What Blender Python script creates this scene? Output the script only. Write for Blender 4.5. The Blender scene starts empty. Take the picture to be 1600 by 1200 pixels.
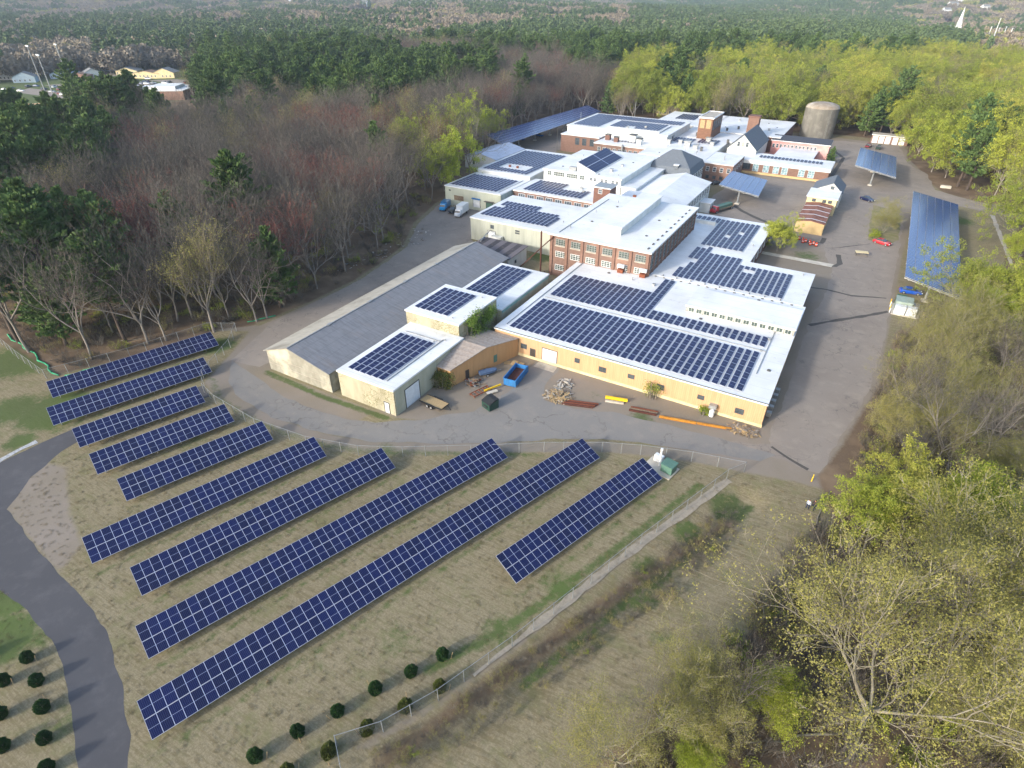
import bpy, math, random
import numpy as np
from mathutils import Vector, Matrix, noise
R = math.radians
random.seed(7); rng = np.random.default_rng(7)
S = bpy.context.scene
COL = S.collection

# ------------------------------------------------------------------ camera, sky, sun, exposure
CAMH = 58.0; FPX = 924.0; PITCH = R(33.861); YAW = R(30.3)
cd = bpy.data.cameras.new('camera'); cam = bpy.data.objects.new('camera', cd); COL.objects.link(cam)
cd.sensor_width = 36; cd.lens = FPX / 1600 * 36; cd.clip_start = .5; cd.clip_end = 30000
cam.location = (0, 0, CAMH); cam.rotation_euler = (R(90) - PITCH, 0, YAW); S.camera = cam
w = bpy.data.worlds.new('World'); S.world = w; w.use_nodes = True
SUN_EL = R(20.5); SUN_TO = Vector((-.38, -.925, 0)).normalized()
nt = w.node_tree; bg = nt.nodes['Background']
sky = nt.nodes.new('ShaderNodeTexSky'); sky.sky_type = 'NISHITA'; sky.sun_disc = False
sky.sun_elevation = SUN_EL; sky.sun_rotation = math.atan2(SUN_TO.x, SUN_TO.y); sky.dust_density = 2.5; sky.air_density = 1.0
nt.links.new(sky.outputs[0], bg.inputs[0]); bg.inputs[1].default_value = .15
sl = bpy.data.lights.new('sun', 'SUN'); sl.energy = 1.5; sl.angle = R(4.0); sl.color = (1, .95, .87)
so = bpy.data.objects.new('sun', sl); COL.objects.link(so)
sd = Vector((SUN_TO.x * math.cos(SUN_EL), SUN_TO.y * math.cos(SUN_EL), math.sin(SUN_EL)))
so.rotation_euler = sd.to_track_quat('Z', 'Y').to_euler(); so.location = (0, 0, 200)
S.view_settings.view_transform = 'Standard'; S.view_settings.look = 'None'
S.view_settings.exposure = 1.3; S.view_settings.gamma = 1
S.cycles.max_bounces = 4; S.cycles.diffuse_bounces = 2; S.cycles.glossy_bounces = 2; S.cycles.transparent_max_bounces = 8
S.cycles.transmission_bounces = 2; S.cycles.volume_bounces = 0; S.cycles.use_denoising = True

# ------------------------------------------------------------------ helpers
def ray(x, y):                     # direction (world) through a pixel of the 1600x1200 survey photo
    u = (x - 800) / FPX; v = (y - 600) / FPX
    h = math.cos(PITCH) - v * math.sin(PITCH); d = math.sin(PITCH) + v * math.cos(PITCH)
    return (u * math.cos(YAW) - h * math.sin(YAW), u * math.sin(YAW) + h * math.cos(YAW), -d)
def G(x, y, z=0.):                 # surveyed point on the level z
    a, b, c = ray(x, y); k = (CAMH - z) / -c
    return (a * k, b * k)
def PX(X, Y, Z=0.):
    xr = X * math.cos(YAW) + Y * math.sin(YAW); yr = -X * math.sin(YAW) + Y * math.cos(YAW)
    dz = CAMH - Z; f = yr * math.cos(PITCH) + dz * math.sin(PITCH)
    if f <= 1: return (-9999, -9999)
    return (800 + FPX * xr / f, 600 + FPX * (dz * math.cos(PITCH) - yr * math.sin(PITCH)) / f)
def inview(x, y, h=18, m=90):
    a = PX(x, y, 0); b = PX(x, y, h)
    return (-m < a[0] < 1600 + m or -m < b[0] < 1600 + m) and b[1] < 1200 + m and a[1] > -30
def lin(h):
    h = h.lstrip('#'); c = [int(h[i:i + 2], 16) / 255 for i in (0, 2, 4)]
    return tuple(x / 12.92 if x <= .04045 else ((x + .055) / 1.055) ** 2.4 for x in c)

class MB:
    def __init__(s): s.v = []; s.f = []; s.m = []
    def quad(s, p, m=0):
        n = len(s.v); s.v += [tuple(q) for q in p]; s.f.append(tuple(range(n, n + len(p)))); s.m.append(m); return s
    def box(s, x0, y0, z0, x1, y1, z1, m=0, top=None):
        n = len(s.v)
        s.v += [(x0, y0, z0), (x1, y0, z0), (x1, y1, z0), (x0, y1, z0), (x0, y0, z1), (x1, y0, z1), (x1, y1, z1), (x0, y1, z1)]
        s.f += [tuple(n + i for i in q) for q in ((0, 3, 2, 1), (4, 5, 6, 7), (0, 1, 5, 4), (1, 2, 6, 5), (2, 3, 7, 6), (3, 0, 4, 7))]
        s.m += [m, m if top is None else top, m, m, m, m]; return s
    def obox(s, c, ax, ay, sx, sy, z0, z1, m=0):      # box with its own horizontal axes
        n = len(s.v)
        for z in (z0, z1):
            for a, b in ((-1, -1), (1, -1), (1, 1), (-1, 1)):
                s.v.append((c[0] + ax[0] * a * sx / 2 + ay[0] * b * sy / 2, c[1] + ax[1] * a * sx / 2 + ay[1] * b * sy / 2, z))
        s.f += [tuple(n + i for i in q) for q in ((0, 3, 2, 1), (4, 5, 6, 7), (0, 1, 5, 4), (1, 2, 6, 5), (2, 3, 7, 6), (3, 0, 4, 7))]
        s.m += [m] * 6; return s
    def prism(s, pts, z0, z1, m=0, top=None):
        n = len(s.v); k = len(pts)
        s.v += [(p[0], p[1], z0) for p in pts] + [(p[0], p[1], z1) for p in pts]
        s.f.append(tuple(n + i for i in reversed(range(k)))); s.m.append(m)
        s.f.append(tuple(n + k + i for i in range(k))); s.m.append(m if top is None else top)
        for i in range(k):
            j = (i + 1) % k; s.f.append((n + i, n + j, n + k + j, n + k + i)); s.m.append(m)
        return s
    def tube(s, p, q, r0, r1=None, k=6, m=0, cap=True):
        r1 = r0 if r1 is None else r1
        p = Vector(p); q = Vector(q); d = (q - p)
        if d.length < 1e-6: return s
        d.normalize(); a = d.orthogonal().normalized(); b = d.cross(a); n = len(s.v)
        for c, r in ((p, r0), (q, r1)):
            for i in range(k):
                t = 2 * math.pi * i / k; s.v.append(tuple(c + (a * math.cos(t) + b * math.sin(t)) * r))
        for i in range(k):
            j = (i + 1) % k; s.f.append((n + i, n + j, n + k + j, n + k + i)); s.m.append(m)
        if cap:
            s.f.append(tuple(n + i for i in reversed(range(k)))); s.m.append(m)
            s.f.append(tuple(n + k + i for i in range(k))); s.m.append(m)
        return s
    def build(s, name, mats, parent=None, world=True, smooth=False):
        if not isinstance(mats, (list, tuple)): mats = [mats]
        me = bpy.data.meshes.new(name); vs = s.v
        if parent is not None and world:
            L = parent.location if parent.parent is None else parent.parent.location + parent.location
            vs = [(a - L.x, b - L.y, c - L.z) for a, b, c in vs]
        me.from_pydata(vs, [], s.f); 
        for mt in mats: me.materials.append(mt)
        me.polygons.foreach_set('material_index', s.m)
        if smooth: me.polygons.foreach_set('use_smooth', [True] * len(s.f))
        uv = me.uv_layers.new(name='UVMap'); c = []
        for f in s.f:
            c += [0, 0, 1, 0, 1, 1, 0, 1] if len(f) == 4 else [0.5] * (2 * len(f))
        uv.data.foreach_set('uv', c); me.update()
        o = bpy.data.objects.new(name, me); COL.objects.link(o)
        if parent is not None: o.parent = parent
        return o
def tag(o, label=None, cat=None, group=None, kind=None):
    if label: o['label'] = label
    if cat: o['category'] = cat
    if group: o['group'] = group
    if kind: o['kind'] = kind
    return o
def thing(name, label, cat, loc=(0, 0, 0), rz=0, group=None):
    o = bpy.data.objects.new(name, None); COL.objects.link(o); o.empty_display_size = .5
    o.location = loc; o.rotation_euler = (0, 0, rz); return tag(o, label, cat, group)
def dup(root, loc, rz=None, label=None, group=None, scale=None):
    r = root.copy(); COL.objects.link(r); r.location = loc
    if rz is not None: r.rotation_euler = (0, 0, rz)
    if scale is not None: r.scale = scale if isinstance(scale, tuple) else (scale,) * 3
    if label: r['label'] = label
    if group: r['group'] = group
    for ch in KIDS.get(root.name, None) or list(root.children):
        c = ch.copy(); COL.objects.link(c); c.parent = r
        for g in (KIDS.get(ch.name, None) or (list(ch.children) if root.name not in KIDS else [])):
            d = g.copy(); COL.objects.link(d); d.parent = c
    return r
KIDS = {}
def struct(o): o['kind'] = 'structure'; return o

# ------------------------------------------------------------------ materials
class NB:                                             # tiny node builder
    def __init__(s, name):
        s.mat = bpy.data.materials.new(name); s.mat.use_nodes = True; s.t = s.mat.node_tree
        s.b = s.t.nodes['Principled BSDF']; s.out = s.t.nodes['Material Output']
        s.tc = s.t.nodes.new('ShaderNodeTexCoord')
    def n(s, ty, **k):
        o = s.t.nodes.new(ty)
        for a, v in k.items(): setattr(o, a, v)
        return o
    def l(s, a, b): s.t.links.new(a, b)
    def map(s, scale=(1, 1, 1), src='Object'):
        m = s.n('ShaderNodeMapping'); m.inputs['Scale'].default_value = scale; s.l(s.tc.outputs[src], m.inputs[0]); return m.outputs[0]
    def noise(s, vec, scale=1, det=4, rough=.55):
        o = s.n('ShaderNodeTexNoise'); o.inputs['Scale'].default_value = scale; o.inputs['Detail'].default_value = det
        o.inputs['Roughness'].default_value = rough; s.l(vec, o.inputs['Vector']); return o.outputs['Fac']
    def ramp(s, f, a=.35, b=.65, lo=0, hi=1):
        o = s.n('ShaderNodeMapRange'); o.inputs[1].default_value = a; o.inputs[2].default_value = b
        o.inputs[3].default_value = lo; o.inputs[4].default_value = hi; s.l(f, o.inputs[0]); return o.outputs[0]
    def mix(s, f, a, b, ty='MIX'):
        o = s.n('ShaderNodeMix', data_type='RGBA', blend_type=ty)
        if isinstance(f, (int, float)): o.inputs[0].default_value = f
        else: s.l(f, o.inputs[0])
        for i, x in ((6, a), (7, b)):
            if isinstance(x, tuple): o.inputs[i].default_value = (*x, 1)[:4]
            else: s.l(x, o.inputs[i])
        return o.outputs[2]
    def math(s, op, a, b=None):
        o = s.n('ShaderNodeMath', operation=op)
        for i, x in enumerate((a, b)):
            if x is None: continue
            if isinstance(x, (int, float)): o.inputs[i].default_value = x
            else: s.l(x, o.inputs[i])
        return o.outputs[0]
    def sep(s, v):
        o = s.n('ShaderNodeSeparateXYZ'); s.l(v, o.inputs[0]); return o.outputs
    def bump(s, h, st=.5, dist=.05):
        o = s.n('ShaderNodeBump'); o.inputs['Strength'].default_value = st; o.inputs['Distance'].default_value = dist
        s.l(h, o.inputs['Height']); s.l(o.outputs[0], s.b.inputs['Normal'])
    def col(s, c):
        if isinstance(c, tuple): s.b.inputs['Base Color'].default_value = (*c, 1)[:4]
        else: s.l(c, s.b.inputs['Base Color'])
    def rough(s, r, spec=.5, metal=0):
        s.b.inputs['Roughness'].default_value = r; s.b.inputs['Specular IOR Level'].default_value = spec
        s.b.inputs['Metallic'].default_value = metal
def mat(name, c, c2=None, rough=.8, scale=1., stretch=(1, 1, 1), bump=0, bs=20, metal=0, spec=.4, a=.35, b=.65, c3=None, s3=.15):
    m = NB(name); c = lin(c) if isinstance(c, str) else c
    m.rough(rough, spec, metal)
    if c2:
        c2 = lin(c2) if isinstance(c2, str) else c2
        f = m.ramp(m.noise(m.map(stretch), scale, 6, .65), a, b); k = m.mix(f, c, c2)
        if c3: k = m.mix(m.ramp(m.noise(m.map(), s3, 4), .5, .7), k, lin(c3) if isinstance(c3, str) else c3)
        m.col(k)
    else: m.col(c)
    if bump: m.bump(m.noise(m.map(), bs, 3), bump, .05)
    return m.mat

def ribbed(name, c, c2, pitch=.3, axis='x', rust=None, rough=.6, st=1.0, c2s=(3, 3, .25)):
    m = NB(name); m.rough(rough, .4)
    o = m.sep(m.tc.outputs['Object'])
    s_ = m.math('ADD', o[0], o[1]) if axis == 'xy' else o[0 if axis == 'x' else 1]
    wv = m.math('SINE', m.math('MULTIPLY', s_, 2 * math.pi / pitch))
    k = m.mix(m.ramp(m.noise(m.map(c2s), .8, 5), .4, .75), lin(c), lin(c2))
    k = m.mix(m.ramp(wv, .6, 1, 0, .16), k, (.12, .09, .06))
    if rust: k = m.mix(m.ramp(m.noise(m.map((1, 1, .5)), 1.2, 6, .7), .55, .7), k, lin(rust))
    m.col(k); m.bump(wv, st * .5, .02); return m.mat

M = {}
M['white_roof'] = mat('white_roof', '#dfe3e6', '#ccd0d2', .55, .08, c3='#b9bdbd', s3=.05)
def roofmat():
    m = NB('membrane_roof'); m.rough(.5, .4)
    f = m.noise(m.map(), .12, 6, .6); k = m.mix(m.ramp(f, .4, .7), lin('#e2e5e8'), lin('#cdd0d0'))
    st = m.noise(m.map((1, 1, 1)), .5, 8, .75); k = m.mix(m.ramp(st, .6, .74, 0, .7), k, lin('#8f8c86')); k = m.mix(m.ramp(m.noise(m.map((.25, 2, 1)), .6, 7, .75), .6, .72, 0, .35), k, lin('#a9a8a2'))
    o = m.sep(m.tc.outputs['Object']); fr = m.math('FRACT', m.math('MULTIPLY', o[1], 1 / 3.0))
    k = m.mix(m.ramp(fr, .97, .985, 0, .4), k, lin('#8f9598')); m.col(k); return m.mat
M['roof'] = roofmat()
M['trim'] = mat('white_trim', '#e6e8ea', '#cfd2d2', .5, .5)
M['dark_trim'] = mat('dark_trim', '#4a4c4d', '#5b5b58', .6, 1)
M['yellow_wall'] = ribbed('yellow_ribbed_steel', '#c2a07c', '#b69470', .32, 'x')
M['tan_wall'] = ribbed('tan_ribbed_steel', '#bd9467', '#b0895d', .4, 'xy')
M['brick'] = mat('red_brick', '#80685e', '#6f5a51', .9, 1.2, (1, 1, 3), bump=.3, c3='#a08070', s3=.12)
M['brick_dark'] = mat('dark_red_brick', '#6b5047', '#7a5b50', .9, 1.0, (1, 1, 3), bump=.3)
M['orange_brick'] = mat('orange_brick', '#84695d', '#755b50', .9, 1.0, (1, 1, 3), bump=.3)
M['pink_wall'] = mat('faded_pink_brick', '#c2918d', '#b3807c', .85, .6, (1, 1, 2), c3='#ddb3ae', s3=.1)
def blockmat():
    m = NB('cream_block'); m.rough(.85, .3)
    k = m.mix(m.ramp(m.noise(m.map((1, 1, .3)), .5, 5), .4, .7), lin('#a9a590'), lin('#918d7a'))
    v = m.n('ShaderNodeTexNoise'); v.inputs['Scale'].default_value = .9; v.inputs['Detail'].default_value = 8; v.inputs['Distortion'].default_value = 2.5
    m.l(m.map(), v.inputs['Vector']); d = m.math('ABSOLUTE', m.math('SUBTRACT', v.outputs[0], .5))
    big = m.ramp(m.noise(m.map(), .18, 2), .42, .55)
    k = m.mix(m.math('MULTIPLY', m.ramp(d, .012, .04, 1, 0), big), k, lin('#6f6a48')); m.col(k); return m.mat
M['block'] = blockmat()
M['block_side'] = mat('cream_block_plain', '#b3b19d', '#9f9f8b', .85, .6, (1, 1, .3))
M['grey_steel'] = ribbed('pale_green_grey_steel', '#b0b4a8', '#989d92', .5, 'x', c2s=(1, 1, .15))
M['grey_steel_side'] = mat('grey_green_steel_side', '#a3b0ac', '#8d9995', .6, .8, (1, 1, .2))
M['cream_steel'] = ribbed('cream_green_steel', '#c2c7b6', '#b0b6a2', .5, 'x', c2s=(1, 1, .15))
M['asbestos'] = mat('weathered_cement_sheet', '#98978c', '#7f7d72', .9, 1.2, (.6, 1, .4), c3='#bdb9a6', s3=.3)
def shedroof():
    m = NB('weathered_metal_roof'); m.rough(.55, .5, .0)
    o = m.sep(m.tc.outputs['Object'])
    k = m.mix(m.ramp(m.noise(m.map((.5, 3, 1)), .7, 6, .7), .35, .7), lin('#85868a'), lin('#6c6d70'))
    fy = m.math('FRACT', m.math('MULTIPLY', o[1], 1 / 5.2)); fx = m.math('FRACT', m.math('MULTIPLY', o[0], 1 / 2.1))
    k = m.mix(m.ramp(fx, .95, .97, 0, .5), k, lin('#5f6266')); k = m.mix(m.ramp(fy, .97, .98, 0, .35), k, lin('#6c6f73'))
    rs = m.ramp(m.noise(m.map((.3, 1, 1)), .35, 5, .7), .55, .8, 0, .6); k = m.mix(rs, k, lin('#8b7d72'))
    m.col(k); m.bump(m.math('SINE', m.math('MULTIPLY', o[1], 20)), .6, .02); return m.mat
M['shed_roof'] = shedroof()
M['shed_roof_pale'] = mat('pale_weathered_roof', '#b3b0a6', '#a09d92', .7, 1.0, (.4, 2, 1), c3='#8f8b80', s3=.3)
M['tan_roof'] = ribbed('streaked_metal_roof', '#a89e95', '#8b7d72', 1.25, 'y', rough=.6)
M['striped_roof'] = ribbed('dark_patched_roof', '#4c4a4d', '#6b676a', 3.0, 'y', rough=.8)
M['rust_roof'] = mat('rusty_tin_roof', '#7a4e3e', '#94695a', .8, .8, (1, 3, 1), c3='#5f3325', s3=.5)
M['shingle'] = mat('slate_grey_shingle', '#6f7780', '#5f666e', .85, 2.5, (1, 1, 3), bump=.3, bs=8)
M['shingle_dark'] = mat('dark_shingle', '#4b4f59', '#3f434b', .85, 2.5, (1, 1, 2))
M['white_paint'] = mat('white_painted_wall', '#d9dcdb', '#c5c8c4', .6, .5, (1, 1, .3))
M['cream_paint'] = mat('cream_painted_wall', '#d8cba4', '#c6b68c', .8, .6)
M['tan_stucco'] = mat('tan_stucco', '#cbb283', '#bda375', .85, .5)
M['glass'] = mat('window_glass', '#39434a', '#566068', .15, .8, spec=.8)
M['glass_green'] = mat('old_green_glass', '#50605a', '#37423f', .25, 1.5, spec=.8)
M['door_white'] = mat('white_door', '#dfe3e6', '#cfd4d8', .5, 1)
M['door_dark'] = mat('dark_door', '#4b4440', '#3c3532', .6, 1)
M['concrete'] = mat('concrete', '#b5afa4', '#9c968b', .9, .8, bump=.2)
M['concrete_pale'] = mat('pale_concrete', '#c9c4b8', '#b0aa9d', .9, .6)
M['galv'] = mat('galvanised_steel', '#a9adaf', '#8f9395', .45, 2, metal=.4)
M['alum_roof'] = mat('pale_aluminium_frame', '#c3cbdc', '#b4bdd0', .4, 3, metal=.1)
M['streaked'] = mat('streaked_grey_wall', '#b5b6b0', '#5c5b56', .85, 1.6, (2, 1, .12), a=.45, b=.7)
M['alum'] = mat('aluminium_frame', '#c2c9da', '#b4bccf', .4, 3, metal=.1)
M['tank'] = mat('weathered_steel_tank', '#75736b', '#66645d', .7, .8, (1, 1, .12), c3='#84817a', s3=.3)
M['rust'] = mat('rusty_steel', '#6d3a28', '#8a5138', .85, 3)
M['rust_dark'] = mat('dark_rusty_steel', '#4a2b24', '#5f3a30', .85, 3)
M['orange_paint'] = mat('orange_yellow_paint', '#c48a35', '#a8742a', .6, 2)
M['yellow_paint'] = mat('yellow_paint', '#e8c52c', '#d4ae20', .6, 2)
M['red_paint'] = mat('red_paint', '#b02b2b', '#9c2222', .5, 2)
M['hivis'] = mat('orange_barrel_plastic', '#e0522a', '#cf4520', .5, 2)
M['blue_paint'] = mat('blue_container_paint', '#2a74b4', '#2f6699', .55, 1.5, (1, 1, .5))
M['green_paint'] = mat('dark_green_paint', '#1d3a34', '#25443c', .5, 2)
M['green_box'] = mat('utility_green_paint', '#4d6f63', '#587a6d', .5, 2)
M['wood'] = mat('raw_timber', '#b9a27c', '#96805c', .9, 4, (1, 6, 1))
M['wood_dark'] = mat('weathered_wood', '#8f7f6a', '#6f6252', .9, 4)
M['pole_wood'] = mat('utility_pole_wood', '#8d6c52', '#745641', .9, 3, (1, 1, .3))
M['tyre'] = mat('tyre_rubber', '#1c1c1d', '#262626', .85, 3)
M['rim'] = mat('wheel_rim', '#b9bcc0', '#9a9da0', .4, 3, metal=.5)
M['black'] = mat('black_plastic', '#202224', '#2b2d2f', .6, 3)
M['skin'] = mat('skin', '#c08c70', '#b57f64', .6, 3)
M['denim'] = mat('dark_blue_denim', '#2c3446', '#363f52', .9, 5)
M['shirt_grey'] = mat('light_grey_shirt', '#b4b8c4', '#a2a6b2', .9, 5)
M['shirt_dark'] = mat('dark_maroon_jacket', '#4a2a34', '#573440', .9, 5)
M['hair'] = mat('dark_hair', '#2b211c', '#362a22', .8, 10)
M['stone'] = mat('pale_crushed_stone', '#c2c4c6', '#8e9194', .9, 3.5, bump=.8, bs=6)
M['silt'] = mat('green_silt_sock', '#2a8f63', '#37a075', .7, 4)
def pvmat(name, base, base2, grid=True, rough=.18):
    m = NB(name); m.rough(rough, .5)
    uv = m.sep(m.tc.outputs['UV'])
    oi = m.n('ShaderNodeObjectInfo')
    k = m.mix(m.ramp(oi.outputs['Random'], 0, 1), lin(base), lin(base2))
    if grid:
        def line(u, n, wdt, ph=0.):
            f = m.math('FRACT', m.math('ADD', m.math('MULTIPLY', u, n), .5 + ph)); d = m.math('ABSOLUTE', m.math('SUBTRACT', f, .5))
            return m.ramp(d, wdt, wdt * 1.6, 1, 0)
        k = m.mix(m.math('MULTIPLY', line(uv[0], 6, .035), .22), k, lin('#8fa0c8'))
        k = m.mix(m.math('MULTIPLY', line(uv[1], 12, .02), .14), k, lin('#8fa0c8'))
        k = m.mix(m.math('MULTIPLY', line(uv[1], 1, .007, .5), .7), k, lin('#a8b4d4'))
    m.col(k); m.b.inputs['Specular IOR Level'].default_value = .22; return m.mat
M['pv'] = pvmat('solar_cells', '#081036', '#0b1646', rough=.4)
M['pv_roof'] = pvmat('roof_solar_cells', '#121a40', '#17214c', rough=.35)
M['pv_canopy'] = pvmat('canopy_solar_cells', '#2e4272', '#34497c', rough=.22)
def asphalt(name, c, c2, c3, crack=True, cs=.16):
    m = NB(name); m.rough(.92, .25); v = m.map()
    k = m.mix(m.ramp(m.noise(v, .06, 6, .6), .35, .68), lin(c), lin(c2))
    k = m.mix(m.ramp(m.noise(v, .35, 7, .7), .5, .75, 0, .7), k, lin(c3))
    k = m.mix(m.ramp(m.noise(v, 14, 3, .7), .3, .8, 0, .35), k, lin('#4f4c49'))
    if crack:
        vo = m.n('ShaderNodeTexVoronoi', feature='DISTANCE_TO_EDGE'); vo.inputs['Scale'].default_value = cs
        nz = m.n('ShaderNodeTexNoise'); nz.inputs['Scale'].default_value = .5; nz.inputs['Detail'].default_value = 5; m.l(v, nz.inputs['Vector'])
        vv = m.n('ShaderNodeVectorMath', operation='ADD'); m.l(v, vv.inputs[0])
        sc = m.n('ShaderNodeVectorMath', operation='SCALE'); sc.inputs['Scale'].default_value = 5; m.l(nz.outputs['Color'], sc.inputs[0]); m.l(sc.outputs[0], vv.inputs[1])
        m.l(vv.outputs[0], vo.inputs['Vector'])
        k = m.mix(m.math('MULTIPLY', m.ramp(vo.outputs['Distance'], .004, .016, 1, 0), m.ramp(m.noise(v, .12, 3), .45, .6, .15, .8)), k, lin('#6b6762'))
    m.col(k); m.bump(m.noise(v, 9, 4), .3, .02); return m.mat
M['asphalt'] = asphalt('worn_asphalt', '#9a9187', '#8b8279', '#aaa092')
M['asphalt_road'] = asphalt('road_asphalt', '#8c8984', '#84827f', '#9b948a', True, .1)
M['asphalt_new'] = asphalt('dark_millings', '#55565b', '#4c4d52', '#66666a', False)
M['patch'] = asphalt('dark_asphalt_patch', '#5b5854', '#4f4d4a', '#6b6762', False)

# ------------------------------------------------------------------ ground
def seg_dist(X, Y, pts, closed=True):
    d = np.full(X.shape, 1e9); n = len(pts)
    for i in range(n if closed else n - 1):
        ax, ay = pts[i]; bx, by = pts[(i + 1) % n]; dx, dy = bx - ax, by - ay
        t = np.clip(((X - ax) * dx + (Y - ay) * dy) / (dx * dx + dy * dy + 1e-9), 0, 1)
        d = np.minimum(d, np.hypot(X - ax - t * dx, Y - ay - t * dy))
    return d
def inside(X, Y, pts):
    r = np.zeros(X.shape, bool); n = len(pts)
    for i in range(n):
        ax, ay = pts[i]; bx, by = pts[(i + 1) % n]
        if ay == by: continue
        c = ((ay > Y) != (by > Y)) & (X < (bx - ax) * (Y - ay) / (by - ay) + ax); r ^= c
    return r
def sdf(X, Y, pts):
    d = seg_dist(X, Y, pts); return np.where(inside(X, Y, pts), d, -d)
def soft(X, Y, pts, w_=2.): return np.clip(sdf(X, Y, pts) / w_ + .5, 0, 1)
SITE = [(-150, 30), (-139, 37), (-116, 36), (-110, 47), (-105.5, 61.5), (-101, 66), (-99, 80), (-98.5, 94), (-100, 105), (-103, 118), (-112, 134),
        (-118, 153), (-121, 190), (-137, 193), (-140, 215), (-146, 222), (-148, 314), (-125, 316), (-118, 300), (-90, 318), (-60, 322), (-40, 332),
        (-15, 336), (12, 332), (12, 300), (16, 285), (20, 262), (24, 250), (34, 243), (80, 250), (80, 230), (44, 226), (38, 200), (34, 165), (27, 143),
        (19, 138), (14, 130), (13, 110), (10, 95), (8, 84), (6, 76), (9, 68), (7, 60), (4.5, 50), (1, 40), (-3, 31), (-10, 20), (-18, 8), (-26, -10), (-170, -10)]
TOWN = [G(*p) for p in ((-60, 190), (80, 190), (110, 160), (215, 172), (330, 150), (330, 118), (250, 95), (90, 90), (-60, 140))]
def axis_grid(lo, hi, st, far_lo, far_hi, g=1.12):
    a = list(np.arange(lo, hi + st, st)); s_ = st; x = lo; L = []
    while x > far_lo: s_ *= g; x -= s_; L.append(x)
    s_ = st; x = a[-1]; H_ = []
    while x < far_hi: s_ *= g; x += s_; H_.append(x)
    return np.array(L[::-1] + a + H_)
def terrain(X, Y):
    d = np.hypot(X, Y); k = np.clip((d - 650) / 2500, 0, 1)
    h = 16 * np.sin(X / 610 + 1.3) * np.cos(Y / 540 + .4) + 9 * np.sin((X + Y) / 333) + 7 * np.sin((X - .6 * Y) / 210 + 2) + 6
    return h * k * 1.6
gx = axis_grid(-165, 62, .85, -9000, 9000); gy = axis_grid(-8, 335, .85, -600, 12000)
GX, GY = np.meshgrid(gx, gy)
GZ = terrain(GX, GY)
# swale outside the lower fence and small undulations of the field
bank = seg_dist(GX, GY, [(-1.5, 66), (-8.5, 48), (-15.5, 29), (-22, 14)], False)
GZ -= .9 * np.exp(-(bank / 2.2) ** 2)
GZ += np.where(inside(GX, GY, SITE), 0, .25 * np.sin(GX / 3.1) * np.cos(GY / 4.3)) * np.clip((-sdf(GX, GY, SITE)) / 4, 0, 1)
nx, ny = len(gx), len(gy)
vs = np.stack([GX.ravel(), GY.ravel(), GZ.ravel()], 1)
ii = np.arange(nx * ny).reshape(ny, nx)
fs = np.stack([ii[:-1, :-1].ravel(), ii[:-1, 1:].ravel(), ii[1:, 1:].ravel(), ii[1:, :-1].ravel()], 1)
def npmesh(name, v, f, mats, parent=None, mi=None, smooth=False):
    me = bpy.data.meshes.new(name); k = f.shape[1]
    me.vertices.add(len(v)); me.vertices.foreach_set('co', v.astype(np.float32).ravel())
    me.loops.add(f.size); me.loops.foreach_set('vertex_index', f.astype(np.int32).ravel())
    me.polygons.add(len(f)); me.polygons.foreach_set('loop_start', np.arange(0, f.size, k, dtype=np.int32))
    for m_ in (mats if isinstance(mats, (list, tuple)) else [mats]): me.materials.append(m_)
    if mi is not None: me.polygons.foreach_set('material_index', mi.astype(np.int32))
    if smooth: me.polygons.foreach_set('use_smooth', np.ones(len(f), bool))
    me.update(calc_edges=True)
    o = bpy.data.objects.new(name, me); COL.objects.link(o)
    if parent is not None: o.parent = parent
    return o
# real ground cover zones (grass, leaf litter, bare gravel), as weights
grass = np.zeros(GX.shape); soil = np.zeros(GX.shape); litter = 1 - soft(GX, GY, SITE, 3)
def blob(px, py, r, a=1., sy=1.): 
    x, y = G(px, py); return a * np.exp(-(((GX - x) ** 2 + ((GY - y) * sy) ** 2) / r ** 2))
for px, py, r, a in ((40, 560, 9, .9), (90, 640, 7, 1), (20, 640, 6, .8), (30, 690, 3, .8), (20, 930, 4, 1), (5, 1000, 4, 1), (60, 1000, 3, .6), (300, 690, 5, .5), (340, 540, 4, .9),
                    (600, 705, 3, .6), (1140, 790, 3, 1), (1080, 830, 3, .8), (1020, 890, 3, .9), (1000, 930, 3, .7), (560, 480, 0.1, 0), (1000, 780, 3, .5), (880, 920, 3, .7),
                    (780, 985, 3.5, .6), (620, 1000, 4, .5), (500, 1040, 3, .4), (1030, 1000, 3, .5), (930, 1000, 3, .5), (1500, 345, 6, .7), (1380, 315, 8, .5), (100, 1130, 4, .5),
                    (850, 400, 5, .9), (1000, 655, 3, .7), (930, 620, 4, .4), (1260, 400, 6, .6), (60, 160, 60, 1), (1450, 150, 40, .6)):
    grass = np.maximum(grass, blob(px, py, r, a))
grass = np.maximum(grass, .75 * soft(GX, GY, TOWN, 20)); litter = litter * (1 - soft(GX, GY, TOWN, 20))
grass = np.maximum(grass, .9 * np.clip(1 - seg_dist(GX, GY, [(-84, 55.5), (-69, 55), (-56, 55.8)], False) / 1.3, 0, 1))
grass = np.maximum(grass, .55 * np.clip(1 - seg_dist(GX, GY, [(-91, 49), (-83, 45.5), (-72, 44.5), (-62, 45.3), (-54, 47.6), (-42, 54), (-30, 60.5)], False) / 2.2, 0, 1))
for ln in (((-107, 30), (-98, 56)), ((-99, 26), (-92.5, 50)), ((-66, 14), (-56.6, 43)), ((-41, 6), (-21.5, 63)), ((-49, 10), (-33, 56)), ((-21, 37), (-12, 63)), ((-57, 14), (-46, 46))):
    grass = np.maximum(grass, .55 * np.clip(1 - seg_dist(GX, GY, list(ln), False) / 1.5, 0, 1))
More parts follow.
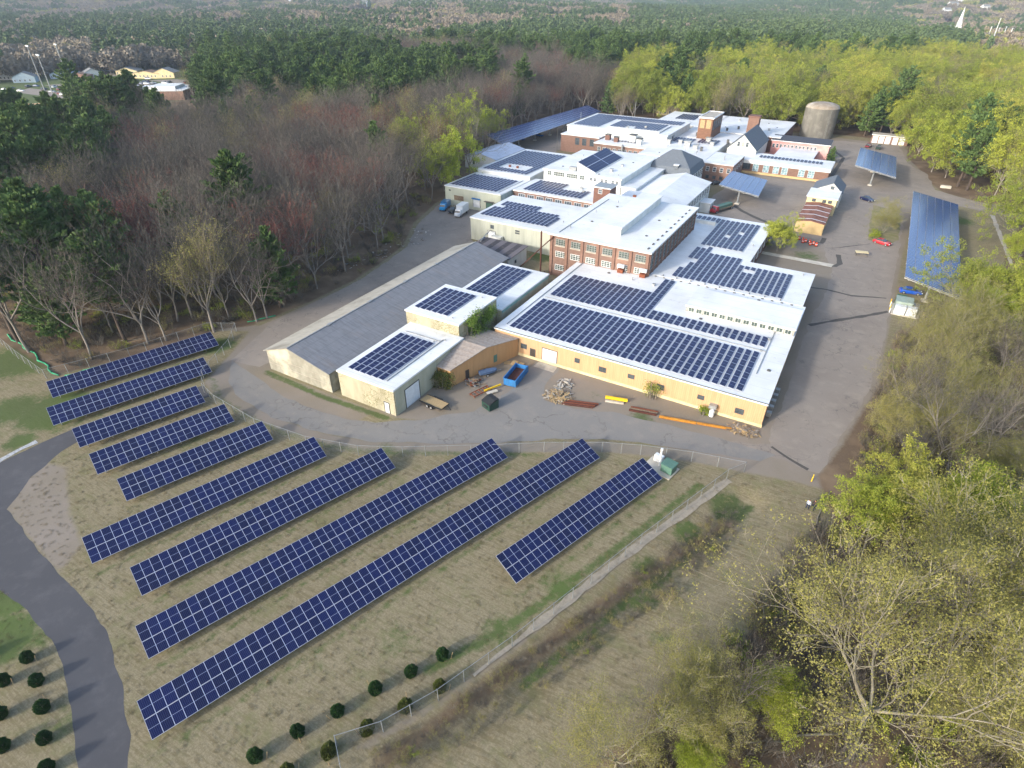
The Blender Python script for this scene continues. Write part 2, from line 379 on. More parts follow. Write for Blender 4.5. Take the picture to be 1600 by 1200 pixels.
grass = np.maximum(grass, .75 * np.clip(1 - seg_dist(GX, GY, [(-8, 66), (-14, 49), (-20, 33), (-24.5, 25)], False) / 1.6, 0, 1))
grass = np.maximum(grass, .8 * np.clip(1 - seg_dist(GX, GY, [(-1, 66), (-4, 58), (-8.5, 48), (-12.5, 37), (-15.5, 29)], False) / 1.5, 0, 1))
# packed gravel margins round every paved area
LOOP = [(-88, 48.5), (-92, 51), (-95.6, 58.6), (-98.8, 66), (-98.2, 81), (-98, 94), (-99.5, 105.4), (-102, 118.2), (-111, 134), (-117, 153), (-120, 190), (-133, 200), (-142, 232), (-142, 310), (-122, 310),
        (-116.5, 280), (-117.5, 240), (-113, 206), (-90, 130), (-84, 116), (-70, 90), (-50, 84), (13, 83), (13, 140), (13, 178), (13, 218), (28, 234), (80, 227), (80, 247), (36.6, 243), (28.5, 247), (21.7, 253), (19.6, 274), (12.4, 289), (8.6, 323), (-40, 325),
        (-40, 290), (-20, 262), (-10, 240), (-14, 212), (-15, 180), (-18, 171), (-4, 140), (-3.5, 100), (-3.3, 83), (-30, 80), (-46, 84), (-54, 66), (-54.8, 56.5), (-84, 56.2)]
soil = np.maximum(soil, .9 * np.clip(1 - seg_dist(GX, GY, [(-110, 60), (-98.8, 66), (-93.5, 56), (-90, 48.5), (-83, 46.5), (-72, 45.7), (-62, 46.6), (-53.7, 49), (-42.2, 55.5), (-30.2, 62.5), (-22.7, 67), (-12, 71), (-3, 73), (5, 75)], False) / 2.5, 0, 1))
soil = np.maximum(soil, soft(GX, GY, [(-99.5, 66), (-97, 94), (-101, 118), (-117, 153), (-118, 190), (-96, 190), (-90, 130), (-84, 116), (-84, 56), (-55, 56.5), (-46, 60), (-30, 70), (10, 74), (12, 100), (14, 180), (16, 225), (20, 270), (10, 325), (-40, 330), (-40, 100), (-55, 80), (-60, 50), (-84, 46), (-93, 52)], 2) * .9)
soil = np.maximum(soil, .9 * soft(GX, GY, [G(*p) for p in ((0, 790), (60, 720), (105, 730), (110, 800), (130, 850), (90, 900), (60, 860))], 2.5))
soil = np.maximum(soil, .7 * np.clip(1 - seg_dist(GX, GY, [G(*p) for p in ((1135, 750), (1000, 852), (870, 955), (800, 1012))], False) / 1.2, 0, 1))
soil = np.maximum(soil, .6 * np.clip(1 - seg_dist(GX, GY, [G(*p) for p in ((800, 1012), (690, 1095), (560, 1170))], False) / 1.5, 0, 1))
brush = np.clip(1 - seg_dist(GX, GY, [(-2.5, 62), (-9.5, 48), (-17, 30), (-23, 16)], False) / 3.2, 0, 1) * .78
ground = npmesh('ground', vs, fs, [], smooth=True)
ca = ground.data.color_attributes.new('cover', 'FLOAT_COLOR', 'POINT')
ca.data.foreach_set('color', np.stack([grass.ravel(), np.maximum(litter, brush * .8).ravel(), soil.ravel(), np.ones(grass.size)], 1).astype(np.float32).ravel())
m = NB('ground_cover'); m.rough(.95, .15); v = m.map(); at = m.n('ShaderNodeAttribute', attribute_name='cover')
sc = m.n('ShaderNodeSeparateColor'); m.l(at.outputs['Color'], sc.inputs[0])
nb = m.noise(v, .8, 10, .8); nf = m.noise(v, 4, 8, .85); ng = m.noise(v, .09, 5, .6)
vst = m.n('ShaderNodeMapping'); vst.inputs['Rotation'].default_value = (0, 0, R(-70.8)); vst.inputs['Scale'].default_value = (.35, 3, 1); m.l(m.tc.outputs['Object'], vst.inputs[0])
ns = m.noise(vst.outputs[0], 1.0, 9, .8)
k = m.mix(m.ramp(ng, .35, .65), lin('#857c66'), lin('#7a715b'))
k = m.mix(m.ramp(nf, .44, .56, 0, .7), k, lin('#9a9075')); k = m.mix(m.ramp(m.noise(v, 1.6, 10, .9), .5, .6, 0, .4), k, lin('#665e45'))
k = m.mix(m.ramp(ns, .49, .56, 0, .55), k, lin('#6c6449'))
k = m.mix(m.ramp(m.noise(v, .3, 10, .8), .5, .62, 0, .5), k, lin('#6d7049'))
def cover(sock, base, amp=1.0):
    f = m.math('ADD', sock, m.math('MULTIPLY', m.math('SUBTRACT', nb, .5), amp)); return m.ramp(f, .38, .62)
soilc = m.mix(m.ramp(nf, .3, .7), lin('#8c8374'), lin('#7c7366')); soilc = m.mix(m.ramp(ng, .4, .65), soilc, lin('#8c8379'))
k = m.mix(cover(sc.outputs[2], 0, .5), k, soilc)
grc = m.mix(m.ramp(nf, .3, .7), lin('#3a4d27'), lin('#57663a')); grc = m.mix(m.ramp(ng, .4, .7), grc, lin('#4d6430'))
k = m.mix(m.math('MULTIPLY', cover(sc.outputs[0], 0, 1.0), .85), k, grc)
lc = m.mix(m.ramp(nf, .3, .7), lin('#756452'), lin('#5f5142')); lc = m.mix(m.ramp(m.noise(v, .15, 5), .45, .65), lc, lin('#85735f'))
k = m.mix(cover(sc.outputs[1], 0, .6), k, lc)
m.col(k); m.bump(m.math('ADD', nf, nb), .5, .06); ground.data.materials.append(m.mat)
struct(ground)

def sheet(name, pts, mt, z=.004, jit=.35, step=1.2, label=None, seed=1):
    rd = random.Random(seed); out = []
    n = len(pts)
    for i in range(n):
        a = Vector(pts[i]).to_2d(); b = Vector(pts[(i + 1) % n]).to_2d(); L = (b - a).length; k_ = max(1, int(L / step)); nn = Vector((-(b - a).y, (b - a).x)).normalized() if L else Vector((0, 0))
        for j in range(k_):
            p = a.lerp(b, j / k_); q = noise.noise(Vector((p.x * .35, p.y * .35, seed))) * 2 * jit + rd.uniform(-.25, .25) * jit
            out.append((p.x + nn.x * q, p.y + nn.y * q))
    me = bpy.data.meshes.new(name)
    from mathutils.geometry import tessellate_polygon
    tr = tessellate_polygon([[Vector((p[0], p[1], 0)) for p in out]])
    fs_ = []
    for t in tr:
        a, b, c = (Vector(out[i]) for i in t)
        if abs((b - a).cross(c - a)) < 1e-7: continue
        fs_.append(tuple(t) if (b - a).cross(c - a) > 0 else tuple(reversed(t)))
    me.from_pydata([(p[0], p[1], z) for p in out], [], fs_); me.materials.append(mt); me.update()
    o = bpy.data.objects.new(name, me); COL.objects.link(o); return struct(o)
def stroke(pts, w_):
    L = []; Rr = []
    for i, p in enumerate(pts):
        a = Vector(pts[max(0, i - 1)]); b = Vector(pts[min(len(pts) - 1, i + 1)]); d = (b - a).normalized(); n = Vector((-d.y, d.x))
        ww = w_[i] if isinstance(w_, (list, tuple)) else w_
        L.append((p[0] + n.x * ww / 2, p[1] + n.y * ww / 2)); Rr.append((p[0] - n.x * ww / 2, p[1] - n.y * ww / 2))
    return Rr + L[::-1]
LOT = [(-30, 70.5), (-21, 73), (-10, 75), (-3, 77.5), (6.2, 77), (7.1, 84), (8.9, 92.5), (10.9, 106), (12, 122.7), (12.4, 139), (12.6, 158), (13, 176), (13.2, 205), (16, 222), (28.4, 234.4), (36.7, 231.8), (44.4, 227.5), (80, 228), (80, 246), (44.5, 244), (36.6, 242), (28.5, 246),
       (21.7, 252), (19.6, 274), (12.4, 289.5), (10, 312), (8.4, 320), (-14, 322), (-30, 312), (-33, 300), (-14, 290), (-9, 262), (-10.5, 240), (-40, 239.5), (-43, 200), (-38, 190), (-36, 175), (-18, 171), (-15.8, 178), (-14.6, 180), (-5, 179.5), (-3.5, 168), (-1, 159), (-.5, 145), (-1.8, 124), (-1.6, 100), (-1.8, 84), (-1, 80), (-8, 77.5), (-22, 74.5), (-30, 73.5)]
sheet('parking_lot', LOT, M['asphalt'], .006, .3)
NYARD = [(-98.2, 69), (-97.6, 81), (-97.4, 94), (-99, 105.4), (-101.6, 118), (-110.5, 134), (-116.4, 153), (-119.5, 190), (-115, 206), (-133, 221), (-142, 232), (-142, 305), (-126, 305), (-117, 280), (-117.2, 240), (-113.6, 206), (-114.5, 153), (-94, 153), (-90, 131), (-83, 128), (-86, 116.8), (-86, 100), (-86.2, 70), (-86.5, 56), (-93, 55)]
sheet('access_road', NYARD, M['asphalt'], .005, .3, seed=3)
ROAD = [(-93, 55), (-88.5, 51), (-83, 47.8), (-72.4, 46.6), (-62, 47.8), (-53.7, 50.3), (-44, 55.2), (-36, 60.5), (-30.2, 64.8), (-22.7, 69), (-17.5, 71), (-10, 73), (-2, 75.5), (0, 78), (-8, 77.8), (-16, 77), (-24, 76), (-31, 73.5), (-36.5, 73), (-38.5, 77), (-38.6, 83.2), (-43.4, 83.2), (-43, 72), (-45, 64.5), (-52, 57.5), (-57, 54), (-65, 51.8), (-74, 51.5), (-82, 53)]
sheet('perimeter_road', ROAD, M['asphalt_road'], .012, .25, seed=5)
PATH = [G(*p) for p in ((-60, 770), (0, 722), (60, 694), (110, 672), (200, 645), (318, 602), (328, 620), (200, 655), (130, 684), (95, 706), (50, 745), (12, 795), (60, 862), (128, 932), (168, 990), (192, 1080), (204, 1150), (196, 1260), (130, 1260), (112, 1120), (100, 1045), (80, 1000), (30, 942), (-60, 880))]
sheet('gravel_path', PATH, M['asphalt_new'], .006, .12, .6, seed=9)
sheet('stone_apron', stroke([G(58, 690), G(30, 703), G(-40, 742)], 1.1), M['stone'], .03, .15, .4, seed=4)
sheet('gravel_walk', stroke([G(1140, 750), G(1000, 850), G(870, 952), G(740, 1056)], [1.15, 1.15, 1.0, .4]), mat('pale_gravel', '#a39b8b', '#938a7c', .95, 2), .02, .14, .6, seed=6)
for q, (ps, w_) in enumerate(((((1264, 508), (1310, 500), (1350, 494), (1388, 487)), .9), (((1235, 445), (1290, 452), (1330, 462), (1385, 466)), .6), (((1310, 398), (1312, 412), (1305, 416), (1295, 415)), 1.2),
                               (((1145, 320), (1160, 330), (1185, 342), (1205, 350)), 1.4), (((1232, 366), (1262, 377), (1284, 380), (1288, 372)), 1.2), (((1303, 235), (1318, 247), (1308, 262), (1300, 275)), 1.3),
                               (((1205, 698), (1232, 716), (1262, 734)), .5), (((1300, 388), (1360, 381)), .35), (((1180, 510), (1120, 505)), .3))):
    if q == 8: continue
    sheet('asphalt_patch', stroke([G(*p) for p in ps], w_), M['patch'], .017, .12, .8, seed=20 + q)
sheet('sidewalk', [(-19.1, 160.2), (-1.2, 159.6), (-.9, 162), (-18.9, 162.2)], M['concrete_pale'], .12, .03)
sheet('concrete_apron', [(-43, 83.7), (-39.2, 83.7), (-39, 81.6), (-43.2, 81.6)], M['concrete'], .03, .05, 1)
isl = [(5.3, 186), (4.7, 200), (4.5, 222), (9, 220), (12.6, 214), (12.6, 190), (10.5, 185.5)]
sheet('planting_island', isl, mat('island_soil', '#8d8268', '#6f7247', .95, .5), .022, .2, seed=31)

# ------------------------------------------------------------------ building helpers
def bld(name, label, cat, x0, y0, x1, y1, h, wm, rm=None, ov=.15, th=.3, group=None, parapet=False, z0=0):
    t = thing(name, label, cat, ((x0 + x1) / 2, (y0 + y1) / 2, z0), group=group)
    MB().box(x0, y0, z0, x1, y1, h - th).build('wall', wm, t)
    rb = MB(); rb.box(x0 - ov, y0 - ov, h - th, x1 + ov, y1 + ov, h, 1, 0)
    if parapet:
        for a in ((x0 - ov, y0 - ov, x1 + ov, y0 - ov + .3), (x0 - ov, y1 + ov - .3, x1 + ov, y1 + ov), (x0 - ov, y0 - ov + .3, x0 - ov + .3, y1 + ov - .3), (x1 + ov - .3, y0 - ov + .3, x1 + ov, y1 + ov - .3)):
            rb.box(a[0], a[1], h + .001, a[2], a[3], h + .22, 1)
    rb.build('roof', [rm or M['roof'], M['trim']], t)
    return t
def win(t, face, c, a0, z0, a1, z1, nx_=2, nz=2, fm=None, gm=None, name='window', fw=.08):
    """face '-y','+x','-x','+y' : wall plane coordinate c, span a0..a1"""
    fm = fm or M['trim']; gm = gm or M['glass']; f = MB(); g = MB()
    def b(mb, s0, q0, s1, q1, d0, d1):
        if face == '-y': mb.box(s0, c - d1, q0, s1, c - d0, q1)
        elif face == '+y': mb.box(s0, c + d0, q0, s1, c + d1, q1)
        elif face == '+x': mb.box(c + d0, s0, q0, c + d1, s1, q1)
        else: mb.box(c - d1, s0, q0, c - d0, s1, q1)
    b(f, a0, z0, a0 + fw, z1, -.02, .07); b(f, a1 - fw, z0, a1, z1, -.02, .07); b(f, a0 + fw, z0, a1 - fw, z0 + fw, -.02, .09); b(f, a0 + fw, z1 - fw, a1 - fw, z1, -.02, .07)
    for i in range(1, nx_):
        x = a0 + (a1 - a0) * i / nx_; b(f, x - fw * .4, z0 + fw, x + fw * .4, z1 - fw, -.02, .06)
    for i in range(1, nz):
        z = z0 + (z1 - z0) * i / nz
        for j in range(nx_):
            xa = a0 + (a1 - a0) * j / nx_ + fw * (.4 if j else 1); xb = a0 + (a1 - a0) * (j + 1) / nx_ - fw * (.4 if j < nx_ - 1 else 1)
            b(f, xa, z - fw * .3, xb, z + fw * .3, -.02, .055)
    b(g, a0 + .02, z0 + .02, a1 - .02, z1 - .02, -.01, .02)
    fo = f.build(name, fm, t); go = MB(); go.v = [(p[0] - t.location.x, p[1] - t.location.y, p[2] - t.location.z) for p in g.v]; go.f = g.f; go.m = g.m
    go.build('pane', gm, fo, world=False); return fo
def door(t, face, c, a0, z0, a1, z1, mt, panels=0, name='door', frame=M['dark_trim']):
    d = MB(); 
    def b(s0, q0, s1, q1, d0, d1, m_=0):
        if face == '-y': d.box(s0, c - d1, q0, s1, c - d0, q1, m_)
        elif face == '+x': d.box(c + d0, s0, q0, c + d1, s1, q1, m_)
        else: d.box(c - d1, s0, q0, c - d0, s1, q1, m_)
    b(a0, z0, a1, z1, -.02, .03)
    for i in range(1, panels): b(a0 + .05, z0 + (z1 - z0) * i / panels - .02, a1 - .05, z0 + (z1 - z0) * i / panels + .02, .03, .045, 0)
    b(a0 - .12, z0, a0, z1 + .12, -.02, .08, 1); b(a1, z0, a1 + .12, z1 + .12, -.02, .08, 1); b(a0, z1, a1, z1 + .12, -.02, .08, 1)
    return d.build(name, [mt, frame], t)
def vents(t, pts, z, mt=None, name='roof_vent'):
    for i, (x, y, s_) in enumerate(pts):
        b = MB(); b.box(x - s_ * .5, y - s_ * .5, z, x + s_ * .5, y + s_ * .5, z + s_ * .8); b.box(x - s_ * .65, y - s_ * .65, z + s_ * .8, x + s_ * .65, y + s_ * .65, z + s_ * .95)
        b.build(name, mt or M['galv'], t)
def pipes(t, pts, z, h=.9):
    for x, y in pts: MB().tube((x, y, z), (x, y, z + h), .12).build('vent_pipe', M['galv'], t)
def gable(t, x0, y0, x1, y1, he, hr, ridge='y', wm=None, rm=None, ov=.3, rm2=None, rx=None, th=.12):
    """walls with gables and a two-slope roof as parts of t"""
    w_ = MB(); r_ = MB()
    if ridge == 'y':
        xm = (x0 + x1) / 2 if rx is None else rx; W = MB()
        for y in (y0, y1):
            W.quad([(x0, y, 0), (x1, y, 0), (x1, y, he), (xm, y, hr), (x0, y, he)] if y == y0 else [(x1, y, 0), (x0, y, 0), (x0, y, he), (xm, y, hr), (x1, y, he)])
        W.quad([(x0, y1, 0), (x0, y0, 0), (x0, y0, he), (x0, y1, he)]); W.quad([(x1, y0, 0), (x1, y1, 0), (x1, y1, he), (x1, y0, he)])
        sl = (hr - he) / (xm - x0); sr = (hr - he) / (x1 - xm)
        for (xa, za, mi) in ((x0 - ov, he - ov * sl, 0), (x1 + ov, he - ov * sr, 1)):
            P = [(xa, y0 - ov, za + .02), (xm, y0 - ov, hr + .02), (xm, y1 + ov, hr + .02), (xa, y1 + ov, za + .02)]
            Q = [(a, b, c + th) for a, b, c in P]
            n = len(r_.v); r_.v += P + Q
            r_.f += [tuple(n + i for i in q) for q in ((0, 1, 2, 3), (7, 6, 5, 4), (0, 4, 5, 1), (2, 6, 7, 3), (3, 7, 4, 0))]; r_.m += [mi] * 5
        W.build('wall', wm, t); r_.build('roof', [rm, rm2 or rm], t)
    else:
        ym = (y0 + y1) / 2; W = MB()
        for x in (x0, x1):
            W.quad([(x, y1, 0), (x, y0, 0), (x, y0, he), (x, ym, hr), (x, y1, he)] if x == x0 else [(x, y0, 0), (x, y1, 0), (x, y1, he), (x, ym, hr), (x, y0, he)])
        W.quad([(x0, y0, 0), (x1, y0, 0), (x1, y0, he), (x0, y0, he)]); W.quad([(x1, y1, 0), (x0, y1, 0), (x0, y1, he), (x1, y1, he)])
        s_ = (hr - he) / (ym - y0)
        for (ya, mi) in ((y0 - ov, 0), (y1 + ov, 1)):
            za = he - ov * s_; P = [(x0 - ov, ya, za + .02), (x1 + ov, ya, za + .02), (x1 + ov, ym, hr + .02), (x0 - ov, ym, hr + .02)]
            n = len(r_.v); r_.v += P + [(a, b, c + th) for a, b, c in P]
            r_.f += [tuple(n + i for i in q) for q in ((0, 1, 2, 3), (4, 5, 6, 7), (0, 1, 5, 4), (1, 2, 6, 5), (3, 0, 4, 7))]; r_.m += [mi] * 5
        W.build('wall', wm, t); r_.build('roof', [rm, rm2 or rm], t)

# ------------------------------------------------------------------ buildings of the mill (axes follow the site grid)
# long yellow steel building
t = bld('yellow_steel_building', 'long yellow ribbed steel building with wide white roof and roll-up door facing the dirt yard', 'building', -52.8, 83.9, -3.3, 122.4, 4.55, M['yellow_wall'], group='factory buildings')
MB().box(-52.9, 83.78, 0, -3.2, 83.88, .55).build('foundation', M['cream_paint'], t)
for a0, a1, z0, z1 in ((-47.1, -45.8, 1.7, 2.7), (-36, -35, 2.0, 2.9), (-31.3, -29.9, 1.6, 2.6), (-25.9, -24.7, 2.0, 2.8), (-20.7, -19.4, 1.5, 2.5), (-13.8, -12.7, 1.9, 2.7), (-7.7, -6.3, 1.3, 2.3)):
    win(t, '-y', 83.9, a0, z0, a1, z1, 1 if a1 - a0 < 1.25 else 2, 2, M['dark_trim'])
door(t, '-y', 83.9, -42.5, 0.05, -39.6, 3.0, M['door_white'], 6, 'roll_up_door'); door(t, '-y', 83.9, -45, .1, -44.1, 2.1, M['door_dark'])
MB().box(-11.6, 83.0, 1.3, -10.4, 83.88, 1.9).build('wall_unit', M['galv'], t)
b = MB(); b.box(-53.0, 83.7, 4.55, -3.1, 83.85, 4.62); b.build('gutter', M['dark_trim'], t)
b = MB(); b.box(-23.5, 108.6, 4.56, -3.4, 117.4, 5.75, 1); b.box(-23.7, 108.4, 5.75, -3.2, 117.6, 6.0, 0)
b.build('roof_monitor', [M['roof'], M['streaked']], t)
for i in range(13): win(t, '-y', 108.6, -23 + i * 1.5, 4.7, -21.9 + i * 1.5, 5.6, 2, 1, M['white_paint'], M['glass_green'], fw=.05)
vents(t, [(-7, 104.9, .4), (-33, 117, .5), (-7.5, 100, .3)], 4.56); pipes(t, [(-38, 117.5), (-14, 119.6)], 4.56, .6)
# streaks of snow guards along rear roof edge
b = MB(); 
for i in range(16): b.box(-34.5 + i * 1.9, 121.9, 4.56, -34.0 + i * 1.9, 122.1, 4.72)
b.build('edge_clamps', M['dark_trim'], t)
# side annexes along east wall
b = MB()
for i in range(5): b.box(-3.25, 87 + i * 1.9, .2, -2.5, 87.8 + i * 1.9, 1.0)
b.build('condenser_units', M['galv'], t)

# east wing (L)
t = thing('east_wing_building', 'low white-roofed east wing holding the big stepped roof solar field', 'building', (-20, 140, 0), group='factory buildings')
L_ = [(-35.7, 122.55), (-3.9, 122.55), (-3.9, 140.8), (-18.1, 140.8), (-18.1, 170.8), (-39.3, 170.8), (-39.3, 157.3), (-35.7, 157.3)]
MB().prism(L_, 0, 4.3).build('wall', M['brick_dark'], t)
Lr = [(-35.7, 122.6), (-3.7, 122.6), (-3.7, 141), (-17.9, 141), (-17.9, 171), (-39.2, 171), (-39.2, 157.3), (-35.7, 157.3)]
MB().prism(Lr, 4.3, 4.62, 1, 0).build('roof', [M['roof'], M['trim']], t)
b = MB()
for i in range(9): b.box(-33 + i * 3.1, 122.9, 4.63, -32.8 + i * 3.1, 123.1, 4.9)
b.build('edge_clamps', M['dark_trim'], t)
for i in range(6): win(t, '+x', -18.1, 143 + i * 4.4, 1.6, 144.8 + i * 4.4, 3.4, 2, 2)
MB().box(-38.9, 162.4, 4.63, -31.6, 163.3, 5.5).build('parapet_wall', M['white_paint'], t)
pipes(t, [(-19.5, 152), (-6, 139)], 4.62, .5)

# brick mill, three storeys
t = bld('brick_mill_building', 'tall red brick mill block with rows of multi-pane windows and a raised roof monitor', 'building', -60.1, 120.8, -35.85, 157.0, 10.3, M['brick'], ov=.45, th=.35, group='factory buildings')
b = MB()
for i in range(7): x = -60.1 + i * (24.25 - .7) / 6; b.box(x, 120.55, 0, x + .7, 120.79, 9.9)
for i in range(13): y = 121.2 + i * (35 / 12.); b.box(-35.84, y - .3, 4.6, -35.6, y + .3, 9.9)
b.build('pilasters', M['orange_brick'], t)
for i in range(6):
    x = -59.0 + i * 3.93
    for fl, (z0, z1) in enumerate(((7.7, 9.2), (4.8, 6.2), (1.5, 2.9))):
        if fl == 2 and i > 1: continue
        win(t, '-y', 120.8, x + .35, z0, x + 3.0, z1, 4, 3, M['trim'] if fl else M['galv'], M['glass_green'], fw=.09)
    MB().box(x + .2, 120.62, 7.4, x + 3.15, 120.78, 7.65).build('sill', M['concrete'], t)
for i in range(12):
    y = 121.9 + i * 2.92; win(t, '+x', -35.85, y, 5.6, y + 1.9, 9.3, 2, 4, M['galv'], M['glass_green'], fw=.09)
b = MB(); b.box(-50.2, 127, 10.31, -45.2, 155.6, 12.1, 1); b.box(-50.6, 126.7, 12.1, -44.9, 155.9, 12.35, 0); b.build('roof_monitor', [M['roof'], M['white_paint']], t)
b = MB()
for i in range(11): b.box(-37.0, 122 + i * 3.1, 10.31, -36.7, 122.9 + i * 3.1, 10.5)
b.build('gutter_guards', M['dark_trim'], t); pipes(t, [(-57.5, 126), (-57, 140), (-55, 150)], 10.3, .7)
MB().tube((-61.8, 119.4, 0), (-61.8, 119.4, 10.8), .22, .2, 8).build('steel_stack', M['rust_dark'], None)
tag(bpy.data.objects['steel_stack'], 'tall dark rusty steel stack standing at the corner of the brick mill', 'stack')
b = MB(); b.tube((-61.5, 121.0, .1), (-61.5, 120.9, .3), .15); b.tube((-68, 119.6, .2), (-59.2, 120.4, 9.6), .14, .14, 6); o = b.build('conveyor_pipe', M['rust_dark']); tag(o, 'dark slanted pipe leaning up against the brick mill corner', 'pipe')
for i, (x, y) in enumerate(((-42.5, 119.6), (-37.3, 119.6))):
    o = MB().box(x, y, 4.6, x + 1.3, y + .9, 5.4).box(x - .1, y - .1, 5.9, x + 1.5, y + .5, 6.6, 1).box(x + .2, y + .6, 5.4, x + .5, y + .8, 5.9, 0).build('rooftop_unit', [M['rust'], M['door_white']])
    tag(o, ('rusty roof unit with white hood against the brick mill wall, left one' if i == 0 else 'rusty roof unit with white hood against the brick mill wall, right one at the corner'), 'roof unit')

# three cream block buildings with small arrays
t = bld('cream_block_building', 'cream block building with white garage door beside the flatbed trailer', 'building', -67.0, 57.0, -55.1, 76.5, 5.15, M['block'], group='factory buildings')
MB().box(-55.09, 57.2, 0, -55.02, 68.2, 4.8).build('side_wall', M['block_side'], t)
door(t, '+x', -55.02, 59.6, .05, 63.2, 3.6, M['door_white'], 1, 'garage_door'); door(t, '-y', 57.0, -57.3, .05, -56.4, 2.1, M['door_white'], 1)
pipes(t, [(-58.6, 72.6), (-57.2, 74)], 5.15, .3)
t = bld('tall_block_building', 'taller cream block building topped with solar panels, vines on its side', 'building', -68.0, 76.6, -55.9, 89.6, 7.6, M['block'], group='factory buildings')
pipes(t, [(-58.2, 78), (-58.2, 88)], 7.6, .25)
t = bld('rear_block_building', 'low white-roofed block building behind the taller cream block, in front of the grass yard', 'building', -67.1, 89.75, -54.9, 110.0, 5.15, M['block_side'], group='factory buildings')
MB().box(-54.88, 90, 4.3, -54.75, 109.8, 4.84).build('fascia', mat('teal_fascia', '#6f9a98', '#8fb0ad', .6, 1), t)

# long gabled warehouse
t = thing('gabled_warehouse', 'long weathered grey gabled warehouse beside the access road', 'warehouse', (-76, 85, 0), group='factory buildings')
gable(t, -84.2, 56.7, -68.9, 115.6, 4.0, 6.2, 'y', M['asbestos'], M['shed_roof_pale'], .35, M['shed_roof'], rx=-77.9)
b = MB()
for i in range(5): b.box(-78.15, 66 + i * 11, 6.36, -77.65, 67 + i * 11, 6.5)
b.box(-78.02, 56.4, 6.36, -77.8, 115.8, 6.42)
b.build('ridge_cap', M['galv'], t)
b = MB()
for z in (1.5, 2.9): b.box(-84.1, 56.64, z, -69, 56.69, z + .05)
b.build('sheet_joint', M['concrete'], t)
# dark striped-roof store
t = thing('striped_roof_store', 'small low building with dark striped patched roof behind the warehouse', 'building', (-74.5, 120, 0), group='factory buildings')
MB().box(-81.3, 116.0, 0, -68.8, 125.0, 3.5).build('wall', M['white_paint'], t)
r_ = MB(); r_.v = [(-81.6, 115.8, 3.5), (-68.5, 115.8, 3.5), (-68.5, 125.3, 3.9), (-81.6, 125.3, 3.9), (-81.6, 115.8, 3.65), (-68.5, 115.8, 3.65), (-68.5, 125.3, 4.05), (-81.6, 125.3, 4.05)]
r_.f = [(0, 3, 2, 1), (4, 5, 6, 7), (0, 1, 5, 4), (1, 2, 6, 5), (2, 3, 7, 6), (3, 0, 4, 7)]; r_.m = [0] * 6
m_ = NB('dark_striped_roll_roof'); m_.rough(.8, .3); o_ = m_.sep(m_.tc.outputs['Object']); fr_ = m_.math('FRACT', m_.math('MULTIPLY', o_[0], 1 / 3.1))
kk = m_.mix(m_.ramp(fr_, .45, .5), lin('#434145'), lin('#6a666a')); kk = m_.mix(m_.ramp(m_.noise(m_.map(), 1, 5), .5, .8, 0, .5), kk, lin('#77706c')); m_.col(kk)
r_.build('roof', m_.mat, t); win(t, '-y', 116.0, -75.5, 1.6, -73.8, 2.4, 2, 1, M['dark_trim']); win(t, '+x', -68.8, 119, 1.5, 119.8, 2.3, 1, 1, M['dark_trim'])
# tan lean-to
t = thing('tan_steel_shed', 'tan ribbed steel shed with streaked low gable roof between cream block and yellow building', 'building', (-52, 76, 0), group='factory buildings')
P4 = [(-55.0, 68.5), (-52.3, 68.5), (-47.6, 83.7), (-55.0, 83.7)]
b = MB(); A_, B_, C_, D_ = P4; ym = 76.2; mx = -52.3 + (ym - 68.5) * 4.7 / 15.2
hs = [3.3, 3.3, 3.7, 3.7]
b.quad([(A_[0], A_[1], 0), (B_[0], B_[1], 0), (B_[0], B_[1], 3.4), (A_[0], A_[1], 3.4)])
b.quad([(B_[0], B_[1], 0), (C_[0], C_[1], 0), (C_[0], C_[1], 3.6), (mx, ym, 4.7), (B_[0], B_[1], 3.4)])
b.build('wall', M['tan_wall'], t)
r_ = MB(); 
for P in ([(-55.75, 68.2, 3.42), (-52.15, 68.2, 3.42), (mx + .2, ym, 4.75), (-55.75, ym, 4.75)], [(-55.75, ym, 4.75), (mx + .2, ym, 4.75), (-47.4, 83.65, 3.62), (-55.75, 83.65, 3.62)]):
    n = len(r_.v); r_.v += P + [(a, c, d + .12) for a, c, d in P]; r_.f += [tuple(n + i for i in q) for q in ((0, 3, 2, 1), (4, 5, 6, 7), (0, 1, 5, 4), (1, 2, 6, 5), (2, 3, 7, 6), (3, 0, 4, 7))]; r_.m += [0] * 6
r_.build('roof', M['tan_roof'], t)
dv = Vector((4.7, 15.2, 0)).normalized()
for s_, z0, z1, w_ in ((9.8, .9, 2.4, .8), (3.2, .1, 2.0, .8)):
    p = Vector((-52.3, 68.5, 0)) + dv * s_; o = MB(); nrm = Vector((dv.y, -dv.x, 0))
    q = [p + nrm * .04, p + nrm * .04 + dv * w_, p + nrm * .08 + dv * w_, p + nrm * .08]
    o.prism([(v_.x, v_.y) for v_ in (q[3], q[2], q[1], q[0])], z0, z1).build('window' if z0 > .5 else 'door', M['green_box'] if z0 > .5 else M['door_dark'], t)
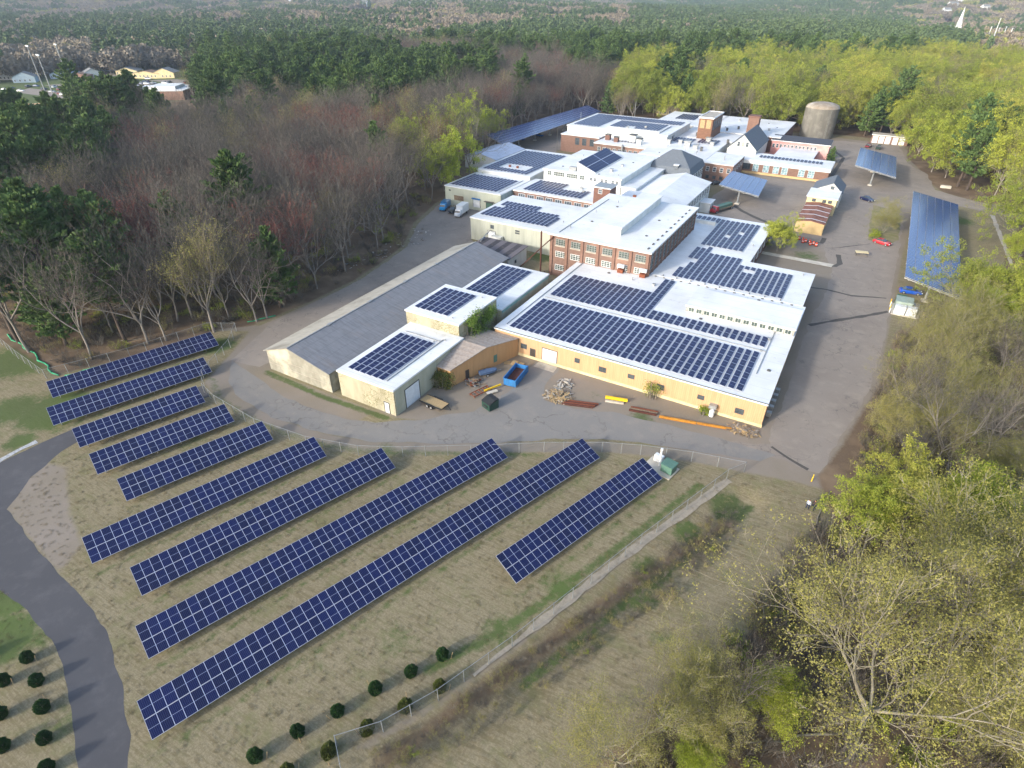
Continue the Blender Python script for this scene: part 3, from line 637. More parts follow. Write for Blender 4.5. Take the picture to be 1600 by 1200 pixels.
# pale steel block with solar field (N1)
t = bld('pale_steel_building', 'pale grey-green steel building behind the warehouse with a notched roof solar field', 'building', -89.9, 131.4, -60.2, 154.4, 6.2, M['grey_steel'], group='factory buildings')
win(t, '-y', 131.4, -83.5, 4.1, -82.4, 5.1, 1, 2, M['dark_trim']); win(t, '-y', 131.4, -75.8, 4.0, -74.5, 4.4, 1, 1, M['dark_trim']); win(t, '-y', 131.4, -75.8, 4.6, -74.5, 5.0, 1, 1, M['dark_trim'])
door(t, '-y', 131.4, -84.3, .1, -82.0, 3.4, M['door_white'], 3); pipes(t, [(-66, 140), (-64, 147)], 6.2, .4)
MB().tube((-83.5, 131.0, 3.6), (-80.5, 122, 4.3), .16, .16, 6).tube((-80.5, 122, 0), (-80.5, 122, 4.4), .12).build('overhead_duct', M['galv'], None); tag(bpy.data.objects['overhead_duct'], 'grey duct running from the pale steel building over the striped roof', 'duct')
MB().box(-82.6, 130.0, 0, -79.5, 131.3, 2.6).build('entry_porch', M['white_paint'], t)
# brick strip (N2)
t = bld('brick_strip_building', 'low brick strip building with small white-trimmed windows under a white roof', 'building', -93.0, 160.1, -66.0, 174.6, 6.1, M['brick'], group='factory buildings')
for i in range(8): win(t, '-y', 160.1, -91.2 + i * 3.15, 4.2, -88.9 + i * 3.15, 5.3, 3, 1, M['trim'], M['glass'])
vents(t, [(-75, 171, .7), (-73, 168, .6)], 6.1); MB().box(-92.9, 154.6, 0, -66, 160.05, 3.4).build('link_wall', M['brick_dark'], t); MB().box(-92.9, 154.6, 3.41, -66, 160.05, 3.7).build('link_roof', M['roof'], t)
# loading dock block (N3) and rear (N4)
t = bld('loading_dock_building', 'cream steel loading dock building with dark dock doors beside the parked trucks', 'building', -114.3, 153.5, -93.7, 172.0, 6.1, M['cream_steel'], group='factory buildings')
MB().box(-93.66, 153.7, 0, -93.6, 171.9, 5.78).build('side_wall', M['grey_steel_side'], t)
MB().box(-110.9, 153.42, 2.0, -107.3, 153.48, 3.5).build('wall_panel', M['wood_dark'], t)
door(t, '-y', 153.5, -103.7, .9, -101.2, 3.4, M['door_white'], 4, 'dock_door', M['black']); MB().box(-103.9, 152.9, 3.4, -101.0, 153.46, 3.7).build('dock_canopy', M['blue_paint'], t)
door(t, '-y', 153.5, -98.9, .9, -96.6, 3.2, M['green_box'], 3, 'dock_door'); MB().box(-99.2, 152.5, 3.3, -96.0, 153.46, 3.45).build('dock_canopy', M['dark_trim'], t)
win(t, '-y', 153.5, -112.8, 4.6, -112.1, 5.0, 1, 1, M['dark_trim'])
t = bld('rear_solar_roof_building', 'wide white-roofed building behind the loading dock, its solar field pierced by a bare patch', 'building', -114.2, 172.1, -93.9, 206.2, 7.1, M['white_paint'], group='factory buildings')
vents(t, [(-106, 180, .6), (-103, 180, .6)], 7.1, M['rust'])
# upper white mill with lean-to skylight (N5)
t = bld('white_upper_mill', 'tall white-painted mill block with paired windows and a sloping solar roof lantern', 'building', -90.3, 174.9, -63.9, 204.8, 9.7, M['white_paint'], ov=.3, group='factory buildings')
for a0, a1, n_ in ((-88.9, -87.5, 2), (-86.7, -82.9, 5), (-82.1, -78.4, 5), (-77.6, -76.0, 2)): win(t, '-y', 174.9, a0, 7.8, a1, 9.2, n_, 2, M['trim'], M['glass_green'])
for a0 in (-74.2, -72.9, -70.6, -69.2, -67.0, -65.6): win(t, '-y', 174.9, a0, 7.9, a0 + 1.0, 9.0, 1, 2, M['trim'])
b = MB(); x0, x1, y0, y1 = -79.6, -73.2, 176.8, 200.0
b.v = [(x0, y0, 9.72), (x1, y0, 9.72), (x1, y1, 9.72), (x0, y1, 9.72), (x0, y0, 12.4), (x0, y1, 12.4), (x1, y0, 9.9), (x1, y1, 9.9)]
b.f = [(0, 1, 6, 4), (2, 3, 5, 7), (3, 0, 4, 5), (4, 6, 7, 5), (1, 2, 7, 6)]; b.m = [0, 0, 0, 0, 0]; b.build('roof_lantern', M['white_paint'], t)
MB().box(-82.0, 176.2, 9.72, -79.7, 177.4, 10.9).build('louvre_box', M['galv'], t); vents(t, [(-70, 182, .9), (-69.5, 190, .6)], 9.7); pipes(t, [(-84, 190), (-86, 196), (-66, 178)], 9.7, .6)
# elevator brick turret (tower12)
t = bld('brick_stair_turret', 'small square brick stair turret with grey metal cap on the white roofs', 'turret', -65.9, 158.9, -61.0, 163.6, 11.2, M['brick_dark'], M['galv'], ov=.25, group='factory buildings')
win(t, '-y', 158.9, -64.5, 9.3, -63.3, 10.6, 1, 2)
# link block between brick mill and upper mill
t = bld('central_link_block', 'white-roofed middle block joining the brick mill to the grey hip-roofed mill', 'building', -60.9, 157.1, -50.1, 174.8, 7.0, M['white_paint'], group='factory buildings')
t = bld('central_white_roof_block', 'broad white roof in the middle of the mill behind the brick turret', 'building', -63.7, 174.95, -59.0, 202, 7.6, M['white_paint'], group='factory buildings')
# N6 gable block
t = thing('white_gable_mill', 'white mill wing with low white gable roof beside the truck yard', 'building', (-50, 180, 0), group='factory buildings')
gable(t, -58.9, 163.2, -42.2, 197.5, 6.4, 8.2, 'y', M['white_paint'], M['roof'], .3)
for i in range(11): win(t, '+x', -42.2, 165 + i * 2.9, 3.6, 167 + i * 2.9, 5.8, 2, 3)
MB().box(-55.5, 162.7, 8.4, -54.6, 163.3, 9.2).build('roof_vent', M['rust'], t)
MB().box(-42.1, 186.8, 0, -38.9, 191.5, 2.9).build('annex_wall', M['white_paint'], t); MB().box(-42.1, 186.5, 2.9, -38.6, 191.8, 3.15).build('annex_roof', M['roof'], t)
win(t, '+x', -38.9, 187.3, .8, 188.8, 2.2, 2, 1); win(t, '+x', -38.9, 189.4, .8, 190.9, 2.2, 2, 1)
# grey hip-roofed mill
t = thing('hip_roof_mill', 'mill building with dark grey hip roof and mansard skirt', 'building', (-57.5, 210, 0), group='factory buildings')
x0, y0, x1, y1 = -66.0, 201.5, -49.8, 219.3
MB().box(x0 + .5, y0 + .5, 0, x1 - .5, y1 - .5, 6.5).build('wall', M['white_paint'], t)
b = MB(); e = 1.0
b.v = [(x0, y0, 6.3), (x1, y0, 6.3), (x1, y1, 6.3), (x0, y1, 6.3), (x0 + e, y0 + e, 8.4), (x1 - e, y0 + e, 8.4), (x1 - e, y1 - e, 8.4), (x0 + e, y1 - e, 8.4), (-59.6, 210.4, 12.3), (-56.6, 210.4, 12.3)]
b.f = [(0, 1, 5, 4), (1, 2, 6, 5), (2, 3, 7, 6), (3, 0, 4, 7), (4, 5, 9, 8), (5, 6, 9), (6, 7, 8, 9), (7, 4, 8), (0, 3, 2, 1)]; b.m = [0] * 9
b.build('roof', M['shingle'], t); MB().box(-56.0, 202.0, 8.0, -54.6, 203.2, 9.1).box(-56.2, 201.8, 9.1, -54.4, 203.4, 9.3, 1).build('dormer_box', [M['shingle'], M['trim']], t)
for i in range(7): win(t, '+x', x1 - .5, 203.2 + i * 2.3, 3.4, 204.6 + i * 2.3, 5.6, 1, 3)
# white roofs joining (behind)
t = bld('north_court_block', 'low white roof strip in front of the brick north court', 'building', -90.2, 204.9, -66.2, 225.0, 6.0, M['white_paint'], group='factory buildings'); vents(t, [(-72, 214, .8)], 6.0)
t = bld('mid_white_roof_block', 'white roofed centre block with hoods and air handlers behind the hip roof', 'building', -76.5, 225.1, -52.0, 262.4, 6.2, M['white_paint'], group='factory buildings')
vents(t, [(-72, 247, 1.8), (-68, 250, 1.4), (-64, 246, 2.2), (-60, 243, 1.6), (-56, 252, 1.5), (-59, 258, 1.8), (-73.5, 254, 1.8)], 6.2, M['galv']); pipes(t, [(-70, 240), (-62, 236), (-57, 233)], 6.2, 1.2)
# long brick wing with steep window strips
t = bld('brick_office_wing', 'long single-storey brick wing with blue-white window strips and a line of roof panels', 'building', -41.6, 242.6, -11.8, 255.2, 4.7, M['orange_brick'], ov=.4, th=1.2, group='factory buildings')
for a0 in (-37.7, -34.0, -30.5, -27.5, -21.7, -18.5): win(t, '-y', 242.6, a0, .9, a0 + 2.1, 3.45, 2, 3, M['trim'], mat('pale_blue_window', '#9fc4cf', '#4c5c66', .3, 2))
MB().box(-41.5, 242.3, 0, -11.9, 242.58, .7).build('foundation', M['tan_stucco'], t); win(t, '-y', 242.6, -41.3, 1.3, -38.6, 3.4, 3, 1, M['dark_trim'])
# brick wing L
t = bld('brick_two_storey_wing', 'two-storey brick wing with a row of white arched windows facing the rear yard', 'building', -51.9, 224.6, -41.3, 242.4, 6.1, M['brick'], group='factory buildings')
for i in range(4):
    a = -50.6 + i * 2.45; win(t, '-y', 224.6, a, 3.2, a + 1.2, 4.8, 1, 2); win(t, '-y', 224.6, a + .3, .7, a + 1.5, 1.9, 1, 1, M['dark_trim'])
for i in range(5): win(t, '+x', -41.3, 226 + i * 3.2, 3.2, 227.3 + i * 3.2, 4.8, 1, 2)
pipes(t, [(-46, 230), (-46, 231.2)], 6.1, 1.6)
# church-like gabled hall
t = thing('gabled_hall', 'white-fronted hall with steep dark slate gable roof among the flat roofs', 'building', (-44.2, 262, 0), group='factory buildings')
gable(t, -50.0, 252.0, -39.2, 276.0, 6.2, 11.2, 'y', M['white_paint'], M['shingle'], .4)
for a0 in (-46.6, -45.0, -43.4): win(t, '-y', 252.0, a0, 7.0, a0 + 1.1, 8.8, 1, 2, M['trim'], M['glass'] if a0 != -45.0 else M['cream_paint'])
# big brick chimney
o = thing('brick_chimney', 'broad square red-orange brick chimney rising behind the gabled hall', 'chimney', (-46.2, 271.5, 0))
MB().box(-48.6, 276.3, 0, -44.4, 280.2, 13.6).build('shaft', M['orange_brick'], o); MB().box(-48.8, 276.1, 13.6, -44.2, 280.4, 14.2).build('cap', M['brick_dark'], o)
# brick elevator tower
t = bld('brick_elevator_tower', 'square brown brick tower with pale boarded windows on the north roofs', 'tower', -65.2, 262.6, -59.6, 278.6, 14.2, mat('brown_brick', '#86634f', '#6f5242', .9, 1.2, (1, 1, 3)), M['concrete'], ov=.3, group='factory buildings', parapet=True)
for a0 in (-64.6, -62.1): MB().box(a0, 262.5, 10.2, a0 + 1.9, 262.58, 13.4).build('boarded_window', M['wood'], t)
for i in range(4): win(t, '+x', -59.6, 264 + i * 3.6, 9.4, 266.4 + i * 3.6, 13, 3, 3, M['dark_trim'])
# pink building
t = thing('pink_brick_building', 'long faded pink brick building with dark roof and a row of small windows', 'building', (-26, 281, 0), group='factory buildings')
MB().box(-37.7, 276.9, 0, -15.9, 284.2, 5.7).build('wall', M['pink_wall'], t)
r_ = MB(); P = [(-38.1, 276.5, 5.7), (-15.5, 276.5, 5.7), (-15.5, 284.6, 6.5), (-38.1, 284.6, 6.5)]; r_.v = P + [(a, c, d + .25) for a, c, d in P]
r_.f = [(0, 3, 2, 1), (4, 5, 6, 7), (0, 1, 5, 4), (1, 2, 6, 5), (2, 3, 7, 6), (3, 0, 4, 7)]; r_.m = [1, 0, 1, 1, 1, 1]; r_.build('roof', [M['shingle_dark'], M['trim']], t)
for i in range(12): a = -37.2 + i * 1.4 + (i // 3) * .15; win(t, '-y', 276.9, a, 3.1, a + .95, 4.6, 1, 2)
t = bld('courtyard_roof_block', 'low white roof between the pink building and the brick office wing', 'building', -33.5, 255.4, -19.5, 276.7, 3.6, M['pink_wall'], group='factory buildings')
MB().box(-37, 256, 3.0, -34.6, 258.2, 4.6).build('red_vent_box', M['orange_brick'], t)
# north complex
t = bld('north_mill_block', 'large white north mill block with a frame of solar panels on its roof', 'building', -116.3, 246.0, -72.6, 278.0, 9.3, M['white_paint'], ov=.3, group='factory buildings')
t = bld('north_front_block', 'orange brick two-storey front of the north mill with dark windows', 'building', -116.0, 239.6, -98.8, 245.9, 6.9, M['orange_brick'], ov=.2, group='factory buildings')
for a0 in (-109.4, -106.2, -102.8): win(t, '-y', 239.6, a0, 3.2, a0 + 1.9, 5.9, 2, 3, M['dark_trim'])
t = bld('north_lean_block', 'brick court front with tall windows under a narrow strip of roof panels', 'building', -98.4, 233.8, -76.8, 245.9, 6.2, M['brick'], ov=.2, group='factory buildings')
for i in range(9): win(t, '-y', 233.8, -96.8 + i * 2.2, 1.8, -95.4 + i * 2.2, 4.8, 2, 3, M['white_paint'])
MB().tube((-86, 232.9, 0), (-86, 232.9, 6.8), .4, .4, 10).build('exhaust_duct', M['galv'], t)
t = bld('north_monitor_roof', 'raised inner roof of the north mill covered with solar panels', 'building', -98.6, 248, -76.8, 263.5, 9.9, M['white_paint'], ov=.2, z0=9.32, group='factory buildings'); vents(t, [(-90, 248, .8), (-84, 253, .8)], 9.91)
for i, (x, y, s_) in enumerate(((-96.5, 240.5, 1.9), (-92, 238.6, 1.7), (-86.5, 241.0, 2.6), (-82.5, 238.5, 2.0))):
    o = MB().box(x, y, 6.22, x + s_, y + s_, 6.22 + s_).box(x - .15, y - .15, 6.22 + s_, x + s_ + .15, y + s_ + .15, 6.5 + s_, 1).build('roof_hood', [M['brick_dark'] if i < 2 else M['white_paint'], M['dark_trim']])
    tag(o, ('leftmost brick roof hood on the north court roof', 'second small brick roof hood on the north court roof', 'white roof hood with flat green cap on the north court roof', 'white roof hood nearest the brick court on its right')[i], 'roof hood')
t = bld('north_east_roof_block', 'white-roofed far block left of the round steel tank', 'building', -65.4, 279.0, -35.2, 318.0, 6.6, M['brick_dark'], ov=.3, group='factory buildings')
vents(t, [(-50, 300, .8), (-42, 292, .8), (-58, 308, .8)], 6.6)
t = bld('north_west_roof_block', 'farthest white-roofed block with a small solar patch behind the square tower', 'building', -91.5, 286, -65.6, 318, 6.6, M['white_paint'], ov=.3, group='factory buildings')
t = bld('centre_link_roof', 'white link roof in front of the square brown tower', 'building', -72.4, 262.7, -65.5, 285.8, 6.4, M['white_paint'], group='factory buildings')
t = bld('hall_link_roof', 'white link roof around the foot of the gabled hall', 'building', -59.4, 262.6, -50.3, 278.8, 6.2, M['white_paint'], group='factory buildings')
# outbuildings
t = thing('white_gable_shed', 'white shed with pale metal gable roof at the forest edge behind the loading dock', 'shed', (-129, 205, 0), group='outbuildings')
gable(t, -135.5, 196.0, -121.5, 217.5, 4.2, 5.8, 'y', M['white_paint'], mat('pale_blue_metal_roof', '#bcc4d6', '#a9b2c4', .45, .6), .3)
win(t, '-y', 196.0, -132, 1.6, -131, 3.2, 1, 2, M['dark_trim']); MB().box(-126, 193, 0, -121, 196, 2.4).build('porch', M['white_paint'], t)
t = thing('rusty_roof_barn', 'narrow tan shed with rusty striped tin roof beside the parking lot', 'barn', (-9.8, 193, 0), group='outbuildings')
gable(t, -13.6, 183.0, -6.3, 202.6, 3.1, 3.6, 'y', M['tan_stucco'], M['rust_roof'], .15)
b = MB()
for i in range(4):
    y = 184.5 + i * 4.6; 
    for xa, za, xb, zb in ((-13.7, 3.32, -9.95, 3.78), (-9.95, 3.78, -6.2, 3.32)):
        n = len(b.v); b.v += [(xa, y, za), (xb, y, zb), (xb, y + .5, zb), (xa, y + .5, za)]; b.f.append((n, n + 1, n + 2, n + 3)); b.m.append(0)
b.build('roof_batten', M['trim'], t)
t = thing('white_roof_cottage', 'cream cottage with flat white roof and dark slate gable behind the rusty-roofed shed', 'house', (-9.8, 210, 0), group='outbuildings')
MB().box(-13.9, 203.0, 0, -5.6, 213.0, 4.9).build('wall', M['cream_paint'], t); MB().box(-14.2, 202.7, 4.9, -5.3, 213, 5.15).build('roof', M['roof'], t)
for a0 in (-12.4, -9.5, -7.9): win(t, '-y', 203.0, a0, 3.6, a0 + 1.1, 4.5, 1, 2, M['dark_trim'])
g2 = MB(); gy0, gy1 = 213.0, 224.0
gable(t, -13.6, gy0, -5.2, gy1, 4.6, 7.2, 'y', M['white_paint'], M['shingle'], .35, rx=-8.2); win(t, '-y', gy0, -8.7, 5.3, -7.6, 6.3, 1, 1, M['dark_trim'])
t = bld('brick_garage', 'small brick garage with three tall white doors behind the far solar canopy', 'garage', -3.0, 324.2, 11.5, 330, 3.5, M['orange_brick'], M['concrete'], group='outbuildings')
for a0 in (-2.3, .2, 2.7, 5.6, 8.2): door(t, '-y', 324.2, a0, .05, a0 + 1.8, 2.8, M['door_white'], 1, 'door', M['trim'])
# steel tank
t = thing('round_steel_tank', 'big round weathered steel water tank standing behind the pink building', 'tank', (-26, 325, 0))
b = MB(); k = 40; cx, cy, r0, hh_ = -26., 325., 7.1, 12.6
for z in range(5):
    for i in range(k): a = 2 * math.pi * i / k; b.v.append((cx + r0 * math.cos(a), cy + r0 * math.sin(a), hh_ * z / 4))
for z in range(4):
    for i in range(k): j = (i + 1) % k; b.f.append((z * k + i, z * k + j, (z + 1) * k + j, (z + 1) * k + i)); b.m.append(0)
b.build('shell', M['tank'], t, smooth=True)
b = MB(); rr_ = [7.2, 6.6, 5.0, 3.0, 1.0]; zz = [hh_, hh_ + 1.0, hh_ + 1.7, hh_ + 2.1, hh_ + 2.3]
for r_i, z in zip(rr_, zz):
    for i in range(k): a = 2 * math.pi * i / k; b.v.append((cx + r_i * math.cos(a), cy + r_i * math.sin(a), z))
for q in range(4):
    for i in range(k): j = (i + 1) % k; b.f.append((q * k + i, q * k + j, (q + 1) * k + j, (q + 1) * k + i)); b.m.append(0)
b.f.append(tuple(4 * k + i for i in range(k))); b.m.append(0); b.build('dome', mat('rust_stained_dome', '#9a9488', '#857767', .75, .5, (1, 1, 1), c3='#bcb7ad', s3=.2), t, smooth=True)
b = MB()
for s_ in (-.25, .25): b.tube((cx + r0 * .6 + s_, cy - r0 * .82, .2), (cx + r0 * .6 + s_, cy - r0 * .82, hh_), .04, .04, 4)
b.build('ladder', M['galv'], t)

# ------------------------------------------------------------------ solar modules
mb = MB(); mb.box(-.5, -.98, 0, .5, .98, .035, 0)
mb.quad([(-.475, -.952, .039), (.475, -.952, .039), (.475, .952, .039), (-.475, .952, .039)], 1)
mbr = MB(); mbr.box(-.5, -.98, 0, .5, .98, .035, 0); mbr.quad([(-.455, -.935, .039), (.455, -.935, .039), (.455, .935, .039), (-.455, .935, .039)], 1)
def module_mesh(cells):
    mb_ = mb if cells == 'pv' else mbr
    me = bpy.data.meshes.new('solar_panel'); me.from_pydata(mb_.v, [], mb_.f); me.materials.append(M['alum' if cells == 'pv' else 'alum_roof']); me.materials.append(M[cells]); me.polygons.foreach_set('material_index', mb.m)
    uv = me.uv_layers.new(name='UVMap'); uv.data.foreach_set('uv', [0, 0, 1, 0, 1, 1, 0, 1] * len(mb.f)); me.update(); return me
MOD = {'pv': module_mesh('pv'), 'pv_roof': module_mesh('pv_roof')}
def modules(root, mats_, key):
    """mats_: local 4x4 placements; nearest 100 as single parts, the rest as one part"""
    cam_l = Vector((0, 0, CAMH)) - root.location
    mats_ = sorted(mats_, key=lambda q: (q.translation - cam_l).length)
    n0 = 100
    if len(mats_) <= n0 + 1: n0 = len(mats_)
    for q in mats_[:n0]:
        o = bpy.data.objects.new('solar_panel', MOD[key]); COL.objects.link(o); o.parent = root; o.matrix_local = q
    rest = mats_[n0:]
    if rest:
        b = MB()
        for q in rest:
            n = len(b.v); b.v += [tuple(q @ Vector(p)) for p in (mb if key == 'pv' else mbr).v]; b.f += [tuple(n + i for i in f) for f in mb.f]; b.m += mb.m
        o = b.build('solar_panel', [M['alum' if key == 'pv' else 'alum_roof'], M['pv' if key == 'pv' else 'pv_roof']], root, world=False); o['kind'] = 'stuff'
ROWANG = R(70.8); rd_ = Vector((math.cos(ROWANG), math.sin(ROWANG), 0)); up_ = Vector((-rd_.y, rd_.x, 0)); TILT = R(20)
ROWS = [((-107.3, 31.1), 27, 'rearmost short ground row of solar panels, next to the forest'), ((-99.2, 27.1), 24, 'second ground row of solar panels from the forest'),
        ((-90.1, 26.2), 18, 'shortest ground row of solar panels, beside the gravel path'), ((-81.9, 24.2), 19, 'fourth ground row of solar panels from the forest'),
        ((-73.3, 23.2), 20, 'fifth ground row of solar panels from the forest'), ((-66.8, 15.0), 30, 'sixth ground row of solar panels, starting near the bare dirt patch'),
        ((-57.4, 15.3), 33, 'seventh ground row of solar panels, third from the tree plantings'), ((-49.6, 11.1), 48, 'long ground row of solar panels just behind the longest one'),
        ((-41.9, 6.5), 60, 'longest ground row of solar panels in the foreground'), ((-21.7, 38.1), 27, 'separate ground row of solar panels nearest the transformer pad')]
for (sx, sy), n, lab in ROWS:
    root = thing('solar_panel_row', lab, 'solar array', (sx, sy, 0), group='rows of ground-mounted solar panels')
    rot = Matrix((( rd_.x, up_.x * math.cos(TILT), -up_.x * math.sin(TILT)), (rd_.y, up_.y * math.cos(TILT), -up_.y * math.sin(TILT)), (0, math.sin(TILT), math.cos(TILT)))).to_4x4()
    L = []
    for i in range(n):
        for j in range(2):
            p = rd_ * (.5 + i * 1.003) + (up_ * math.cos(TILT) + Vector((0, 0, math.sin(TILT)))) * (.98 + j * 1.99) + Vector((0, 0, .85))
            q = rot.copy(); q.translation = p; L.append(q)
    modules(root, L, 'pv')
    b = MB(); LL = n * 1.003
    for s_ in (.5, 1.5, 2.5, 3.5):
        o_ = up_ * math.cos(TILT) * s_ + Vector((0, 0, .78 + math.sin(TILT) * s_)); b.tube(tuple(o_ + rd_ * .1), tuple(o_ + rd_ * (LL - .1)), .05, .05, 4)
    b.build('rail', M['galv'], root, world=False)
    for i in range(int(LL / 3.4) + 1):
        c = rd_ * min(LL - .6, 1 + i * 3.4); b = MB(); a_ = c + up_ * .9; e_ = c + up_ * 2.9
        b.tube((a_.x, a_.y, -.2), (a_.x, a_.y, .85 + math.tan(TILT) * .9), .07, .07, 5); b.tube((e_.x, e_.y, -.2), (e_.x, e_.y, .85 + math.tan(TILT) * 2.9), .07, .07, 5)
        b.build('post', M['galv'], root, world=False)
def roof_array(z, rects, label, tilt=8, pu=1.31, pv=1.975, key='pv_roof', single=False, holes=()):
    x0 = min(r[0] for r in rects); y0 = min(r[1] for r in rects)
    root = thing('rooftop_solar_array', label, 'solar array', (x0, y0, z), group='rooftop solar arrays')
    ti = R(tilt); L = []
    for (ax, ay, nu, nv) in rects:
        for i in range(nu):
            for j in range(nv):
                cx = ax - x0 + .5 + i * pu; cy = ay - y0 + .98 + j * pv
                if any(h[0] < cx + x0 < h[2] and h[1] < cy + y0 < h[3] for h in holes): continue
                q = Matrix.Rotation(ti, 4, 'Y'); q.translation = Vector((cx, cy, .12 + .5 * math.sin(ti))); L.append(q)
    if single:
        b = MB()
        for q in L:
            n = len(b.v); b.v += [tuple(q @ Vector(p)) for p in mbr.v]; b.f += [tuple(n + i for i in f) for f in mb.f]; b.m += mb.m
        o = b.build('solar_panel', [M['alum_roof'], M['pv_roof']], root, world=False); o['kind'] = 'stuff'
    else: modules(root, L, key)
    return root
roof_array(4.56, [(-50.4, 85.2, 33, 7)], 'largest roof array of solar panels along the front of the yellow building')
roof_array(4.56, [(-50.1, 101.4, 14, 6), (-31.8, 101.4, 2, 10), (-29.1, 101.4, 17, 2)], 'second roof array on the yellow building, with a tall narrow step', holes=())
roof_array(4.63, [(-31.2, 123.6, 1, 3), (-29.9, 123.6, 1, 5), (-28.6, 123.6, 5, 9), (-22.05, 123.6, 2, 9), (-19.4, 123.6, 9, 7), (-31.2, 136.0, 2, 4), (-28.6, 141.4, 1, 2)], 'stepped roof array in front on the east wing, beside the concrete walk', pu=1.31, holes=((-18.5, 132.5, -16, 135.5), (-31.4, 129.5, -29.8, 133.5)))
roof_array(4.63, [(-31.0, 146.2, 8, 11), (-38.8, 164.4, 6, 2)], 'rear roof array on the east wing next to the truck yard', holes=((-27.2, 153.5, -25.8, 155.5), (-24.8, 157.5, -23, 159.6)))
roof_array(5.16, [(-65.7, 58.2, 6, 7)], 'small roof array on the front cream block building')
roof_array(7.61, [(-67.0, 78.0, 6, 5)], 'small roof array on the taller cream block building')
roof_array(5.16, [(-66.0, 92.9, 6, 8)], 'small roof array on the rear low block building')
roof_array(6.21, [(-88.6, 134.2, 16, 4), (-85.9, 142.1, 7, 1), (-76.7, 142.1, 6, 1), (-88.0, 144.0, 9, 2)], 'notched roof array on the pale steel building')
roof_array(6.11, [(-112.9, 154.8, 13, 7)], 'neat rectangular roof array on the loading dock building')
roof_array(7.11, [(-112.7, 173.3, 13, 15)], 'roof array with an open patch on the building behind the loading dock', holes=((-108.5, 176.5, -98.5, 182.5),))
roof_array(6.11, [(-90.4, 161.3, 15, 3), (-90.4, 167.2, 8, 3), (-73.4, 167.2, 2, 1)], 'L-shaped roof array on the brick strip building')
roof_array(9.32, [(-114.5, 248, 9, 14), (-102.6, 267.5, 22, 4)], 'L-shaped roof array along the edges of the north mill', single=True)
roof_array(9.92, [(-98.2, 248.6, 16, 7)], 'inner roof array in the centre of the north mill', single=True, holes=((-92, 248, -88, 252),))
roof_array(6.21, [(-93.5, 239.6, 10, 1)], 'single strip of roof panels over the brick north court', single=True)
roof_array(6.21, [(-75.8, 251.5, 9, 4)], 'roof array on the centre block left of the gabled hall', single=True)
roof_array(6.21, [(-62.5, 253.5, 6, 4)], 'small far roof array between hoods and the square tower', single=True)
roof_array(6.61, [(-85.5, 298, 7, 7)], 'small solar patch on the farthest white roof', single=True)
roof_array(4.71, [(-37.0, 247.4, 17, 2)], 'double line of roof panels along the brick office wing', single=True)
# sloping panels on the lantern
root = thing('rooftop_solar_array', 'sloping solar panels covering the roof lantern of the white upper mill', 'solar array', (-79.5, 177, 9.9), group='rooftop solar arrays')
b = MB(); b.v = [(.1, .3, 2.53), (6.1, .3, .05), (6.1, 22.6, .05), (.1, 22.6, 2.53), (.1, .3, 2.6), (6.1, .3, .12), (6.1, 22.6, .12), (.1, 22.6, 2.6)]
b.f = [(0, 3, 2, 1), (4, 5, 6, 7), (0, 1, 5, 4), (1, 2, 6, 5), (2, 3, 7, 6), (3, 0, 4, 7)]; b.m = [0] * 6; b.build('panel_surface', M['pv_roof'], root, world=False)
b = MB(); b.v = [(3.05, .3, 1.44), (3.25, .3, 1.36), (3.25, 22.6, 1.36), (3.05, 22.6, 1.44)]; b.f = [(0, 1, 2, 3)]; b.m = [0]
b.build('centre_rail', M['alum'], root, world=False)

# ------------------------------------------------------------------ solar canopies
def canopy(label, c00, c10, c11, c01, posts, nstrip, beam=.5):
    """corner points (x,y,z): c00->c10 across, c00->c01 along"""
    base = Vector(((c00[0] + c11[0]) / 2, (c00[1] + c11[1]) / 2, 0)); root = thing('solar_canopy', label, 'solar canopy', base, group='raised solar canopies')
    A, B, C, D = (Vector(p) - base for p in (c00, c10, c11, c01))
    for i in range(nstrip):
        s0 = (i + .02) / nstrip; s1 = (i + .98) / nstrip
        P = [A.lerp(B, s0), A.lerp(B, s1), D.lerp(C, s1), D.lerp(C, s0)]; Lg = (P[3] - P[0]).length; W_ = (P[1] - P[0]).length
        b = MB(); b.v = [tuple(p) for p in P] + [tuple(p + Vector((0, 0, .06))) for p in P]; b.f = [(0, 3, 2, 1), (4, 5, 6, 7), (0, 1, 5, 4), (1, 2, 6, 5), (2, 3, 7, 6), (3, 0, 4, 7)]; b.m = [0, 1, 0, 0, 0, 0]
        o = b.build('panel_strip', [M['alum'], M['canopy_cells']], root, world=False)
        uv = o.data.uv_layers[0].data
        vals = [0, 0, 1, 0, 1, 1, 0, 1] * 6; vals[8:16] = [0, 0, W_, 0, W_, Lg, 0, Lg]; uv.foreach_set('uv', vals)
    b = MB(); dz = Vector((0, 0, -.25)); n = 8
    for i in range(n + 1): b.tube(tuple(A.lerp(D, i / n) + dz), tuple(B.lerp(C, i / n) + dz), .12, .12, 4)
    for i in range(4): s_ = (i + .3) / 3.6; b.tube(tuple(A.lerp(B, s_) + dz * 1.8), tuple(D.lerp(C, s_) + dz * 1.8), .16, .16, 4)
    b.build('purlins', M['galv'], root, world=False)
    for (s_, t_) in posts:
        p = A.lerp(B, s_).lerp(D.lerp(C, s_), t_); b = MB(); b.tube((p.x, p.y, 0), (p.x, p.y, p.z - .5), .28, .25, 8); b.box(p.x - .7, p.y - .7, 0, p.x + .7, p.y + .7, .35, 1)
        q0 = A.lerp(D, t_) + dz * 2; q1 = B.lerp(C, t_) + dz * 2; b.tube(tuple(q0.lerp(q1, .12)), tuple(q0.lerp(q1, .88)), .2, .2, 6)
        b.build('post', [M['galv'], M['concrete_pale']], root, world=False)
    return root
mm = NB('canopy_cells'); mm.rough(.2, .6); uvs = mm.sep(mm.tc.outputs['UV'])
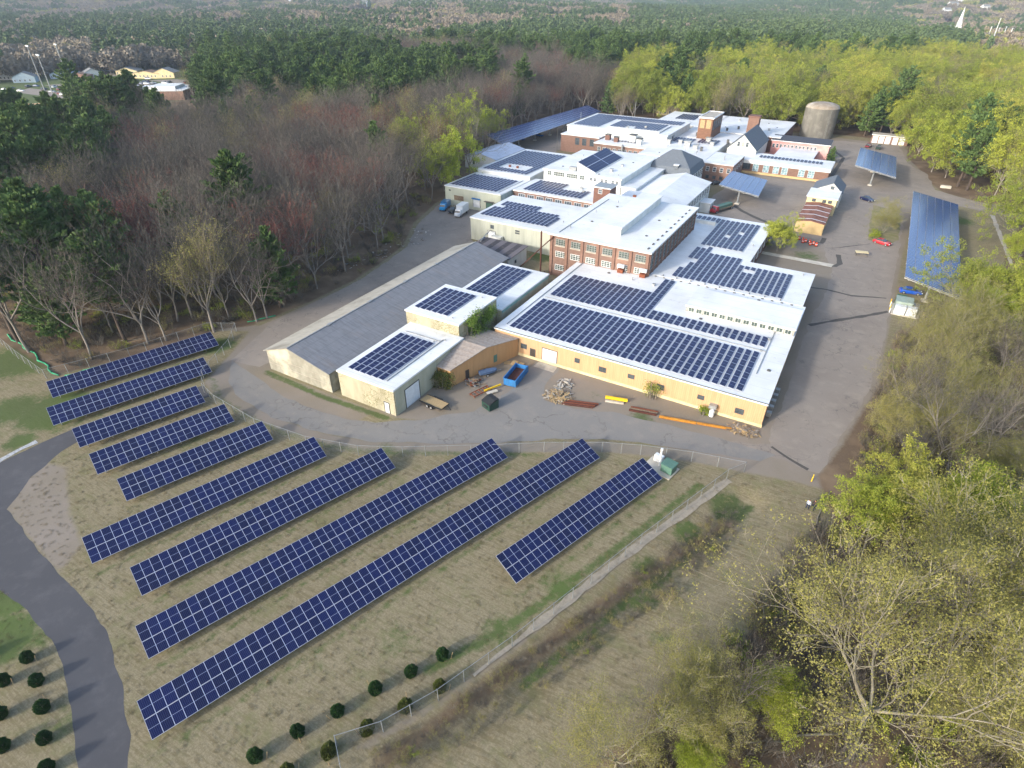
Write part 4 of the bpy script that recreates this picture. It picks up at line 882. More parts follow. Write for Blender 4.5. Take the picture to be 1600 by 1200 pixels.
def ln(u, n, w_):
    f = mm.math('FRACT', mm.math('MULTIPLY', u, n)); return mm.ramp(mm.math('ABSOLUTE', mm.math('SUBTRACT', f, .5)), .5 - w_, .5 - w_ * .5)
kk = mm.mix(mm.ramp(mm.noise(mm.map(src='UV'), .4, 3), .3, .7), lin('#263c70'), lin('#30487f')); kk = mm.mix(mm.math('MULTIPLY', ln(uvs[1], 1.0, .05), .75), kk, lin('#94a5c8')); kk = mm.mix(mm.math('MULTIPLY', ln(uvs[0], .5, .02), .5), kk, lin('#94a5c8'))
mm.col(kk); M['canopy_cells'] = mm.mat
canopy('long solar canopy on the right side of the parking lot, partly behind a budding tree', (13.4, 147.5, 5.4), (24.2, 143.6, 4.3), (25.9, 218.6, 4.3), (13.8, 223.4, 5.4), [(.5, t_) for t_ in (.05, .22, .39, .56, .73, .92)], 6)
canopy('solar canopy on a tall post near the brick garage', (-4.6, 246.5, 6.2), (8.6, 237.6, 5.6), (7.6, 270.2, 5.6), (-5.2, 277.5, 6.2), [(.5, .15), (.5, .8)], 5)
canopy('small solar canopy standing in the inner yard by the red-cab truck', (-40.6, 202.5, 4.9), (-27.0, 197.2, 4.4), (-28.2, 217.6, 4.4), (-41.0, 222.0, 4.9), [(.52, .08), (.5, .75)], 6)
canopy('very long solar canopy along the forest edge behind the sheds', (-143.8, 225, 6.2), (-129.5, 215, 5.2), (-126.5, 307, 5.2), (-138, 315, 6.2), [(.5, t_) for t_ in (.05, .2, .35, .5, .65, .8, .95)], 6)
# conduits, walk pads and drains on the roofs (parts of their buildings)
def conduit(bname, runs, z):
    t = bpy.data.objects[bname]; 
    for pts in runs:
        b = MB()
        for p, q in zip(pts[:-1], pts[1:]): b.box(min(p[0], q[0]) - .06, min(p[1], q[1]) - .06, z + .02, max(p[0], q[0]) + .06, max(p[1], q[1]) + .06, z + .16)
        b.build('roof_conduit', M['galv'], t)
conduit('yellow_steel_building', [[(-50.6, 100.2), (-6.8, 100.2)], [(-6.6, 92), (-6.6, 119)], [(-51.4, 86), (-51.4, 121)]], 4.55)
conduit('brick_mill_building', [[(-58.5, 122), (-58.5, 152)]], 10.3)
conduit('cream_block_building', [[(-57.6, 58.5), (-57.6, 74)], [(-57.6, 73.2), (-65.5, 73.2)]], 5.15)
conduit('loading_dock_building', [[(-113.6, 155), (-113.6, 170.4)], [(-95.2, 155), (-95.2, 170)]], 6.1)
for nm, z, L in (('yellow_steel_building', 4.57, ((-12, 121), (-30, 108), (-5, 94), (-20, 106.8), (-44, 118.5))), ('brick_mill_building', 10.32, ((-40, 130), (-41, 142), (-55, 133), (-54, 147))), ('white_upper_mill', 9.72, ((-68, 196), (-86, 180), (-72, 176.8))), ('mid_white_roof_block', 6.22, ((-70, 230), (-58, 238), (-66, 256))), ('north_east_roof_block', 6.62, ((-60, 290), (-45, 308), (-40, 300)))):
    for x, y in L: MB().tube((x, y, z - .02), (x, y, z + .12), .35, .3, 10).build('roof_drain', M['dark_trim'], bpy.data.objects[nm])
for i, (x, y) in enumerate(((-58, 282), (-54.5, 288), (-49, 290), (-66.5, 266), (-52, 258.5), (-57.5, 240))):
    t_ = bpy.data.objects['north_east_roof_block' if y > 279 else 'mid_white_roof_block' if x < -52.5 and y < 262 else 'hall_link_roof']
    MB().box(x, y, 6.25, x + .8, y + .8, 7.7).build('roof_stack', M['dark_trim'], t_)
# ------------------------------------------------------------------ trees
def bark(name, c, c2): return mat(name, c, c2, .9, 1.5, (1, 1, .25), bump=.3, bs=6)
M['bark'] = bark('grey_bark', '#958e85', '#77706a'); M['bark_dark'] = bark('dark_bark', '#5a4f47', '#453c36'); M['bark_pale'] = bark('pale_bark', '#8e8a7c', '#757062')
def leafmat(name, cols, rough=.6, trans=.25, sc=.35):
    m = NB(name); m.rough(rough, .25); oi = m.n('ShaderNodeObjectInfo')
    cr = m.n('ShaderNodeValToRGB'); m.l(oi.outputs['Random'], cr.inputs[0]); e = cr.color_ramp.elements
    while len(e) < len(cols): e.new(.5)
    for i, c in enumerate(cols): e[i].position = i / max(1, len(cols) - 1); e[i].color = (*lin(c), 1)
    k = m.mix(m.ramp(m.noise(m.map(), sc, 3), .35, .65, 0, .5), cr.outputs[0], (*[x * .62 for x in lin(cols[0])],))
    m.col(k)
    if trans:
        tr = m.n('ShaderNodeBsdfTranslucent'); m.l(k, tr.inputs[0]); mx = m.n('ShaderNodeMixShader'); mx.inputs[0].default_value = trans
        m.l(m.b.outputs[0], mx.inputs[1]); m.l(tr.outputs[0], mx.inputs[2]); m.l(mx.outputs[0], m.out.inputs[0])
    return m.mat
M['twig'] = leafmat('bare_twigs', ['#504d48', '#6f6b63', '#5c5955', '#7d766b', '#656058', '#746c66', '#868074'], .9, 0)
M['twig_red'] = leafmat('reddening_twigs', ['#80504a', '#8a564c', '#744a46'], .9, 0)
M['twig_tan'] = leafmat('tan_budding_twigs', ['#8a8068', '#7d7462', '#968969'], .9, 0)
M['twig_pale'] = leafmat('pale_twigs', ['#9a9484', '#8f8978'], .9, 0)
M['needles'] = leafmat('pine_needles', ['#4e6636', '#587040', '#688247', '#486031', '#607847'], .7, .12, .5)
M['buds'] = leafmat('spring_leaf_buds', ['#98a63c', '#717e36', '#b0b648', '#839040', '#b2ae50', '#78843a', '#a0ab40'], .7, .2)
M['leaf_bright'] = leafmat('bright_new_leaves', ['#98a536', '#8b9e38', '#a4ab40'], .7, .35)
M['buds_pale'] = leafmat('pale_olive_buds', ['#9a9754', '#8f8e50', '#a5a05c'], .7, .3)
M['shrub_green'] = leafmat('dark_shrub_needles', ['#34552b', '#3d5d30', '#2d4c28'], .8, .1, 2)
M['shrub_olive'] = leafmat('olive_shrub_needles', ['#5a642e', '#626a34'], .8, .1, 2)
M['straw'] = leafmat('dry_straw', ['#978b6e', '#a39878', '#8c8165'], .95, .2)

def tubes(segs, k):
    """segs: list of (p,q,r0,r1) -> vertex and quad arrays, no caps"""
    if not segs: return np.zeros((0, 3)), np.zeros((0, 4), int)
    P = np.array([s[0] for s in segs], float); Q = np.array([s[1] for s in segs], float); r0 = np.array([s[2] for s in segs]); r1 = np.array([s[3] for s in segs])
    d = Q - P; d /= np.linalg.norm(d, axis=1, keepdims=True) + 1e-9
    h = np.where(np.abs(d[:, 2:3]) < .9, np.array([[0, 0, 1.]]), np.array([[1., 0, 0]])); a = np.cross(d, h); a /= np.linalg.norm(a, axis=1, keepdims=True); b = np.cross(d, a)
    t = 2 * np.pi * np.arange(k) / k; c = np.cos(t)[None, :, None]; s = np.sin(t)[None, :, None]
    ring = a[:, None] * c + b[:, None] * s
    V = np.concatenate([P[:, None] + ring * r0[:, None, None], Q[:, None] + ring * r1[:, None, None]], 1).reshape(-1, 3)
    n = len(segs); base = (np.arange(n) * 2 * k)[:, None]; i = np.arange(k)[None]; j = (i + 1) % k
    F = np.stack([base + i, base + j, base + k + j, base + k + i], -1).reshape(-1, 4)
    return V, F
def quads(C, U, W):
    V = np.stack([C - U - W, C + U - W * .6, C + U * .9 + W, C - U * .9 + W], 1).reshape(-1, 3); n = len(C)
    return V, np.arange(4 * n).reshape(n, 4)
def join(parts):
    vs = []; fs = []; mi = []; o = 0
    for (v, f), m_ in parts:
        vs.append(v); fs.append(f + o); mi.append(np.full(len(f), m_)); o += len(v)
    return np.concatenate(vs), np.concatenate(fs), np.concatenate(mi)
def randunit(r, n): 
    v = r.normal(size=(n, 3)); return v / np.linalg.norm(v, axis=1, keepdims=True)
def decid(seed, H=20, trunk=.35, spread=1.0, r0=.26, nl=(5, 5, 4, 4), up=.25, stems=1, lean=0):
    rd = random.Random(seed); S1 = []; S2 = []; S3 = []; tips = []
    def grow(p, d, L, r, lev):
        n = (5, 4, 3, 2, 1)[lev]; st = L / n; pts = [Vector(p)]; dd = Vector(d).normalized(); jit = (.07, .2, .28, .35, .4)[lev]
        for i in range(n):
            dd = (dd + Vector((rd.uniform(-1, 1), rd.uniform(-1, 1), rd.uniform(-1, 1))) * jit + Vector((0, 0, up * (.5 if lev else .3)))).normalized()
            pts.append(pts[-1] + dd * st)
        e = .62 if lev == 0 else .35
        for i in range(n):
            ra = r * (1 - (1 - e) * i / n); rb = r * (1 - (1 - e) * (i + 1) / n); (S1 if lev < 2 else S2 if lev == 2 else S3).append((tuple(pts[i]), tuple(pts[i + 1]), max(ra, .012), max(rb, .01)))
        if lev == 4 or L < .5: tips.append((pts[-1], dd)); return
        k = nl[lev] if lev < len(nl) else 3
        for c in range(k):
            if lev == 0: f = .72 + .28 * (c + 1) / k
            else: f = .3 + .7 * (c + 1) / k
            x = f * n; i = min(n - 1, int(x)); q = pts[i].lerp(pts[i + 1], x - i); base = (pts[min(n, i + 1)] - pts[i]).normalized()
            ax = base.orthogonal().normalized(); ax.rotate(Matrix.Rotation(c * 2.4 + rd.uniform(-.6, .6) + seed, 3, base))
            ang = rd.uniform(.35, .75) * (spread if lev < 2 else 1.1)
            if c == k - 1 and lev > 0: ang *= .3
            nd = base.copy(); nd.rotate(Matrix.Rotation(ang, 3, ax)); LL = (H * (1 - trunk) * .62 if lev == 0 else L * rd.uniform(.52, .74)) * (rd.uniform(.8, 1.15))
            grow(q, nd, LL, r * (.55 if lev == 0 else .5), lev + 1)
    for s_ in range(stems):
        a = 2 * math.pi * s_ / stems + seed; o = .25 if stems > 1 else 0
        grow((math.cos(a) * o, math.sin(a) * o, -.3), (math.cos(a) * (.28 if stems > 1 else lean), math.sin(a) * (.28 if stems > 1 else 0), 1), H * trunk, r0 / math.sqrt(stems), 0)
    return S1, S2, S3, tips
def twigs(tips, r, n=3, L=.9, w_=.03):
    P = np.array([tuple(t[0]) for t in tips]); D = np.array([tuple(t[1]) for t in tips]); P = np.repeat(P, n, 0); D = np.repeat(D, n, 0)
    d = D + randunit(r, len(P)) * .75; d[:, 2] += .25; d /= np.linalg.norm(d, axis=1, keepdims=True); l = L * r.uniform(.5, 1.2, len(P))[:, None]
    s = np.cross(d, randunit(r, len(P))); s /= np.linalg.norm(s, axis=1, keepdims=True) + 1e-6; s *= w_ / 2
    st = P - d * l * .15; e = P + d * l
    V = np.stack([st - s, st + s, e + s * .4, e - s * .4], 1).reshape(-1, 3); return (V, np.arange(len(V)).reshape(-1, 4)), e
def leaves(E, r, n, size, spread=.45):
    C = np.repeat(E, n, 0) + r.normal(size=(len(E) * n, 3)) * spread; U = randunit(r, len(C)); W = np.cross(U, randunit(r, len(C))); W /= np.linalg.norm(W, axis=1, keepdims=True) + 1e-6
    s = size * r.uniform(.6, 1.3, len(C))[:, None]; return quads(C, U * s * .5, W * s * .32)
def mk_tree(name, seed, H, barkm, twigm, leafm=None, leafn=0, leafsize=.25, tw=3, tl=.9, tww=.035, lsp=.45, label='tree', loc=(0, 0, 0), **k):
    r = np.random.default_rng(seed); S1, S2, S3, tips = decid(seed, H, **k)
    t = thing(name, label, 'tree', loc)
    v, f, mi = join([(tubes(S1, 6), 0), (tubes(S2, 4), 0)]); npmesh('trunk', v, f, barkm, t, smooth=True)
    tq, E = twigs(tips, r, tw, tl, tww); parts = [(tubes(S3, 3), 0), (tq, 0)]
    if leafn: parts.append((leaves(E, r, leafn, leafsize, lsp), 1))
    v, f, mi = join(parts); npmesh('crown', v, f, [twigm] + ([leafm] if leafm else []), t, mi)
    KIDS[t.name] = [o for o in COL.objects if o.parent == t]; return t
def mk_pine(seed, H=23, loc=(0, 0, 0), label='pine', base=.3, Rm=4.6, bark_=None):
    r = np.random.default_rng(seed); t = thing('pine_tree', label, 'tree', loc); segs = []; x = y = 0.; n = 9; pts = []
    for i in range(n + 1): pts.append(np.array([x, y, H * i / n - (.3 if i == 0 else 0)])); x += r.normal() * .12; y += r.normal() * .12
    for i in range(n): segs.append((pts[i], pts[i + 1], .34 * (1 - i / n) + .04, .34 * (1 - (i + 1) / n) + .04))
    br = []; C = []; D = []
    z = H * base
    while z < H - .3:
        tt = (z - H * base) / (H * (1 - base)); nb = r.integers(4, 7); ph = r.uniform(0, 6.3); Lz = Rm * (np.sin(np.pi * min(1, .28 + tt * .8)) ** .8 * .9 + .12) * r.uniform(.75, 1.15)
        i = min(n - 1, int(z / H * n)); c0 = pts[i] + (pts[i + 1] - pts[i]) * (z / H * n - i)
        for b_ in range(nb):
            a = ph + b_ * 2 * np.pi / nb + r.normal() * .25; L = Lz * r.uniform(.6, 1.2); el = r.uniform(.0, .35) + tt * .5
            d = np.array([np.cos(a) * np.cos(el), np.sin(a) * np.cos(el), np.sin(el)]); e = c0 + d * L; br.append((c0, e, .06, .02))
            k = max(3, int(L / .32)); s = np.linspace(.35, 1, k)[:, None]; side = np.array([-np.sin(a), np.cos(a), 0])
            for q in s:
                m_ = 5; cc = c0 + d * L * q + side * r.normal(size=(m_, 1)) * .42 * (1.25 - q * .5) + np.array([0, 0, 1]) * r.uniform(-.05, .28, (m_, 1))
                C.append(cc); D.append(np.tile(d * .7 + np.array([0, 0, .55]), (m_, 1)) + r.normal(size=(m_, 3)) * .45)
        z += r.uniform(.65, 1.05)
    C = np.concatenate(C); D = np.concatenate(D); D /= np.linalg.norm(D, axis=1, keepdims=True); W = np.cross(D, randunit(r, len(C))); W /= np.linalg.norm(W, axis=1, keepdims=True) + 1e-6
    s = r.uniform(.38, .8, len(C))[:, None]
    v, f, mi = join([(tubes(segs, 7), 0), (tubes([b_ for b_ in br], 3), 0)]); npmesh('trunk', v, f, bark_ or M['bark_dark'], t, smooth=True)
    v, f = quads(C + D * s * .4, D * s * .62, W * s * .3); npmesh('crown', v, f, M['needles'], t)
    KIDS[t.name] = [o for o in COL.objects if o.parent == t]; return t
SRC = {'bare': [], 'red': [], 'tan': [], 'bud': [], 'pale': [], 'bright': [], 'pine': []}
def park(): pass
for i in range(4): SRC['bare'].append(mk_tree('bare_tree', 11 + i, 19 + i, M['bark'], M['twig'], tw=5, tww=.034, nl=(5, 5, 5, 4), spread=(1.0, 1.15, .9, 1.2)[i], trunk=(.34, .26, .3, .24)[i], up=.2, lean=.08 * i))
SRC['red'].append(mk_tree('bare_tree', 31, 17, M['bark'], M['twig_red'], M['twig_red'], 2, .16, tw=4, trunk=.3, spread=.8))
SRC['tan'].append(mk_tree('bare_tree', 41, 19, M['bark'], M['twig_tan'], M['buds_pale'], 2, .17, tw=4, trunk=.32, spread=.95))
for i in range(4): SRC['bud'].append(mk_tree('budding_tree', 51 + i, (15, 17, 13, 18)[i], M['bark'], M['twig_tan'], M['buds'], 20, .28, tw=3, lsp=.42, trunk=.16, spread=(1.25, 1.1, 1.35, 1.15)[i], up=(.14, .2, .1, .16)[i]))
for i in range(2): SRC['pale'].append(mk_tree('budding_tree', 61 + i, 15 + 2 * i, M['bark_pale'], M['twig_pale'], M['buds_pale'], 15, .12, tw=4, lsp=.4, nl=(5, 5, 5, 4), trunk=.22, spread=1.15, stems=2 - i, up=.2))
SRC['bright'].append(mk_tree('budding_tree', 71, 11, M['bark'], M['twig_tan'], M['leaf_bright'], 14, .17, tw=3, lsp=.35, trunk=.2, spread=1.0, stems=2))
for i in range(4): SRC['pine'].append(mk_pine(81 + i, (23, 21, 24, 18)[i], Rm=(5.4, 4.8, 6.0, 4.6)[i], base=(.32, .25, .42, .15)[i]))
USED = {}
def plant(kind, x, y, label, group=None, sc=1., rz=None, var=None):
    L = SRC[kind]; i = random.randrange(len(L)) if var is None else var; src = L[i]; rz = random.uniform(0, 6.28) if rz is None else rz
    z = float(terrain(np.array(x), np.array(y))) - .05
    s = (sc * random.uniform(.92, 1.08), sc * random.uniform(.92, 1.08), sc)
    if src.name not in USED:
        USED[src.name] = 1; src.location = (x, y, z); src.rotation_euler = (0, 0, rz); src.scale = s; src['label'] = label
        if group: src['group'] = group
        elif 'group' in src: del src['group']
        return src
    o = dup(src, (x, y, z), rz, label, group, s)
    if not group and 'group' in o: del o['group']
    return o
# trees that stand out one by one (surveyed trunk feet)
placed = []
def special(kind, px, py, sc, label, var=None, xy=None, rz=None):
    x, y = xy or G(px, py); placed.append((x, y, 4.5)); return plant(kind, x, y, label, None, sc, rz, var)
for a in (('bare', 232, 538, 1.08, 'tall grey twin-trunked bare tree leaning out over the rearmost solar row', 1),
          ('bare', 260, 533, .8, 'thin bare tree just behind the middle of the rearmost solar row', 0),
          ('tan', 335, 519, 1.05, 'tall pale-trunked bare tree inside the fence corner at the end of the rearmost solar row', 0),
          ('bare', 301, 497, 1.05, 'crooked thick-trunked bare tree with a forked top at the forest edge', 3),
          ('bare', 318, 487, .85, 'slender bare tree between the crooked forked tree and the fence corner tree', 0),
          ('bare', 278, 502, .9, 'slim bare tree left of the crooked forked tree', 2),
          ('bare', 46, 550, 1.15, 'tall bare tree with bare upright limbs behind the green silt sock', 2),
          ('pine', 30, 535, 1.0, 'dark pine with long bare trunk behind the silt sock at the photo edge', 2),
          ('pine', 117, 511, 1.1, 'big dark pine with a straight tall trunk behind the rearmost solar row', 2),
          ('bare', 401, 503, .85, 'pale bare tree by the bend of the access road', 3),
          ('red', 250, 470, 1.1, 'bare tree with reddish pink crown above the leaning grey tree', 0),
          ('bare', 417, 497, .9, 'grey bare tree at the bend of the access road beside the pale bare tree', 1)):
    special(*a[:4], a[4], a[5])
for a in (('pale', 0, 0, 1.12, 'largest pale yellow-green budding tree with spreading grey limbs in the lower right', 1, (14.0, 40.5)),
          ('pale', 0, 0, 1.1, 'pale budding tree with several long low limbs at the right edge', 0, (21.5, 54.5)),
          ('pale', 0, 0, .6, 'pale budding tree in the bottom right corner, its branches over the red litter', 0, (23.0, 44.0)),
          ('bright', 0, 0, .42, 'low bright lime-green bush tree left of the largest budding tree', 0, (6.5, 37.5)),
          ('bright', 0, 0, .3, 'small bright green sapling at the bottom edge of the brush', 0, (1.5, 29.5)),
          ('bud', 0, 0, .5, 'rounded yellow-green tree right behind the two people', 0, (11.5, 67)),
          ('bud', 0, 0, .55, 'bright yellow-green tree at the right side beyond the two people', 1, (15.5, 71)),
          ('bright', 0, 0, .8, 'bright green tree with many upright stems near the right edge', 0, (24, 71)),
          ('bare', 0, 0, .62, 'bare white-limbed tree standing in the gap of the right-hand woods', 3, (20.5, 88)),
          ('bare', 0, 0, .62, 'second bare white-limbed tree at the right edge of the gap', 1, (26.5, 92)),
          ('bud', 0, 0, .72, 'budding tree overhanging the near end of the long solar canopy', 1, (25.5, 143)),
          ('pale', 0, 0, .7, 'olive budding tree between the blue car and the right edge', 0, (24, 127)),
          ('pale', 0, 0, .62, 'wide olive budding tree at the lot edge below the switchgear', 0, (19.5, 117)),
          ('pale', 0, 0, .6, 'olive budding tree at the edge of the lot facing the yellow building corner', 1, (18, 101)),
          ('bare', 0, 0, .35, 'small dead bare tree with white limbs in the brush at the bottom', 3, (-2.3, 31.5)),
          ('pale', 0, 0, .5, 'fine-twigged olive tree standing at the bottom edge left of the lime bush', 0, (.5, 33.5)),
          ('bare', 0, 0, .45, 'grey bare tree among the brush at the bottom right of the clearing', 0, (3.5, 36)), ('pale', 0, 0, .55, 'pale budding tree reaching in from the bottom edge of the photo', 1, (-4.5, 26)),
          ('bud', 0, 0, .42, 'small yellow-green tree beside the east wing wall in the yard', 1, (-14.9, 164.5)),
          ('bud', 0, 0, .38, 'second small green tree beside the east wing wall, nearer the walk', 2, (-15.8, 168)),
          ('pale', 0, 0, .36, 'small budding tree in the planting island near the red car', 0, (8.5, 194)),
          ('pale', 0, 0, .4, 'budding tree in the middle of the planting island', 1, (8.2, 203)),
          ('pine', 0, 0, .35, 'small dark evergreen by the end of the pink building', 3, (-14.0, 274))):
    special(a[0], 0, 0, a[3], a[4], a[5], a[6])
px_ = lambda x, y, z=0: PX(x, y, z)
for (px, py, lab) in ((694, 298, 'round yellow-green tree at the forest edge above the loading dock'), (652, 268, 'yellow-green tree in the brown forest left of the loading dock'), (718, 238, 'bright yellow-green crown at the end of the long canopy'), (628, 250, 'pale green budding tree inside the brown forest')):
    special('bud' if py != 250 else 'pale', px, py, 1.1, lab)
# forest filling by species zones
BLOBS = [('pine', 62, 235, 118, 64, .97), ('pine', 25, 120, 70, 45, .7), ('pine', 160, 160, 60, 30, .97), ('pine', 430, 112, 330, 36, .85), ('pine', 340, 130, 42, 50, .9), ('pine', 560, 125, 185, 36, .95),
         ('pine', 90, 400, 170, 70, .55), ('pine', 850, 62, 150, 25, .75), ('pine', 940, 78, 60, 30, .9), ('pine', 1240, 60, 300, 24, .85), ('pine', 1060, 112, 32, 24, .9), ('pine', 1535, 225, 42, 38, .9), ('pine', 200, 45, 150, 18, .6),
         ('pine', 400, 60, 200, 25, .5), ('pine', 1395, 175, 35, 25, .6), ('pine', 255, 150, 30, 30, .9), ('bud', 690, 190, 30, 20, .4), ('bud', 1000, 165, 30, 30, .8)]
def species(x, y, rd):
    px, py = PX(x, y, 15); n = noise.noise(Vector((x / 38, y / 38, 3))) ; n2 = noise.noise(Vector((x / 60, y / 60, 9)))
    for k, cx, cy, rx, ry, p in BLOBS:
        if ((px - cx) / rx) ** 2 + ((py - cy) / ry) ** 2 < 1 + n and rd.random() < p: return k
    if py < 75 and px < 980:
        return 'pine' if n2 > .1 + .25 * rd.random() else rd.choice(['bare', 'tan', 'tan', 'bud' if n > .2 else 'bare', 'pale', 'tan'])
    if px > 985 and py < 440:
        if py < 98 and px < 1430 and rd.random() < (.62 if px < 1180 else .45) + n * .7: return 'pine'
        if py < 60: return rd.choice(['tan', 'pale', 'bud', 'bare', 'pine' if n2 > 0 else 'tan'])
        return rd.choice(['bud'] * 5 + ['pale', 'pale', 'tan', 'tan', 'bare', 'pine' if n2 > .1 else 'bud'])
    if px > 1100:
        return rd.choice(['pale', 'bare', 'bare', 'tan', 'pale'] if n > -.1 else ['bare', 'bare', 'tan', 'bare'])
    if n > .34 and px > 200: return 'red' if rd.random() < .75 else 'bare'
    q = rd.random()
    return 'tan' if q < .09 + (.2 if n2 > .2 else 0) else 'red' if q < .2 else 'pine' if (q > .975 or (px < 420 and q > .93)) else 'bud' if (q > .963 and px > 600 and py < 250) else 'bare'
CLEAR = [(G(1508, 150), 14), (G(1575, 218), 11), (G(1480, 60), 16), (G(1430, 170), 10), (G(1092, 135), 14), (G(1035, 112), 16), (G(1015, 150), 9), (G(1023, 130), 10), (G(1030, 118), 10), (G(1500, 165), 14), (G(1410, 185), 8)]
def free(x, y, d=3.2):
    for a, b, r_ in placed:
        if (a - x) ** 2 + (b - y) ** 2 < r_ * r_: return False
    for (a, b), r_ in CLEAR:
        if (a - x) ** 2 + (b - y) ** 2 < r_ * r_: return False
    return True
rd = random.Random(5)
VIEW = [(-60, 116), (60, 118), (88, 90), (250, 90), (330, 120), (330, 150), (250, 164), (215, 134), (110, 132), (100, 168), (-60, 172)]
OPEN = [(1506, 128, 24, 20), (1572, 206, 15, 14), (1490, 50, 9, 22), (1091, 124, 10, 11), (1038, 100, 10, 10), (1020, 128, 9, 22), (1436, 154, 13, 9), (1408, 162, 12, 8), (1455, 118, 10, 8), (1555, 66, 22, 14), (570, 17, 40, 5), (1028, 12, 16, 5), (1490, 20, 22, 5)]
def hidden(tx, ty, k):              # yards, streets and playing fields that are open ground
    if k != 'pine' or not (105 < tx < 222 and ty > 128):
        if -60 < tx < 335 and 85 < ty < 180 and inside(np.array(float(tx)), np.array(float(ty)), VIEW): return True
    return any(((tx - a) / c) ** 2 + ((ty - b) / d) ** 2 < 1 for a, b, c, d in OPEN)
def grid_pts(dmin, dmax, st):
    xs = []; r0 = int(dmax / st) + 2
    for i in range(-r0, r0):
        for j in range(-2, r0):
            x = (i + rd.uniform(-.42, .42)) * st; y = (j + rd.uniform(-.42, .42)) * st; d = math.hypot(x, y)
            if dmin <= d < dmax and inview(x, y, 20, 60): xs.append((x, y, d))
    return xs
def ok_mask(P, margin=2.5):
    X = np.array([p[0] for p in P]); Y = np.array([p[1] for p in P]); return (sdf(X, Y, SITE) < -margin) & ~inside(X, Y, TOWN)
P = grid_pts(20, 640, 7.3); mk = ok_mask(P)
P = [p for p, m_ in zip(P, mk) if m_ and free(p[0], p[1])]
P.sort(key=lambda p: p[2])
cnt = {'bare_tree': 0, 'pine_tree': 0, 'budding_tree': 0}; far = {'bare_tree': [], 'pine_tree': [], 'budding_tree': []}
KN = {'bare': 'bare_tree', 'red': 'bare_tree', 'tan': 'bare_tree', 'bud': 'budding_tree', 'pale': 'budding_tree', 'bright': 'budding_tree', 'pine': 'pine_tree'}
DESC = {'bare': 'grey-brown bare tree', 'red': 'bare tree with reddish twigs', 'tan': 'bare tree with tan buds', 'bud': 'yellow-green budding tree', 'pale': 'pale olive budding tree', 'pine': 'dark green pine tree', 'bright': 'bright green tree'}
GD = {k_: v_.replace('tree', 'trees', 1) for k_, v_ in DESC.items()}
def size(s): return 'tall' if s > 1.06 else 'mid-sized' if s > .88 else 'small'
NEAR = [(232, 538, 'behind the rearmost solar row'), (340, 500, 'near the fence corner'), (430, 480, 'at the bend of the access road'), (540, 440, 'left of the middle of the access road'), (620, 380, 'left of the far access road'), (690, 300, 'left of the loading dock'),
        (300, 400, 'well behind the fence corner'), (200, 420, 'deep behind the rearmost solar row'), (60, 480, 'behind the green silt sock'), (400, 330, 'in the middle of the bare forest'), (500, 260, 'in the upper middle of the bare forest'), (300, 260, 'in the upper left of the bare forest'), (120, 260, 'in the dark pine stand on the left'),
        (600, 200, 'below the long pine band'), (400, 190, 'below the left half of the pine band'), (740, 200, 'left of the very long canopy'), (850, 140, 'behind the very long canopy'), (600, 110, 'in the long pine band'), (400, 110, 'at the left end of the pine band'), (200, 190, 'below the town clearing'), (950, 130, 'behind the north mill'), (1080, 150, 'behind the square brown tower'),
        (1160, 140, 'behind the brick chimney'), (1270, 150, 'behind the round steel tank'), (1350, 150, 'behind the brick garage'), (1440, 200, 'right of the brick garage'), (1500, 260, 'along the bend of the right-hand road'), (1580, 260, 'at the right edge above the road'), (1550, 170, 'near the blue-roofed right-hand house'), (1450, 110, 'near the white house on the right'), (1300, 90, 'far behind the round tank'), (1100, 90, 'far behind the mill'),
        (1560, 480, 'right of the long solar canopy'), (1450, 560, 'right of the parking lot'), (1520, 680, 'at the right side across from the perimeter road'), (1350, 700, 'where the lot meets the lower woods'), (1500, 850, 'in the lower right woods'), (1580, 950, 'near the lower right corner')]
def region(x, y):
    px, py = PX(x, y, 6); q = min(NEAR, key=lambda q: (q[0] - px) ** 2 + 2.5 * (q[1] - py) ** 2); dx = px - q[0]; dy = py - q[1]
    s = 'front' if dy > 12 else 'rear' if dy < -12 else 'middle'
    return q[2] + ', ' + ('left ' if dx < -18 else 'right ' if dx > 18 else 'centre ') + s
def region_old(x, y):
    px, py = PX(x, y, 8)
    if px > 1100 and py > 430: return 'in the woods right of the parking lot' if py < 700 else 'in the lower right woods'
    if px > 1250: return 'in the woods on the right beyond the long solar canopy'
    if px > 930: return 'behind the mill roofs and tank'
    if px < 260 and py > 300: return 'in the dense woods behind the silt fence'
    if py < 200: return 'in the far woods behind the long canopy' if px > 500 else 'in the far woods near the town clearing'
    return 'in the bare forest left of the access road'
for x, y, d in P:
    k = species(x, y, rd); kn = KN[k]; px, py = PX(x, y, 0)
    low = px > 1080 and py > 400
    tx, ty = PX(x, y, 19)
    if hidden(tx, ty, k) : continue
    if y < 60 and -40 < x < 18: continue
    if low and k == 'pine': k = 'bare'; kn = 'bare_tree'
    if low and rd.random() < (.15 if y > 62 else .75): continue
    if px > 985 and py < 440:
        if rd.random() < .42: continue
        if k in ('bud', 'pale') and rd.random() < .5: k = 'bud'
    sc = rd.uniform(.7, 1.08) * (.62 if low else 1.0)
    if y < 95 and x > -5: sc *= .85
    if k == 'pine': sc *= 1.14
    if px > 985 and py < 440 and kn == 'budding_tree': sc *= 1.12
    if cnt[kn] < 290 - 20 * (kn != 'bare_tree'):
        cnt[kn] += 1; reg = region(x, y); plant(k, x, y, ' '.join(f'{size(sc)} {DESC[k]} {reg}'.split()[:16]), f'{size(sc)} {GD[k]} {reg}', sc)
    else: far[kn].append((x, y, sc, k))
